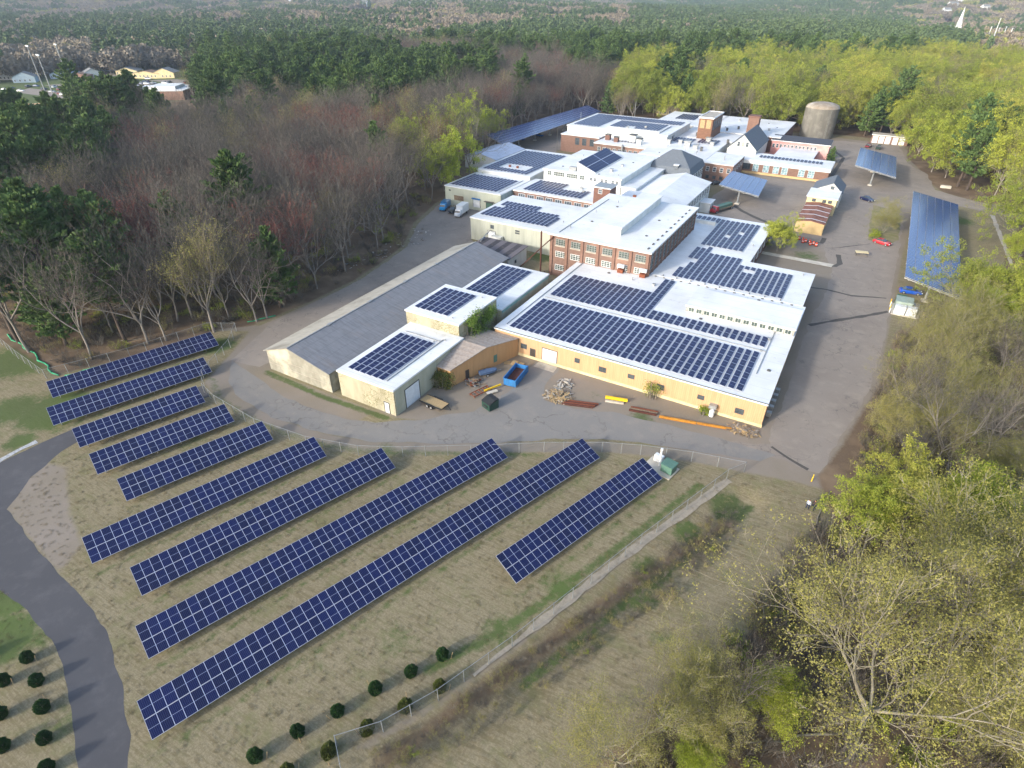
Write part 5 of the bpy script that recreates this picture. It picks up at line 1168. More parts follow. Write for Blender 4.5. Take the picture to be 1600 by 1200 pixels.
# scattered far woods: one object per kind, made of the same trees
def lod(kind, matl, matl2, seed, H, n, size, shape, loc, label, name):
    r = np.random.default_rng(seed); parts = []; nT = 9
    for t_ in range(nT):
        cx, cy = (t_ % 3 - 1) * 10 + r.uniform(-3, 3), (t_ // 3 - 1) * 10 + r.uniform(-3, 3); h = H * r.uniform(.8, 1.15)
        u = randunit(r, n); rad = r.uniform(.75, 1.05, (n, 1)); c = u * rad * np.array([[shape, shape, h * .36]]) + np.array([[cx, cy, h * .62]])
        if kind == 'pine': 
            zz = (c[:, 2] - h * .2) / h; c[:, 0] = cx + (c[:, 0] - cx) * (1.25 - zz); c[:, 1] = cy + (c[:, 1] - cy) * (1.25 - zz)
        U = randunit(r, n); W = np.cross(U, randunit(r, n)); W /= np.linalg.norm(W, axis=1, keepdims=True) + 1e-6; s = size * r.uniform(.6, 1.3, n)[:, None]
        parts.append((quads(c, U * s * .5, W * s * .3), 1)); parts.append((tubes([((cx, cy, 0), (cx, cy, h * .75), .3, .12)], 4), 0))
    v, f, mi = join(parts); o = npmesh(name, v, f, [M['bark'], matl], None, mi); o.location = loc; tag(o, label, 'woods', kind='stuff'); return o
def gscatter(name, label, pts, sources, cat='woods'):
    """pts: (x,y,z,rot,scale,variant); sources: list of lists of objects"""
    me = bpy.data.meshes.new(name); n = len(pts); A = np.array(pts, float)
    me.vertices.add(n); me.vertices.foreach_set('co', A[:, :3].astype(np.float32).ravel())
    for nm, ty, c in (('rz', 'FLOAT', 3), ('sc', 'FLOAT', 4), ('vi', 'INT', 5)):
        a = me.attributes.new(nm, ty, 'POINT'); a.data.foreach_set('value', A[:, c].astype(np.float32 if ty == 'FLOAT' else np.int32))
    o = bpy.data.objects.new(name, me); COL.objects.link(o); tag(o, label, cat, kind='stuff')
    ng = bpy.data.node_groups.new(name, 'GeometryNodeTree'); ng.interface.new_socket('Geometry', in_out='INPUT', socket_type='NodeSocketGeometry'); ng.interface.new_socket('Geometry', in_out='OUTPUT', socket_type='NodeSocketGeometry')
    N = ng.nodes; gi = N.new('NodeGroupInput'); go = N.new('NodeGroupOutput'); jn = N.new('GeometryNodeJoinGeometry')
    def attr(nm, ty): a = N.new('GeometryNodeInputNamedAttribute'); a.data_type = ty; a.inputs[0].default_value = nm; return a.outputs[0]
    rz, sc, vi = attr('rz', 'FLOAT'), attr('sc', 'FLOAT'), attr('vi', 'INT'); cx = N.new('ShaderNodeCombineXYZ'); ng.links.new(rz, cx.inputs[2])
    e2r = N.new('FunctionNodeEulerToRotation'); ng.links.new(cx.outputs[0], e2r.inputs[0])
    for k, src in enumerate(sources):
        cmp_ = N.new('FunctionNodeCompare'); cmp_.data_type = 'INT'; cmp_.operation = 'EQUAL'
        ia = [s for s in cmp_.inputs if s.type == 'INT']; ng.links.new(vi, ia[0]); ia[1].default_value = k
        ip = N.new('GeometryNodeInstanceOnPoints'); ng.links.new(gi.outputs[0], ip.inputs['Points']); ng.links.new(cmp_.outputs[0], ip.inputs['Selection'])
        jj = N.new('GeometryNodeJoinGeometry')
        for s in src:
            oi = N.new('GeometryNodeObjectInfo'); oi.transform_space = 'ORIGINAL'; oi.inputs['Object'].default_value = s; ng.links.new(oi.outputs['Geometry'], jj.inputs[0])
        ng.links.new(jj.outputs[0], ip.inputs['Instance']); ng.links.new(e2r.outputs[0], ip.inputs['Rotation']); ng.links.new(sc, ip.inputs['Scale']); ng.links.new(ip.outputs[0], jn.inputs[0])
    ng.links.new(jn.outputs[0], go.inputs[0]); md = o.modifiers.new('scatter', 'NODES'); md.node_group = ng; return o
VI = {'bare_tree': [], 'pine_tree': [], 'budding_tree': []}; VM = {}
for k in ('bare', 'red', 'tan', 'bud', 'pale', 'pine'):
    for i, s in enumerate(SRC[k]): VM[(k, i)] = len(VI[KN[k]]); VI[KN[k]].append(list(KIDS[s.name]))
for kn, nm, lb in (('bare_tree', 'bare_woods', 'brown mass of bare trees farther back in the forest'), ('pine_tree', 'pine_woods', 'dark green mass of pines farther back in the forest'), ('budding_tree', 'budding_woods', 'yellow-green mass of budding trees farther back')):
    pts = []
    for x, y, sc, k in far[kn]: pts.append((x, y, float(terrain(np.array(x), np.array(y))) - .1, rd.uniform(0, 6.28), sc, VM[(k, rd.randrange(len(SRC[k])))]))
    if pts: gscatter(nm, lb, pts, VI[kn])
# distant canopy in patches of nine trees
lb, lt, lp, lg = [], [], [], []
FT = leafmat('far_bare_canopy', ['#857e72', '#8f8778', '#7f7a72'], .95, 0); FN = leafmat('far_pine_canopy', ['#5a6e48', '#647850', '#526643'], .95, 0); FB = leafmat('far_green_canopy', ['#979a56', '#a0a062', '#8a9258'], .95, 0); FA = leafmat('far_tan_canopy', ['#968b78', '#8f8573', '#9c917b'], .95, 0)
LODS = [lod('b', FT, None, 1, 17, 260, 1.9, 5.6, (0, 0, 0), 'patch of brown bare woods in the distance', 'bare_woods_patch'), lod('b', FA, None, 2, 16, 260, 1.9, 5.6, (0, 0, 0), 'patch of tan budding woods in the distance', 'tan_woods_patch'),
        lod('pine', FN, None, 3, 21, 280, 1.8, 4.6, (0, 0, 0), 'patch of dark pines in the distance', 'pine_woods_patch'), lod('g', FB, None, 4, 14, 260, 1.8, 5.6, (0, 0, 0), 'patch of yellow-green woods in the distance', 'green_woods_patch'), lod('g', M['buds_pale'], None, 6, 14, 260, 1.9, 5.6, (0, 0, 0), 'patch of pale olive woods in the distance', 'olive_woods_patch')]
pts = []; 
for (a, b, st) in ((620, 1600, 27), (1600, 3200, 31), (3200, 7500, 60)):
    for x, y, d in grid_pts(a, b, st):
        tx, ty = PX(x, y, 15)
        if hidden(tx, ty, 'x'): continue
        if abs(x - G(1492, 60)[0]) < 26 and -60 < y - G(1492, 60)[1] < 30: continue
        k = species(x, y, rd); v_ = {'bare': 0, 'red': 0, 'tan': 1, 'pine': 2, 'bud': 3, 'pale': 4, 'bright': 3}[k]
        pts.append((x, y, float(terrain(np.array(x), np.array(y))) - .3, rd.uniform(0, 6.28), (1.0 if st < 50 else 2.0) * rd.uniform(.9, 1.1), v_))
gs = gscatter('distant_woods', 'mixed brown and green woods stretching to the horizon', pts[5:], [[o] for o in LODS])
for o, p in zip(LODS, pts[:5]): o.location = p[:3]
# low brush and undergrowth
def brushmesh(seed, H, n, twm, lfm=None, ln_=0, ls=.12):
    r = np.random.default_rng(seed); segs = []; tips = []
    for i in range(n):
        a = r.uniform(0, 6.28); o = r.uniform(0, .9); p = np.array([math.cos(a) * o, math.sin(a) * o, -.05]); d = np.array([math.cos(a) * .4, math.sin(a) * .4, 1.]) + r.normal(size=3) * .25; L = H * r.uniform(.5, 1.1); e = p + d * L; segs.append((p, e, .018, .008))
        for q in range(4): f_ = r.uniform(.4, 1); c = p + d * L * f_; tips.append((Vector(c), Vector(d)))
    tq, E = twigs(tips, r, 3, H * .35, .022); parts = [(tubes(segs, 3), 0), (tq, 0)]
    if ln_: parts.append((leaves(E, r, ln_, ls, .12), 1))
    v, f, mi = join(parts); return npmesh('brush', v, f, [twm] + ([lfm] if lfm else []), None, mi)
BR = [brushmesh(1, 1.6, 26, M['twig']), brushmesh(2, 1.3, 24, M['twig_tan'], M['buds_pale'], 1, .1), brushmesh(3, 1.1, 20, M['twig'], M['buds'], 3, .12), brushmesh(4, .35, 34, M['straw'])]
for o, (x, y), lb_ in zip(BR, ((3.0, 45.0), (-5.5, 45.5), (6.5, 52), (-20, 24)), ('tangle of bare brush in the lower right clearing', 'tan brush clump beside the ditch below the fence', 'green-budded brush clump near the largest budding tree', 'tuft of dry straw grass near the lower fence')):
    o.location = (x, y, 0); tag(o, lb_, 'brush', kind='stuff')
bp = []
def addb(n, poly, w_, smin=.7, smax=1.3):
    X = [p[0] for p in poly]; Y = [p[1] for p in poly]; c = 0
    for _ in range(n * 6):
        if c >= n: break
        x = rd.uniform(min(X), max(X)); y = rd.uniform(min(Y), max(Y))
        if inside(np.array(x), np.array(y), poly) and inview(x, y, 2, 20): bp.append((x, y, float(terrain(np.array(x), np.array(y))), rd.uniform(0, 6.28), rd.uniform(smin, smax), rd.choices([0, 1, 2], w_)[0])); c += 1
addb(1300, [(5, 60), (9, 68), (10, 76), (12, 100), (15, 130), (40, 140), (45, 60), (30, 30), (0, 20), (-6, 26), (0, 40), (3, 50)], [5, 3, .7])
addb(450, [(-3, 64), (-1, 58), (-8, 42), (-15, 25), (-22, 13), (-24, 16), (-16, 33), (-10, 48), (-5, 62)], [6, 3, .1], .2, .42)
addb(900, [(-116, 38), (-112, 48), (-107, 60), (-103, 68), (-101, 80), (-100, 100), (-104, 118), (-114, 134), (-121, 155), (-160, 160), (-160, 40)], [6, 2, 1.2])
gscatter('underbrush', 'low tangled brush and saplings under the woods', bp, [[BR[0]], [BR[1]], [BR[2]]], 'brush')
gp = []
for _ in range(16000):
    x = rd.uniform(-112, 12); y = rd.uniform(3, 82)
    if not inview(x, y, 0, 5) or math.hypot(x, y) > 95: continue
    if not (inside(np.array(x), np.array(y), SITE)): continue
    gp.append((x, y))
X = np.array([p[0] for p in gp]); Y = np.array([p[1] for p in gp]); bad = inside(X, Y, ROAD) | inside(X, Y, PATH) | inside(X, Y, LOT) | inside(X, Y, NYARD)
bad |= inside(X, Y, [(-101, 66), (-93, 46), (-83, 43.5), (-62, 43.5), (-42, 52.5), (-22, 64.5), (-3, 71), (10, 73), (10, 100), (-110, 100)])
gscatter('dry_grass', 'short dry straw tufts over the solar field', [(x, y, 0, rd.uniform(0, 6.28), rd.uniform(.1, .3), 0) for (x, y), b_ in zip(gp, bad) if not b_], [[BR[3]]], 'grass')
# ------------------------------------------------------------------ fences
mf = NB('chain_link_mesh'); uvs = mf.sep(mf.tc.outputs['Object']); mf.b.inputs['Base Color'].default_value = (.2, .21, .21, 1); mf.rough(.6, .3)
u1 = mf.math('ADD', mf.math('ADD', uvs[0], uvs[1]), uvs[2]); u2 = mf.math('SUBTRACT', mf.math('ADD', uvs[0], uvs[1]), uvs[2])
def wire(u): return mf.math('GREATER_THAN', mf.math('ABSOLUTE', mf.math('SUBTRACT', mf.math('FRACT', mf.math('MULTIPLY', u, 12)), .5)), .465)
al = mf.math('MAXIMUM', wire(u1), wire(u2)); mf.l(al, mf.b.inputs['Alpha'])
def fence(label, pts, h=1.9, step=3.0, name='chain_link_fence', post=M['galv'], meshm=mf.mat, rail=True, pr=.05):
    root = thing(name, label, 'fence', (pts[0][0], pts[0][1], 0)); L = [Vector(p) for p in pts]; me = MB(); rl = MB(); acc = 0
    for i in range(len(L) - 1):
        a, b = L[i], L[i + 1]; d = (b - a).length; n = max(1, round(d / step))
        if rail: rl.tube((a.x, a.y, h), (b.x, b.y, h), .03, .03, 4)
        me.quad([(a.x, a.y, .05), (b.x, b.y, .05), (b.x, b.y, h), (a.x, a.y, h)])
        for j in range(n + (i == len(L) - 2)):
            p = a.lerp(b, j / n); MB().tube((p.x, p.y, -.2), (p.x, p.y, h + .08), pr, pr, 5).build('post', post, root)
    me.build('wire_mesh', meshm, root)
    if rail: rl.build('top_rail', post, root)
    return root
fence('chain link fence curving along the perimeter road around the solar field', [(-110.5, 46.2), (-106.4, 60.3), (-101.5, 63.0), (-97, 58), (-91.8, 48.3), (-88, 45.6), (-83.3, 44.4), (-72.4, 43.4), (-62.0, 44.3), (-53.7, 46.6), (-47.8, 49.7), (-42.2, 53.3), (-36.4, 57), (-30.2, 61.2), (-22.7, 65.6), (-17.5, 67.9), (-10.5, 70.2), (-3.3, 71.8)])
fence('straight chain link fence running down the slope to the lower photo edge', [(-3.3, 71.8), (-5.1, 69.0), (-11.5, 51.6), (-18.4, 31.5), (-21.8, 23.0), (-24.5, 18.0), (-27.3, 14.9), (-25.2, 13.4)])
fence('chain link fence on the left edge beside the green silt sock', [(-139, 36.6), (-128, 35.2), (-116.1, 34.2), (-110.5, 46.2)], h=1.9)
fence('dark fence crossing the grass behind the road on the right', [(32.5, 262), (34.5, 250), (36.2, 243)], h=1.6, post=M['door_dark'])
sheet('gravel_strip', stroke([(36.6, 229), (37.3, 205), (37.8, 185)], 1.0), M['concrete'], .02, .2, 1, seed=44)
def sock(label, pts, r=.16):
    b = MB()
    for p, q in zip(pts[:-1], pts[1:]): b.tube((p[0], p[1], r * .8), (q[0], q[1], r * .8), r, r, 7)
    o = b.build('silt_sock', M['silt'], None, smooth=True); tag(o, label, 'erosion sock')
def wob(a, b, n, s): 
    A_, B_ = Vector(a), Vector(b); return [tuple(A_.lerp(B_, i / n) + Vector((math.sin(i * 2.1), math.cos(i * 1.7))) * s) for i in range(n + 1)]
sock('bright green silt sock snaking along the left fence in front of the pines', wob((-140, 38.6), (-128, 37.6), 7, .25) + wob((-127, 37.4), (-115.5, 35.6), 7, .3), .15)
sock('green silt sock lying behind the rearmost solar row', wob((-114.2, 36.0), (-107.6, 52), 10, .35), .12)
sock('short green silt sock at the bend of the access road', wob((-102.8, 66.5), (-100.2, 71.5), 4, .2), .14)

# ------------------------------------------------------------------ vehicles
def paint(name, c): 
    if name in M: return M[name]
    m_ = NB(name); m_.rough(.3, .5); m_.col(lin(c)); m_.b.inputs['Coat Weight'].default_value = .5; M[name] = m_.mat; return m_.mat
def wheel(t, x, y, r=.33, w_=.22):
    o = MB().tube((x, y - w_ / 2, r), (x, y + w_ / 2, r), r, r, 14).build('wheel', M['tyre'], t, world=False)
    MB().tube((x, y - w_ / 2 - .01, r), (x, y + w_ / 2 + .01, r), r * .6, r * .6, 10).build('rim', M['rim'], o, world=False)
def loft(secs, mt, name, t, mi=None):
    """secs: (x, halfwidth bottom, halfwidth top, z0, z1) lofted with a rounded shoulder"""
    b = MB(); k = 8
    for x, wb, wt, z0, z1 in secs:
        zz = z0 + (z1 - z0) * .62; b.v += [(x, -wb * .92, z0), (x, -wb, z0 + (z1 - z0) * .25), (x, -wb, zz), (x, -wt, z1), (x, wt, z1), (x, wb, zz), (x, wb, z0 + (z1 - z0) * .25), (x, wb * .92, z0)]
    for i in range(len(secs) - 1):
        for j in range(k): q = (j + 1) % k; b.f.append((i * k + j, (i + 1) * k + j, (i + 1) * k + q, i * k + q)); b.m.append(0)
    b.f.append(tuple(range(k))); b.m.append(0); n = (len(secs) - 1) * k; b.f.append(tuple(n + i for i in reversed(range(k)))); b.m.append(0)
    return b.build(name, mt, t, world=False, smooth=False)
def car(label, x, y, rz, c, kind='sedan', z=0, group=None, simple=False):
    t = thing({'sedan': 'parked_car', 'suv': 'parked_car', 'pickup': 'pickup_truck'}[kind], label, {'sedan': 'car', 'suv': 'car', 'pickup': 'pickup truck'}[kind], (x, y, z), rz, group); pm = paint('paint_' + c[1:], c)
    if kind == 'sedan':
        loft([(-2.25, .72, .6, .35, .75), (-2.1, .85, .7, .25, .95), (-1.2, .9, .78, .22, 1.0), (.9, .9, .78, .22, .95), (1.9, .86, .7, .24, .82), (2.25, .68, .5, .35, .62)], pm, 'body', t)
        loft([(-1.75, .72, .62, .93, 1.0), (-1.1, .76, .58, .95, 1.38), (.1, .76, .6, .95, 1.42), (.95, .74, .6, .93, 1.0)], M['glass'], 'windows', t); loft([(-1.1, .6, .5, 1.36, 1.43), (-.3, .62, .54, 1.38, 1.48), (.15, .6, .5, 1.38, 1.44)], pm, 'roof', t)
    elif kind == 'suv':
        loft([(-2.3, .85, .75, .35, 1.0), (-2.2, .92, .8, .3, 1.1), (.8, .93, .8, .3, 1.1), (1.9, .9, .74, .32, 1.0), (2.3, .8, .6, .4, .8)], pm, 'body', t)
        loft([(-2.15, .8, .7, 1.08, 1.3), (-1.9, .8, .66, 1.08, 1.68), (.2, .8, .66, 1.08, 1.7), (1.0, .78, .66, 1.05, 1.12)], M['glass'], 'windows', t); loft([(-1.95, .68, .6, 1.66, 1.74), (.2, .68, .6, 1.68, 1.76)], pm, 'roof', t)
    else:
        loft([(-2.7, .9, .86, .5, 1.0), (-.5, .95, .88, .45, 1.05), (1.6, .95, .82, .45, 1.08), (2.6, .88, .7, .5, .95)], pm, 'body', t); loft([(-.6, .82, .72, 1.03, 1.6), (.5, .82, .7, 1.05, 1.75), (1.3, .8, .7, 1.05, 1.12)], M['glass'], 'windows', t)
        loft([(-.65, .74, .68, 1.7, 1.78), (.5, .74, .66, 1.72, 1.8)], pm, 'roof', t); MB().box(-2.6, -.75, 1.0, -.75, .75, 1.06).build('bed', M['black'], t, world=False)
    if not simple:
        for a in (-1.4, 1.4):
            for b_ in (-.8, .8): wheel(t, a, b_)
        for s_ in (-.6, .6): MB().box(2.1, s_ - .14, .55, 2.3, s_ + .14, .7).build('headlight', M['door_white'], t, world=False)
        for s_ in (-.65, .65): MB().box(-2.32, s_ - .1, .65, -2.2, s_ + .1, .8).build('tail_light', M['red_paint'], t, world=False)
    return t
def boxtruck(label, x, y, rz, cab, box, L=6.0, flat=False, H=2.3):
    t = thing('box_truck' if not flat else 'flatbed_truck', label, 'truck', (x, y, 0), rz); pm = paint('paint_' + cab[1:], cab); bm_ = paint('paint_' + box[1:], box)
    loft([(L / 2 - 1.9, .98, .9, .5, 2.1), (L / 2 - .9, .98, .88, .45, 2.15), (L / 2 - .5, .98, .85, .45, 1.35), (L / 2, .92, .8, .45, 1.15)], pm, 'cab', t)
    MB().quad([(L / 2 - .86, -.8, 2.05), (L / 2 - .48, -.82, 1.38), (L / 2 - .48, .82, 1.38), (L / 2 - .86, .8, 2.05)][::-1]).build('windscreen', M['glass'], t, world=False)
    if not flat:
        b = MB().box(-L / 2, -1.08, .8, L / 2 - 1.95, 1.08, .8 + H, 0); b.box(-L / 2 - .03, -1.1, .8 + H, L / 2 - 1.9, 1.1, .86 + H, 0); b.build('cargo_box', bm_, t, world=False)
    else:
        MB().box(-L / 2, -1.1, .9, L / 2 - 2.0, 1.1, 1.05).box(-L / 2, -1.1, 1.05, -L / 2 + .06, 1.1, 1.5).build('flatbed', M['wood_dark'], t, world=False); MB().box(-L / 2 + .4, -.8, 1.06, L / 2 - 2.4, .7, 1.9).build('load', M['green_box'], t, world=False)
    for a in (-L / 2 + .9, L / 2 - 1.0):
        for b_ in (-.9, .9): wheel(t, a, b_, .42, .26)
    return t
car('bright blue sedan parked at the lot edge next to the switchgear', 16.0, 152.4, R(8), '#1d55b8')
car('dark navy coupe alone on the open lot beyond the planting island', 2.3, 226.0, R(-35), '#141f45')
car('small red car parked at the near tip of the planting island', 8.7, 184.3, R(-25), '#b3202c')
car('maroon pickup in front of the brick garage', -3.0, 313.2, R(80), '#7a1c2c', 'pickup')
car('dark green pickup next to the maroon pickup at the brick garage', 1.0, 311.8, R(85), '#1f3a34', 'pickup')
boxtruck('small white box truck parked at the loading dock building', -104.0, 147.2, R(-82), '#dfe4e8', '#e3e8ec', 6.2)
boxtruck('bright blue truck leftmost at the loading dock building', -111.6, 149.2, R(-75), '#2b93cf', '#2a6d9e', 5.2, H=1.6)
car('black SUV between the blue and white trucks', -107.6, 148.0, R(-78), '#15181c', 'suv')
boxtruck('long truck with red cab and loaded bed beside the white gable mill', -36.2, 191.5, R(-112), '#a02a34', '#9aa3a8', 9.5, True)
car('dark car close to the brick two-storey wing', -44.8, 220.5, R(20), '#20242b')
car('black car under the small canopy beside the brick wing', -38.5, 223.5, R(70), '#1b1d22', 'suv')
for i, (px, py, c, kd) in enumerate(((800, 222, '#8b949c', 'suv'), (812, 219, '#1f4f9a', 'pickup'), (826, 214, '#23313f', 'suv'), (841, 213, '#2e6bb5', 'pickup'), (795, 226, '#c9ced2', 'sedan'))):
    x, y = G(px, py); car(('grey SUV', 'blue pickup', 'dark SUV', 'bright blue pickup', 'silver sedan')[i] + ' under the very long canopy at the forest edge' + ('', '', '', ', at its darkest part', ', nearest the white shed')[i], x, y, R(160), c, kd)
# trailers, containers
t = thing('flatbed_trailer', 'small tandem-axle flatbed trailer with weathered wood deck by the white garage door', 'trailer', (-51.6, 62.6, 0), R(-4))
MB().box(-2.3, -1.0, .62, 2.3, 1.0, .7).build('deck', M['wood'], t, world=False)
b = MB(); b.box(-2.35, -1.05, .5, 2.35, -1.0, .78).box(-2.35, 1.0, .5, 2.35, 1.05, .78).box(-2.35, -1.0, .5, -2.3, 1.0, .61).box(2.3, -1.0, .5, 2.35, 1.0, .61); b.tube((2.35, -.6, .55), (3.6, 0, .5), .06).tube((2.35, .6, .55), (3.6, 0, .5), .06); b.build('frame', M['black'], t, world=False)
for a in (-.5, .35):
    for b_ in (-1.18, 1.18): wheel(t, a, b_, .34, .2)
b = MB(); b.box(-1.0, -1.32, .74, .85, -1.06, .8).box(-1.0, 1.06, .74, .85, 1.32, .8); b.build('fender', M['black'], t, world=False)
t = thing('roll_off_dumpster', 'bright blue open-topped roll-off dumpster in the dirt yard', 'dumpster', (-43.8, 76.3, 0), R(96))
b = MB(); L_, W_, Hh = 2.7, 1.15, 1.55
for P in ([(-L_, -W_), (L_, -W_), (L_, -W_ + .08), (-L_, -W_ + .08)], [(-L_, W_ - .08), (L_, W_ - .08), (L_, W_), (-L_, W_)], [(-L_, -W_ + .08), (-L_ + .08, -W_ + .08), (-L_ + .08, W_ - .08), (-L_, W_ - .08)], [(L_ - .08, -W_ + .08), (L_, -W_ + .08), (L_, W_ - .08), (L_ - .08, W_ - .08)]): b.prism(P, .2, Hh)
b.box(-L_ + .08, -W_ + .08, .2, L_ - .08, W_ - .08, .3)
b.build('body', M['blue_paint'], t, world=False)
b = MB()
for i in range(7): x = -L_ + .3 + i * .85; b.box(x, -W_ - .07, .22, x + .1, -W_ - .001, Hh); b.box(x, W_ + .001, .22, x + .1, W_ + .07, Hh)
b.box(-L_ - .04, -W_ - .09, Hh, L_ + .04, -W_ + .06, Hh + .09).box(-L_ - .04, W_ - .06, Hh, L_ + .04, W_ + .09, Hh + .09); b.build('ribs', M['blue_paint'], t, world=False)
MB().box(-L_ + .1, -W_ + .1, .31, L_ - .1, W_ - .1, .75).build('debris', M['rust_dark'], t, world=False)
for a in (-2.2, 2.2):
    for b_ in (-.8, .8): MB().tube((a, b_ - .1, .1), (a, b_ + .1, .1), .12, .12, 8).build('roller', M['black'], t, world=False)
t = thing('green_dumpster', 'dark green closed dumpster with sloping black lid at the edge of the road', 'dumpster', (-43.2, 66.8, 0), R(-20))
b = MB(); b.v = [(-1, -.95, .1), (1, -.95, .1), (1, .95, .1), (-1, .95, .1), (-1.05, -1, 1.35), (1.05, -1, 1.35), (1.05, 1, 1.8), (-1.05, 1, 1.8)]; b.f = [(0, 3, 2, 1), (0, 1, 5, 4), (1, 2, 6, 5), (2, 3, 7, 6), (3, 0, 4, 7)]; b.m = [0] * 5
b.build('body', M['green_paint'], t, world=False)
b = MB(); b.v = [(-1.1, -1.05, 1.36), (1.1, -1.05, 1.36), (1.1, .2, 1.85), (-1.1, .2, 1.85), (1.1, 1.05, 1.83), (-1.1, 1.05, 1.83)]; b.f = [(0, 1, 2, 3), (3, 2, 4, 5)]; b.m = [0, 0]; b.build('lid', M['black'], t, world=False)
MB().box(-.5, -1.08, .6, .5, -1.0, .9).build('fork_pocket', M['black'], t, world=False)
t = thing('boat_trailer', 'small blue-grey boat trailer beside the tan shed wall', 'trailer', (-48.9, 75.0, 0), R(55))
loft([(-1.6, .5, .6, .5, .9), (0, .6, .7, .45, .95), (1.2, .45, .5, .5, .95), (1.8, .1, .12, .6, .95)], mat('blue_grey_hull', '#5b7396', '#4a607f', .5, 2), 'hull', t)
for b_ in (-.7, .7): wheel(t, -.3, b_, .3, .16)
MB().tube((1.6, 0, .5), (2.6, 0, .45), .05).build('tongue', M['galv'], t, world=False)
# pallets
t = thing('wooden_pallet', 'lowest pallet of the pale pallet stack by the yellow building door', 'pallet', (-46.6, 80.6, 0), R(15), 'pallets stacked in the dirt yard')
b = MB()
for i in range(7): b.box(-.6, -.5 + i * .155, .1, .6, -.42 + i * .155, .125)
b.build('deck_boards', M['wood'], t, world=False)
b = MB()
for y_ in (-.48, -.03, .42): b.box(-.6, y_, .0, .6, y_ + .06, .098)
b.build('stringers', M['wood_dark'], t, world=False)
for i, (x, y, z, rz, lb_) in enumerate(((-46.6, 80.6, .15, .3, 'second pallet up in the stack by the yellow building door'), (-46.5, 80.7, .30, .1, 'top pallet of the stack by the yellow building door'), (-45.5, 80.9, 0, -.2, 'pallet on the ground right of the pallet stack'),
                                        (-47.9, 80.2, 0, .5, 'pallet on the ground left of the pallet stack'), (-45.4, 80.9, .15, .05, 'pale pallet resting on another right of the stack'), (-35.6, 75.6, .1, .7, 'pallet tipped on the scrap wood pile near the road'), (-34.4, 74.9, .25, 1.1, 'pallet on the near side of the scrap wood pile'))):
    dup(t, (x, y, z), rz, lb_)
def scrap(name, label, cat, cx, cy, rx, ry, n, mats_, Ls=(.6, 2.2), seed=0, hz=.8):
    r = random.Random(seed); b = MB()
    for i in range(n):
        a = r.uniform(0, 6.28); q = r.random() ** .5; x = cx + rx * q * math.cos(a); y = cy + ry * q * math.sin(a); z = .05 + (1 - q) * hz * r.random(); L = r.uniform(*Ls); d = Vector((math.cos(r.uniform(0, 6.28)), math.sin(r.uniform(0, 6.28)), r.uniform(-.15, .15))).normalized() * L / 2
        s = d.cross(Vector((0, 0, 1))).normalized() * r.uniform(.04, .16); h = Vector((0, 0, r.uniform(.03, .1))); c = Vector((x, y, z)); k = len(b.v)
        for e in (-1, 1):
            for p in (-s, s, s + h, -s + h): b.v.append(tuple(c + d * e + p))
        b.f += [tuple(k + j for j in q_) for q_ in ((0, 1, 2, 3), (7, 6, 5, 4), (0, 4, 5, 1), (1, 5, 6, 2), (2, 6, 7, 3), (3, 7, 4, 0))]; b.m += [r.randrange(len(mats_))] * 6
    o = b.build(name, mats_); tag(o, label, cat, kind='stuff')
scrap('scrap_wood_pile', 'heap of broken pallets and boards at the corner of the road', 'scrap pile', -34.9, 75.3, 2.3, 1.9, 110, [M['wood'], M['wood_dark'], M['concrete'], M['wood']], (.6, 1.8), 1)
scrap('rubble_pile', 'grey concrete slabs and sheet scrap beside the dirt driveway', 'rubble', -35.6, 79.0, 1.6, 1.9, 45, [M['concrete'], M['concrete_pale'], M['galv']], (.6, 1.3), 2, .6)
scrap('metal_scrap', 'tangle of rusty and grey metal in front of the tan shed', 'scrap pile', -49.6, 71.5, 1.5, 1.3, 50, [M['rust'], M['galv'], M['wood_dark']], (.5, 1.8), 3)
scrap('brush_pile', 'pile of dead branches and pipes at the yellow building corner', 'brush pile', -5.4, 81.6, 2.2, 1.1, 150, [M['wood_dark'], M['bark'], M['wood']], (.8, 2.2), 4, .5)
scrap('scrap_bits', 'scattered scrap bits on the dirt at the edge of the access road', 'scrap', -106, 123, 6, 8, 60, [M['concrete'], M['wood_dark'], M['concrete_pale']], (.3, 1.2), 5, .2)
scrap('scrap_bits', 'scattered debris under the trees beside the access road', 'scrap', -104, 104, 4, 9, 50, [M['concrete'], M['wood_dark'], M['galv']], (.3, 1.0), 6, .2)
t = thing('rusty_rack', 'rusty red steel rack frame behind the dark green dumpster', 'rack', (-46.9, 69.6, 0), R(72))
b = MB()
for y_ in (-.6, .6): b.box(-2, y_ - .05, .25, 2, y_ + .05, .4)
b.build('rail', M['rust'], t, world=False)
for i in range(5): MB().box(-1.9 + i * .9, -.55, .28, -1.75 + i * .9, .55, .37).build('crossbar', M['rust'], t, world=False)
for a in (-1.8, 1.8):
    for y_ in (-.6, .6): MB().box(a - .06, y_ - .06, 0, a + .06, y_ + .06, .25).build('leg', M['rust'], t, world=False)
def beam(label, a, b_, w_, h, m_, z=0, group=None, name='steel_beam', cat='beam'):
    A_ = Vector(a); B_ = Vector(b_); d = (B_ - A_); L = d.length; t = thing(name, label, cat, (A_.x, A_.y, z), math.atan2(d.y, d.x), group); bb = MB()
    bb.box(0, -w_ / 2, 0, L, w_ / 2, h * .12).box(0, -w_ * .12, h * .12, L, w_ * .12, h * .88).box(0, -w_ / 2, h * .88, L, w_ / 2, h)
    bb.build('web_and_flanges', m_, t, world=False); return t
beam('long orange beam lying along the road edge below the yellow building', (-18.1, 78.3), (-12.4, 79.6), .35, .35, M['orange_paint'])
beam('orange beam continuing the long orange line toward the building corner', (-12.3, 79.7), (-7.2, 80.9), .35, .3, M['orange_paint'])
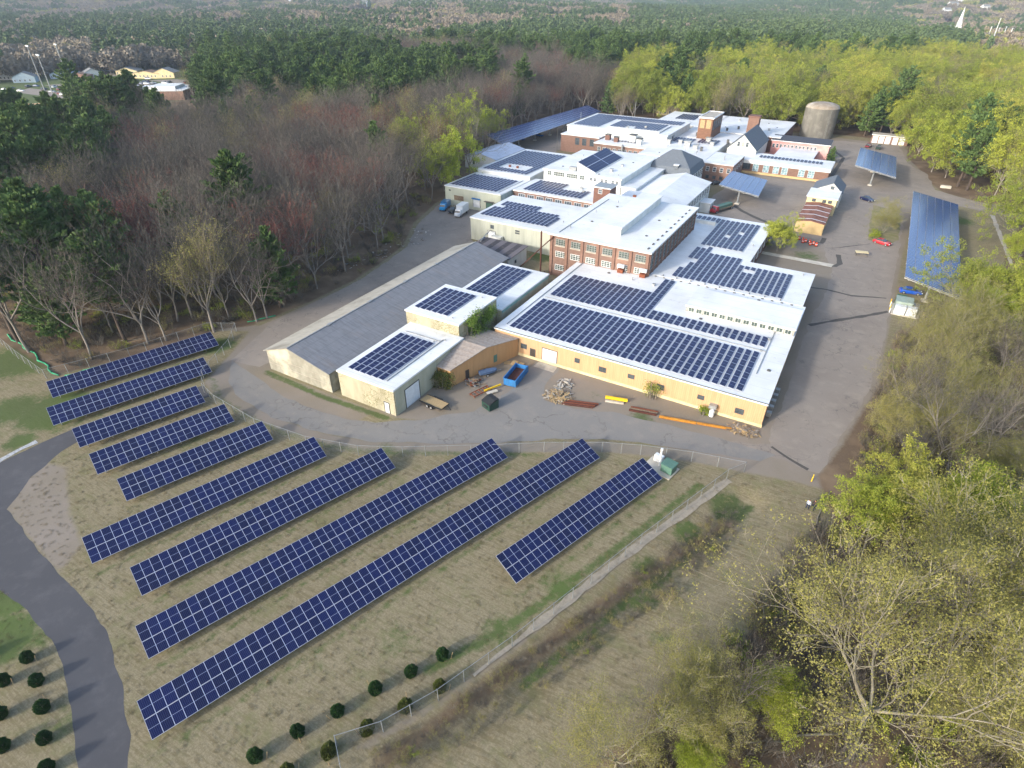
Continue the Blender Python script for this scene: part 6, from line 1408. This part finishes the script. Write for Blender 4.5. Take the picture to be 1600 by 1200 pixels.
for i in range(4): beam(('front', 'second', 'third', 'rear')[i] + ' rusty beam of the bundle right of the scrap wood pile', (-33.4 + i * .2, 73.6 + i * .42), (-28.4 + i * .15, 75.2 + i * .42), .28, .28, M['rust'] if i % 2 else M['rust_dark'], group='rusty beams by the road')
for i in range(3): beam(('near', 'middle', 'far')[i] + ' rusty beam left of the long orange beam', (-23.0, 77.6 + i * .42), (-18.6, 78.5 + i * .42), .28, .3, (M['rust_dark'], M['wood_dark'], M['rust'])[i], group='rusty beams by the road')
beam('yellow barrier plank lying on pale blocks near the rusty beams', (-27.6, 78.5), (-24.0, 79.4), .3, .5, M['yellow_paint'], .3, name='yellow_barrier', cat='barrier'); beam('pale timber under the yellow barrier plank', (-27.4, 78.0), (-24.4, 78.8), .4, .3, M['concrete_pale'], 0, name='timber_block', cat='timber')
beam('yellow beam leaning behind the dark green dumpster', (-46.3, 69.8), (-44.8, 72.9), .25, .25, M['yellow_paint'], .4); beam('pale board beside the yellow beam at the dark green dumpster', (-45.6, 69.6), (-44.6, 71.3), .7, .15, M['concrete_pale'], .2, name='pale_board', cat='board')
t = thing('propane_tank', 'small white upright tank beside the yellow building wall', 'tank', (-10.9, 82.8, 0)); MB().tube((-10.9, 82.8, .1), (-10.9, 82.8, 1.1), .4, .4, 12).tube((-10.9, 82.8, 1.1), (-10.9, 82.8, 1.3), .4, .2, 12).build('shell', M['door_white'], t); MB().box(-11.1, 82.6, 0, -10.7, 83.0, .1).build('base', M['concrete'], t)
# transformer pads
t = thing('transformer_pad', 'concrete pad with green transformer, grey cabinet and white mast by the fence gate', 'transformer', (-13.9, 66.6, 0), R(-12))
MB().box(-2.2, -1.5, 0, 2.2, 1.5, .18).build('pad', M['concrete_pale'], t, world=False); MB().box(.3, -.7, .18, 2.0, .9, 1.5).box(.2, -.8, 1.5, 2.1, 1.0, 1.58).build('transformer_box', M['green_box'], t, world=False)
MB().box(-1.6, .6, .18, -.3, 1.3, 1.3).build('cabinet', M['door_white'], t, world=False); MB().tube((-.4, .2, .18), (-.4, .2, 3.0), .14, .14, 8).tube((-.4, .2, 3.0), (-.4, .2, 3.3), .2, .2, 8).build('mast', M['door_white'], t, world=False)
t = thing('switchgear', 'grey-green switchgear cabinets on a concrete pad at the right edge of the lot', 'electrical cabinet', (15.3, 141.8, 0), R(0))
MB().box(-2.6, -3.2, 0, 2.6, 2.8, .2).build('pad', M['concrete_pale'], t, world=False); MB().box(-2.2, -1.2, .2, .8, 2.0, 2.3).box(-2.35, -1.35, 2.3, .95, 2.15, 2.4).build('main_cabinet', mat('pale_grey_green_box', '#9fb0a8', '#8c9d95', .5, 1), t, world=False)
MB().box(-2.2, -2.9, .2, -.2, -1.5, 1.9).box(0, -2.9, .2, 1.8, -1.5, 1.9).build('white_cabinet', M['door_white'], t, world=False); MB().box(1.1, -.8, .2, 2.2, 1.2, 1.8).build('side_cabinet', M['galv'], t, world=False)
MB().box(-2.1, 3.0, 0, -.2, 4.6, 1.7).build('green_transformer', mat('deep_green_box', '#2f6a4c', '#28593f', .5, 1), t, world=False)
for i in range(4): MB().tube((-2.9, -2.5 + i * 1.7, 0), (-2.9, -2.5 + i * 1.7, 1.1), .09, .09, 8).build('bollard', M['yellow_paint'] if i % 2 else M['door_white'], t, world=False)
# small table like canopy sign, barrels, island things
t = thing('work_table', 'small white-topped table standing alone on the lot', 'table', (4.5, 172.5, 0), R(14)); MB().box(-1.5, -.75, .85, 1.5, .75, .95).build('top', M['cream_paint'], t, world=False)
for a in (-1.3, 1.3):
    for b_ in (-.6, .6): MB().box(a - .05, b_ - .05, 0, a + .05, b_ + .05, .85).build('leg', M['dark_trim'], t, world=False)
t = thing('traffic_barrel', 'orange striped traffic barrel leftmost in the group beside the rusty-roofed shed', 'traffic barrel', (-11.2, 176.6, 0), 0, 'orange traffic barrels')
MB().tube((0, 0, 0), (0, 0, .1), .42, .42, 10).build('base', M['black'], t, world=False); MB().tube((0, 0, .1), (0, 0, .45), .32, .3, 12).tube((0, 0, .62), (0, 0, .95), .29, .25, 12).build('drum', M['hivis'], t, world=False); MB().tube((0, 0, .45), (0, 0, .62), .305, .295, 12).build('stripe', M['door_white'], t, world=False)
for i, (x, y) in enumerate(((-10.2, 176.2), (-9.4, 175.3), (-10.0, 174.6), (-8.3, 175.0), (-7.3, 174.4), (-8.0, 173.6), (-6.5, 173.6))): dup(t, (x, y, 0), 0, ('second', 'third', 'fourth', 'fifth', 'sixth', 'seventh', 'rightmost')[i] + ' orange traffic barrel from the left beside the rusty-roofed shed')
t = thing('pipe_rail', 'rusty red pipe railing beside the far end of the warehouse', 'railing', (-85.9, 117, 0)); b = MB(); b.tube((-87.2, 113, 1.0), (-85.6, 120.5, 1.0), .08).tube((-87.2, 113, .5), (-85.6, 120.5, .5), .06); b.build('rail', M['rust'], t)
for i in range(4): p = (-87.2 + i * .53, 113 + i * 2.5); MB().tube((p[0], p[1], 0), (p[0], p[1], 1.05), .07).build('post', M['rust'], t)
t = thing('concrete_block', 'pale concrete block on the roadside grass at the right', 'block', (24.8, 256.5, 0)); MB().box(23.2, 255.8, 0, 26.4, 257.2, .7).box(23.5, 256, .7, 26.1, 257.0, .8).build('slab', M['concrete_pale'], t)
# utility poles
def pole(label, x, y, h, m_=M['pole_wood'], arms=1, z=0, r_=.16, lamp=False, name='utility_pole'):
    t = thing(name, label, 'pole', (x, y, z)); MB().tube((0, 0, -.3), (0, 0, h), r_, r_ * .65, 7).build('shaft', m_, t, world=False)
    for i in range(arms): MB().box(-1.2, -.07, h - .6 - i * 1.0, 1.2, .07, h - .45 - i * 1.0).build('crossarm', m_, t, world=False)
    if lamp: MB().box(-1.5, -.3, h, 1.5, .3, h + .7).build('lamp_rack', M['door_white'], t, world=False)
pole('leaning brown utility pole at the right photo edge by the road', 41.4, 224.5, 9.5)
pole('grey utility pole beside the white gable shed', *G(755, 232), 8.5, M['galv'], 0); pole('second grey utility pole behind the white gable shed', *G(774, 228), 8.5, M['galv'], 0)
pole('thin pole rising behind the pale end wall of the north mill', -117.5, 262, 12, M['galv'], 0)
pole('slender lamp mast rising at the rear edge of the north mill roof', -100, 283, 15, M['galv'], 0, r_=.12)
pole('thin dark pole at the front corner of the orange brick north front', -117.2, 238.6, 9, M['dark_trim'], 0, r_=.1)
for i, (x, y) in enumerate((G(90, 166), G(70, 142), G(112, 138))): pole(('tall sports light mast nearest the ball field, leaning into view', 'leftmost tall sports light mast by the town clearing', 'third sports light mast behind the pines')[i], x, y, 26, M['galv'], 0, lamp=True, r_=.35, name='sports_light_pole')
for i, (px, py) in enumerate(((1545, 77), (1538, 72), (1561, 72), (1568, 80), (1552, 70))):
    x, y = G(px, py); pole(('tallest', 'leftmost', 'second from right', 'rightmost', 'middle')[i] + ' white transmission pole far off on the right', x, y, (30, 20, 20, 22, 18)[i], M['door_white'], 1, r_=.5)

# ------------------------------------------------------------------ evergreen shrubs of the planting rows
def shrub(label, seed, mt):
    r = np.random.default_rng(seed); t = thing('evergreen_shrub', label, 'shrub', (0, 0, 0), 0, 'planted evergreen shrubs'); n = 2600
    u = randunit(r, n); u[:, 2] = np.abs(u[:, 2]) * 1.0; z = r.uniform(0, 1, n); prof = np.sin(np.pi * np.clip(.22 + z * .74, 0, 1)) ** .75; a = r.uniform(0, 6.283, n); q = r.uniform(.75, 1.05, n) + .08 * np.sin(a * 5 + z * 7)
    C = np.stack([np.cos(a) * prof * .62 * q, np.sin(a) * prof * .62 * q, .08 + z * 1.45], 1); D = np.stack([np.cos(a) * .6, np.sin(a) * .6, np.full(n, .9)], 1) + r.normal(size=(n, 3)) * .35; D /= np.linalg.norm(D, axis=1, keepdims=True)
    W = np.cross(D, randunit(r, n)); W /= np.linalg.norm(W, axis=1, keepdims=True); v, f = quads(C, D * .1, W * .035); k = MB(); k.tube((0, 0, -.1), (0, 0, 1.2), .06, .03)
    npmesh('foliage', v, f, mt, t); k.build('stem', M['bark'], t, world=False); MB().tube((.75, .35, -.1), (.95, .5, 1.1), .03, .03, 5).build('stake', M['wood'], t, world=False)
    KIDS[t.name] = [o for o in COL.objects if o.parent == t]; return t
sa = shrub('farthest dark green shrub of the rear planting row', 1, M['shrub_green']); sb = shrub('olive green shrub of the front planting row next to the fence', 2, M['shrub_olive'])
rowA = [G(*p) for p in ((692, 1028), (643, 1054), (588, 1082), (529, 1116), (467, 1148), (401, 1186))]; rowB = [G(*p) for p in ((688, 1078), (634, 1108), (575, 1143), (515, 1178), (450, 1212))]
ordn = ['first', 'second', 'third', 'fourth', 'fifth', 'sixth', 'seventh', 'eighth']
for i, p in enumerate(rowA):
    if i == 0: sa.location = (*p, 0)
    else: dup(sa, (*p, 0), i * 1.3, f'{ordn[i]} dark green shrub of the rear planting row, counted from the fence', scale=((.95, 1.05, .9, 1.0, .85, 1.1)[i], (1.0, .9, 1.02, .88, 1.0, .95)[i], (1.1, .92, 1.15, .95, 1.05, 1.0)[i]))
for i, p in enumerate(rowB):
    if i == 0: sb.location = (*p, 0)
    else: dup(sb, (*p, 0), i * 1.7, f'{ordn[i]} olive shrub of the front planting row, counted from the fence', scale=((1.0, 1.1, 1.0, 1.18, 1.05)[i], (1.0, 1.05, 1.12, 1.0, 1.15)[i], (.95, .9, 1.02, .92, .98)[i]))
for i, p in enumerate(((46, 1032), (61, 1068), (70, 1110), (73, 1158), (77, 1204))): dup(sa, (*G(*p), 0), i, f'{ordn[i]} dark shrub of the row beside the gravel path, counted from the back', scale=.92 + .04 * (i % 3))
for i, p in enumerate(((9, 1068), (4, 1120), (8, 1170), (-30, 1030))): dup(sa, (*G(*p), 0), i * 2, f'{ordn[i]} dark shrub at the left photo edge, counted from the back', scale=.95)
# vines and bushes against walls
def vine(label, x0, y0, z0, x1, y1, z1, n, seed, mt, cat='climbing shrub', name='climbing_shrub'):
    r = np.random.default_rng(seed); t = thing(name, label, cat, ((x0 + x1) / 2, (y0 + y1) / 2, 0)); L = t.location; segs = []; E = []
    for i in range(26):
        p = np.array([r.uniform(x0, x1) * .6 + (x0 + x1) / 2 * .4, r.uniform(y0, y1), z0]); e = p + np.array([r.normal() * .4, r.normal() * .5, (z1 - z0) * r.uniform(.6, 1.2)]); segs.append((p - np.array(L), e - np.array(L), .04, .015))
    nc = 22; cc = np.stack([r.uniform(x0 + .15, x1 - .15, nc), r.uniform(y0 + .3, y1 - .3, nc), z0 + (z1 - z0) * r.uniform(.02, 1.05, nc) ** .8], 1); cc[:, 2] = np.minimum(cc[:, 2], z0 + (z1 - z0) * (1.1 - .5 * np.abs((cc[:, 1] - (y0 + y1) / 2) / (y1 - y0)) * r.uniform(.3, 1.6, nc)))
    rad = np.array([(x1 - x0) * .22 + .1, (y1 - y0) * .085 + .12, (z1 - z0) * .11 + .08]); C = cc[r.integers(0, nc, n)] + r.normal(size=(n, 3)) * rad * .8 - np.array(L); C[:, 2] = np.maximum(C[:, 2], .05)
    U = randunit(r, n); W = np.cross(U, randunit(r, n)); W /= np.linalg.norm(W, axis=1, keepdims=True); s = .2
    v, f, mi = join([(tubes(segs, 4), 0)]); npmesh('stems', v, f, M['bark'], t); v, f = quads(C, U * s * .5, W * s * .3); npmesh('leaves', v, f, mt, t)
vine('leafy green vine mass climbing the side of the taller cream block', -56.0, 77.4, 3.6, -54.2, 86.5, 7.6, 5200, 1, leafmat('vine_leaves', ['#6f8a3c', '#7c9445'], .7, .3))
vine('dark leafy bush at the corner between cream block and tan shed', -55.0, 66.4, 0, -52.2, 69.6, 2.6, 2400, 2, M['shrub_olive'], 'bush', 'bush')
vine('thin yellow-green bush against the middle of the yellow wall', -22.3, 82.2, 0, -19.6, 83.6, 2.8, 500, 3, M['buds'], 'bush', 'bush')
vine('low bright green bush by the white tank at the yellow wall', -12.8, 82.3, 0, -11.6, 83.3, 1.1, 700, 4, M['leaf_bright'], 'bush', 'bush')
vine('dark shrub against the pink building end wall', -15.6, 272, 0, -13.4, 277, 2.8, 1500, 5, M['shrub_green'], 'bush', 'bush')
vine('green shrub beside the striped-roof store', -67.8, 113, 0, -62.8, 118, 1.2, 1600, 6, leafmat('yard_grass', ['#55703a', '#617c40'], .8, .2), 'bush', 'bush')
vine('low green shrubs in the planting island', 5.5, 187, 0, 7.6, 193, 1.2, 1100, 7, M['leaf_bright'], 'bush', 'bush')

# ------------------------------------------------------------------ people
def person(label, x, y, rz, top, legs, seed):
    V = []; Ed = []; Rd = []
    def a(p, r, par=None):
        V.append(p); Rd.append(r); i = len(V) - 1
        if par is not None: Ed.append((par, i))
        return i
    pel = a((0, 0, .95), (.15, .12)); sp = a((0, 0, 1.15), (.14, .11), pel); ch = a((0, 0, 1.36), (.17, .12), sp); nk = a((0, .01, 1.5), (.06, .06), ch); hd = a((0, .02, 1.62), (.085, .1), nk); a((0, .02, 1.74), (.07, .085), hd)
    st = .12 if seed % 2 else -.1
    for s in (-1, 1):
        h = a((s * .1, 0, .88), (.1, .1), pel); kn = a((s * .11, .03 + s * st, .48), (.07, .07), h); an = a((s * .12, s * st * 1.6, .09), (.045, .045), kn); a((s * .13, s * st * 1.6 + .16, .04), (.045, .03), an)
        sh = a((s * .19, 0, 1.41), (.06, .06), ch); el = a((s * .25, -.02, 1.12), (.045, .045), sh); wr = a((s * .24, .1, .88), (.03, .03), el); hn = a((s * .24, .13, .82), (.035, .02), wr)
        for f in range(4): k = a((s * .24 + (f - 1.5) * .018, .15, .765 - abs(f - 1.4) * .004), (.009, .009), hn); a((s * .24 + (f - 1.5) * .018, .165, .735), (.008, .008), k)
        k = a((s * .215, .16, .81), (.01, .01), hn); a((s * .21, .18, .78), (.008, .008), k)
    me = bpy.data.meshes.new('person'); me.from_pydata(V, Ed, []); o = bpy.data.objects.new('person', me); COL.objects.link(o); o.location = (x, y, 0); o.rotation_euler = (0, 0, rz); tag(o, label, 'person')
    sk = o.modifiers.new('skin', 'SKIN'); 
    if not me.skin_vertices: me.attributes
    for i, r in enumerate(Rd): me.skin_vertices[0].data[i].radius = r; me.skin_vertices[0].data[i].use_root = (i == 0)
    sb_ = o.modifiers.new('sub', 'SUBSURF'); sb_.levels = sb_.render_levels = 2
    m_ = NB('clothes_' + top); m_.rough(.85, .2); z = m_.sep(m_.tc.outputs['Object']); c = m_.mix(m_.math('GREATER_THAN', z[2], .93), lin(legs), lin(top)); c = m_.mix(m_.math('GREATER_THAN', z[2], 1.5), c, lin('#c08c70')); c = m_.mix(m_.math('GREATER_THAN', z[2], 1.69), c, lin('#2b211c')); c = m_.mix(m_.math('LESS_THAN', z[2], .09), c, lin('#1d1b1a')); m_.col(c); me.materials.append(m_.mat)
    return o
try:
    person('person in light grey top and dark jeans walking on the left of the pair', 5.6, 68.6, R(160), '#aeb6c6', '#26304a', 1)
    person('person in dark jacket walking close on the right of the pair', 6.3, 68.9, R(170), '#3d2a3c', '#1f2740', 2)
except Exception as ex: print('person failed', ex)
t = thing('valve_post', 'small yellow-topped marker post by the end of the fence', 'post', (*G(1466, 757), 0)) if 0 else None
pole('short yellow marker post beside the woods behind the two people', *G(1268, 752), 1.3, M['yellow_paint'], 0, r_=.09, name='marker_post')
# fallen logs
def log(label, a, b_, r_=.14, z=.2, m_=M['bark_pale']):
    b = MB(); A_ = Vector((*a, z)); B_ = Vector((*b_, z * 1.1)); n = 6; pts = [A_.lerp(B_, i / n) + Vector((math.sin(i * 1.9) * .18, math.cos(i * 2.3) * .15, 0)) for i in range(n + 1)]
    for i in range(n): b.tube(tuple(pts[i]), tuple(pts[i + 1]), r_ * (1 - .1 * i), r_ * (1 - .1 * (i + 1)), 7, cap=(i in (0, n - 1)))
    tag(b.build('fallen_log', m_, None, smooth=True), label, 'log')
log('pale fallen birch log lying in the lower right brush', G(1330, 1142), G(1165, 1165), .16)
log('thin fallen branch on the leaf litter behind the rearmost solar row', G(85, 556), G(132, 546), .08)
log('pale fallen branch behind the fence near the fence corner tree', G(340, 492), G(370, 508), .1)
log('long thin fallen branch between the twin-trunk tree and the solar row', G(188, 534), G(250, 529), .07)
log('bare fallen trunk slanting beside the two people', G(1268, 832), G(1298, 770), .12)

# ------------------------------------------------------------------ houses, church, town
def house(label, px, py, w_, d, he, hr, wall, roof, rz=0, ridge='y', z=0, name='house', xy=None):
    x, y = xy or G(px, py); zz = float(terrain(np.array(x), np.array(y))); t = thing(name, label, 'house', (0, 0, 0)); gable(t, -w_ / 2, -d / 2, w_ / 2, d / 2, he, hr, ridge, wall, roof, .4)
    for k in range(max(2, int(w_ / 3))): win(t, '-y', -d / 2, -w_ / 2 + .8 + k * (w_ - 1.6) / max(2, int(w_ / 3)), 1.0, -w_ / 2 + 1.9 + k * (w_ - 1.6) / max(2, int(w_ / 3)), 2.3, 1, 2)
    t.location = (x, y, zz - .2); t.rotation_euler = (0, 0, rz); return t
W_ = M['white_paint']; blu = mat('blue_grey_siding', '#a9bccb', '#98abb9', .7, 1); gr = mat('grey_shingle_roof', '#8b8d8c', '#777977', .8, 1.5); br = mat('brown_shingle_roof', '#8a7260', '#75604f', .8, 1.5)
for a in (('white house leftmost in the upper left town clearing', 102, 101, 14, 10, 5, 8, W_, gr), ('brown-roofed house second from left in the town clearing', 126, 101, 16, 9, 4, 7, M['cream_paint'], br), ('grey gabled house in the middle of the town clearing', 153, 104, 16, 14, 5, 9.5, M['cream_paint'], gr),
          ('pale blue house in the town clearing', 180, 110, 16, 10, 4.5, 8.5, blu, blu), ('cream ranch house in front of a long driveway', 204, 116, 17, 10, 3.2, 5.5, M['cream_paint'], gr), ('low cream house rightmost in the town clearing', 233, 121, 22, 10, 3.2, 5.2, M['cream_paint'], br),
          ('blue-roofed house left behind the sports lights', 105, 122, 18, 11, 3.5, 6, blu, mat('steel_blue_roof', '#7f93a8', '#71869b', .6, 1)), ('small brown house in front of the parked cars', 128, 124, 14, 9, 3.2, 5, M['brick'], br),
          ('white cottage partly behind trees near the upper left edge', 20, 124, 13, 9, 4, 6.5, W_, gr)):
    house(*a, rz=R(30))
house('white house with dark roof among yellow-green trees on the right', 1506, 136, 20, 14, 6, 10, W_, mat('charcoal_roof', '#5b5e66', '#4e5158', .8, 2), R(0), 'x')
house('grey-blue roofed house at the right edge behind the trees', 1572, 216, 13, 11, 4, 7.5, W_, gr, R(20), 'x')
house('small white gabled house left of the pine above the mill', 1091, 129, 10, 9, 5, 8.5, W_, gr, R(40))
house('white house at the top of the side street above the mill', 1038, 104, 12, 10, 5, 8, W_, gr, R(40)); house('white house beyond the budding trees, second on the right', 1436, 158, 14, 10, 5, 8, W_, gr, R(10)); house('pale house glimpsed between trees right of the tank', 1408, 166, 12, 9, 4.5, 7.5, W_, gr, R(-10)); house('pale yellow house peeking through trees above the carport', 1455, 123, 12, 9, 5, 8, M['cream_paint'], gr, R(10)); house('pale yellow house left behind the mill roof', 1042, 178, 12, 8, 4, 6, M['cream_paint'], gr, R(30))
x, y = G(240, 152); t = thing('flat_roof_school', 'flat white-roofed brick building behind the pines in the town clearing', 'building', (x, y, 0), R(35)); MB().box(-24, -13, 0, 24, 13, 5).build('wall', M['brick'], t, world=False); MB().box(-24.3, -13.3, 5, 24.3, 13.3, 5.4).box(2, -8, 5.4, 18, 8, 7).build('roof', M['roof'], t, world=False)
x, y = G(1490, 62); zz = float(terrain(np.array(x), np.array(y))); t = thing('white_church', 'white church with tall pointed steeple rising above the far trees on the right', 'church', (x, y, zz), R(20))
gable(t, x - 8, y + 4, x + 8, y + 30, 9, 15, 'y', W_, gr, .4)
for o in t.children: o.data.transform(Matrix.Translation((0, 0, -zz)) @ Matrix.Identity(4)); o.data.transform(Matrix.Translation((0, 0, zz)))
MB().box(-3, -3, 0, 3, 3.9, 19).box(-2.3, -2.3, 19, 2.3, 2.3, 24).build('tower', W_, t, world=False); MB().tube((0, 0, 24), (0, 0, 41), 2.6, .08, 8).build('steeple', M['door_white'], t, world=False)
for i, (px, py, s_) in enumerate(((512, 14, 16), (556, 20, 30), (572, 22, 24), (640, 26, 14), (1015, 14, 26), (1022, 22, 20), (1036, 9, 30), (1043, 13, 26), (1008, 9, 22), (1484, 22, 40), (1496, 20, 44), (1476, 25, 30), (1535, 24, 30), (1130, 13, 20), (668, 26, 12), (456, 19, 16))):
    s_ *= .55; x, y = G(px, py); zz = float(terrain(np.array(x), np.array(y))); o = MB().box(-s_ / 2, -7, 0, s_ / 2, 7, 9, 0).prism([(-s_ / 2 - .5, -7.5), (s_ / 2 + .5, -7.5), (s_ / 2 + .5, 7.5), (-s_ / 2 - .5, 7.5)], 9, 9.5, 0); n = len(o.v)
    o.v += [(-s_ / 2, -7.4, 9.5), (s_ / 2, -7.4, 9.5), (s_ / 2, 0, 14), (-s_ / 2, 0, 14), (s_ / 2, 7.4, 9.5), (-s_ / 2, 7.4, 9.5)]; o.f += [(n, n + 1, n + 2, n + 3), (n + 3, n + 2, n + 4, n + 5), (n + 1, n + 4, n + 2), (n, n + 3, n + 5)]; o.m += [1, 1, 0, 0]
    q = o.build('distant_house', [M['door_white'], gr]); q.location = (x, y, zz + 6); q.rotation_euler = (0, 0, R(30)); tag(q, f'tiny white house far off near the skyline, {["at the left meadow", "left of the dark barn", "dark-roofed by the meadow", "right of the meadow", "in the centre cluster", "lowest of the centre cluster", "topmost of the centre cluster", "right of the centre cluster", "left of the centre cluster", "left of the right-hand cluster", "middle of the right-hand cluster", "below the right-hand cluster", "right of the right-hand cluster", "alone right of centre", "alone right of the meadow", "leftmost of all"][i]}', 'house', 'tiny far houses')
sheet("town_parking", [G(0, 150), G(60, 134), G(150, 128), G(330, 122), G(330, 138), G(215, 142), G(150, 150), G(60, 156)], M["asphalt"], .04, .5, 10, seed=49)
sheet('street', stroke([G(100, 152), G(170, 140), G(215, 130), G(250, 127), G(330, 126)], 18), M['asphalt'], .05, .3, 8, seed=50); sheet('street', stroke([G(150, 112), G(200, 124), G(215, 130)], 9), M['asphalt'], .06, .3, 6, seed=51)
sheet('ball_field', stroke([G(-30, 168), G(66, 163)], 12), mat('infield_dirt', '#c9a880', '#b99970', .95, .3), .05, .5, 4, seed=52)
sheet('side_street', stroke([G(1018, 150), G(1024, 130), G(1034, 112), G(1038, 98)], 9), M['asphalt'], .3, .2, 8, seed=53)
cols = ['#d8dadc', '#2b2f36', '#8a929b', '#c7cbd0', '#1f3f6b', '#6b1f26', '#e3e5e6', '#444a52']
k = 0
for px, py in ((205, 133), (210, 132), (216, 131), (222, 131), (228, 130), (232, 129), (207, 128), (213, 127), (232, 124), (170, 133), (164, 134), (86, 137), (103, 138), (95, 147), (100, 149), (20, 139), (258, 131), (266, 130), (240, 131), (183, 131)):
    x, y = G(px, py); car(f'{["white", "black", "grey", "silver", "blue", "maroon", "white", "charcoal"][k % 8]} car in the distant town parking area, {"east row" if px > 200 else "west side"}, spot {["nearest the school", "by the street", "under the trees", "in the row end", "mid row"][k % 5]}', x, y, R(30 + 90 * (k % 2)), cols[k % 8], 'suv' if k % 3 else 'sedan', group='cars parked in the distant town', simple=True); k += 1

# ------------------------------------------------------------------ haze
hz = MB().box(-22000, -22000, -45, 22000, 22000, 112).build('haze', None or mat('haze_air', '#ffffff')); hm = bpy.data.materials.new('haze_volume'); hm.use_nodes = True; ht = hm.node_tree; ht.nodes.clear(); ho = ht.nodes.new('ShaderNodeOutputMaterial'); hv = ht.nodes.new('ShaderNodeVolumePrincipled')
hv.inputs['Color'].default_value = (.66, .8, 1, 1); hv.inputs['Density'].default_value = .00014; hv.inputs['Anisotropy'].default_value = .2; ht.links.new(hv.outputs[0], ho.inputs['Volume']); hz.data.materials.clear(); hz.data.materials.append(hm); hz['kind'] = 'stuff'
for i, (px, py, w2, d2, wl, rf, lb) in enumerate(((60, 116, 13, 9, W_, gr, 'white house with grey roof left of the blue-roofed town house'), (42, 128, 14, 9, blu, gr, 'pale blue house near the upper left edge beside the sports masts'), (146, 122, 13, 9, W_, gr, 'small white house just behind the parked cars'),
        (262, 121, 16, 10, M['cream_paint'], gr, 'cream house farthest right in the town clearing'), (85, 108, 12, 9, W_, br, 'white house with brown roof at the back of the town clearing'), (168, 99, 12, 9, W_, gr, 'white house at the back between pines in the town clearing'), (118, 112, 12, 8, M['brick'], gr, 'little brick house in the middle of the town clearing'))):
    house(lb, px, py, w2, d2, 4, 7, wl, rf, R(30 + 20 * (i % 3)))
for i in range(26):
    px = 8 + i * 12.3; py = 141 + 5 * math.sin(i * 1.3) - .02 * px; x, y = G(px, py)
    car(f'{["white", "dark", "grey", "silver", "blue", "maroon", "pale", "charcoal"][i % 8]} car {["near the ball field", "below the sports masts", "in the middle of the town parking area", "beside the school"][min(3, i // 7)]}', x, y, R(25 + 90 * (i % 2)), cols[(i * 3) % 8], 'suv' if i % 2 else 'sedan', group='cars parked by the ball field', simple=True)
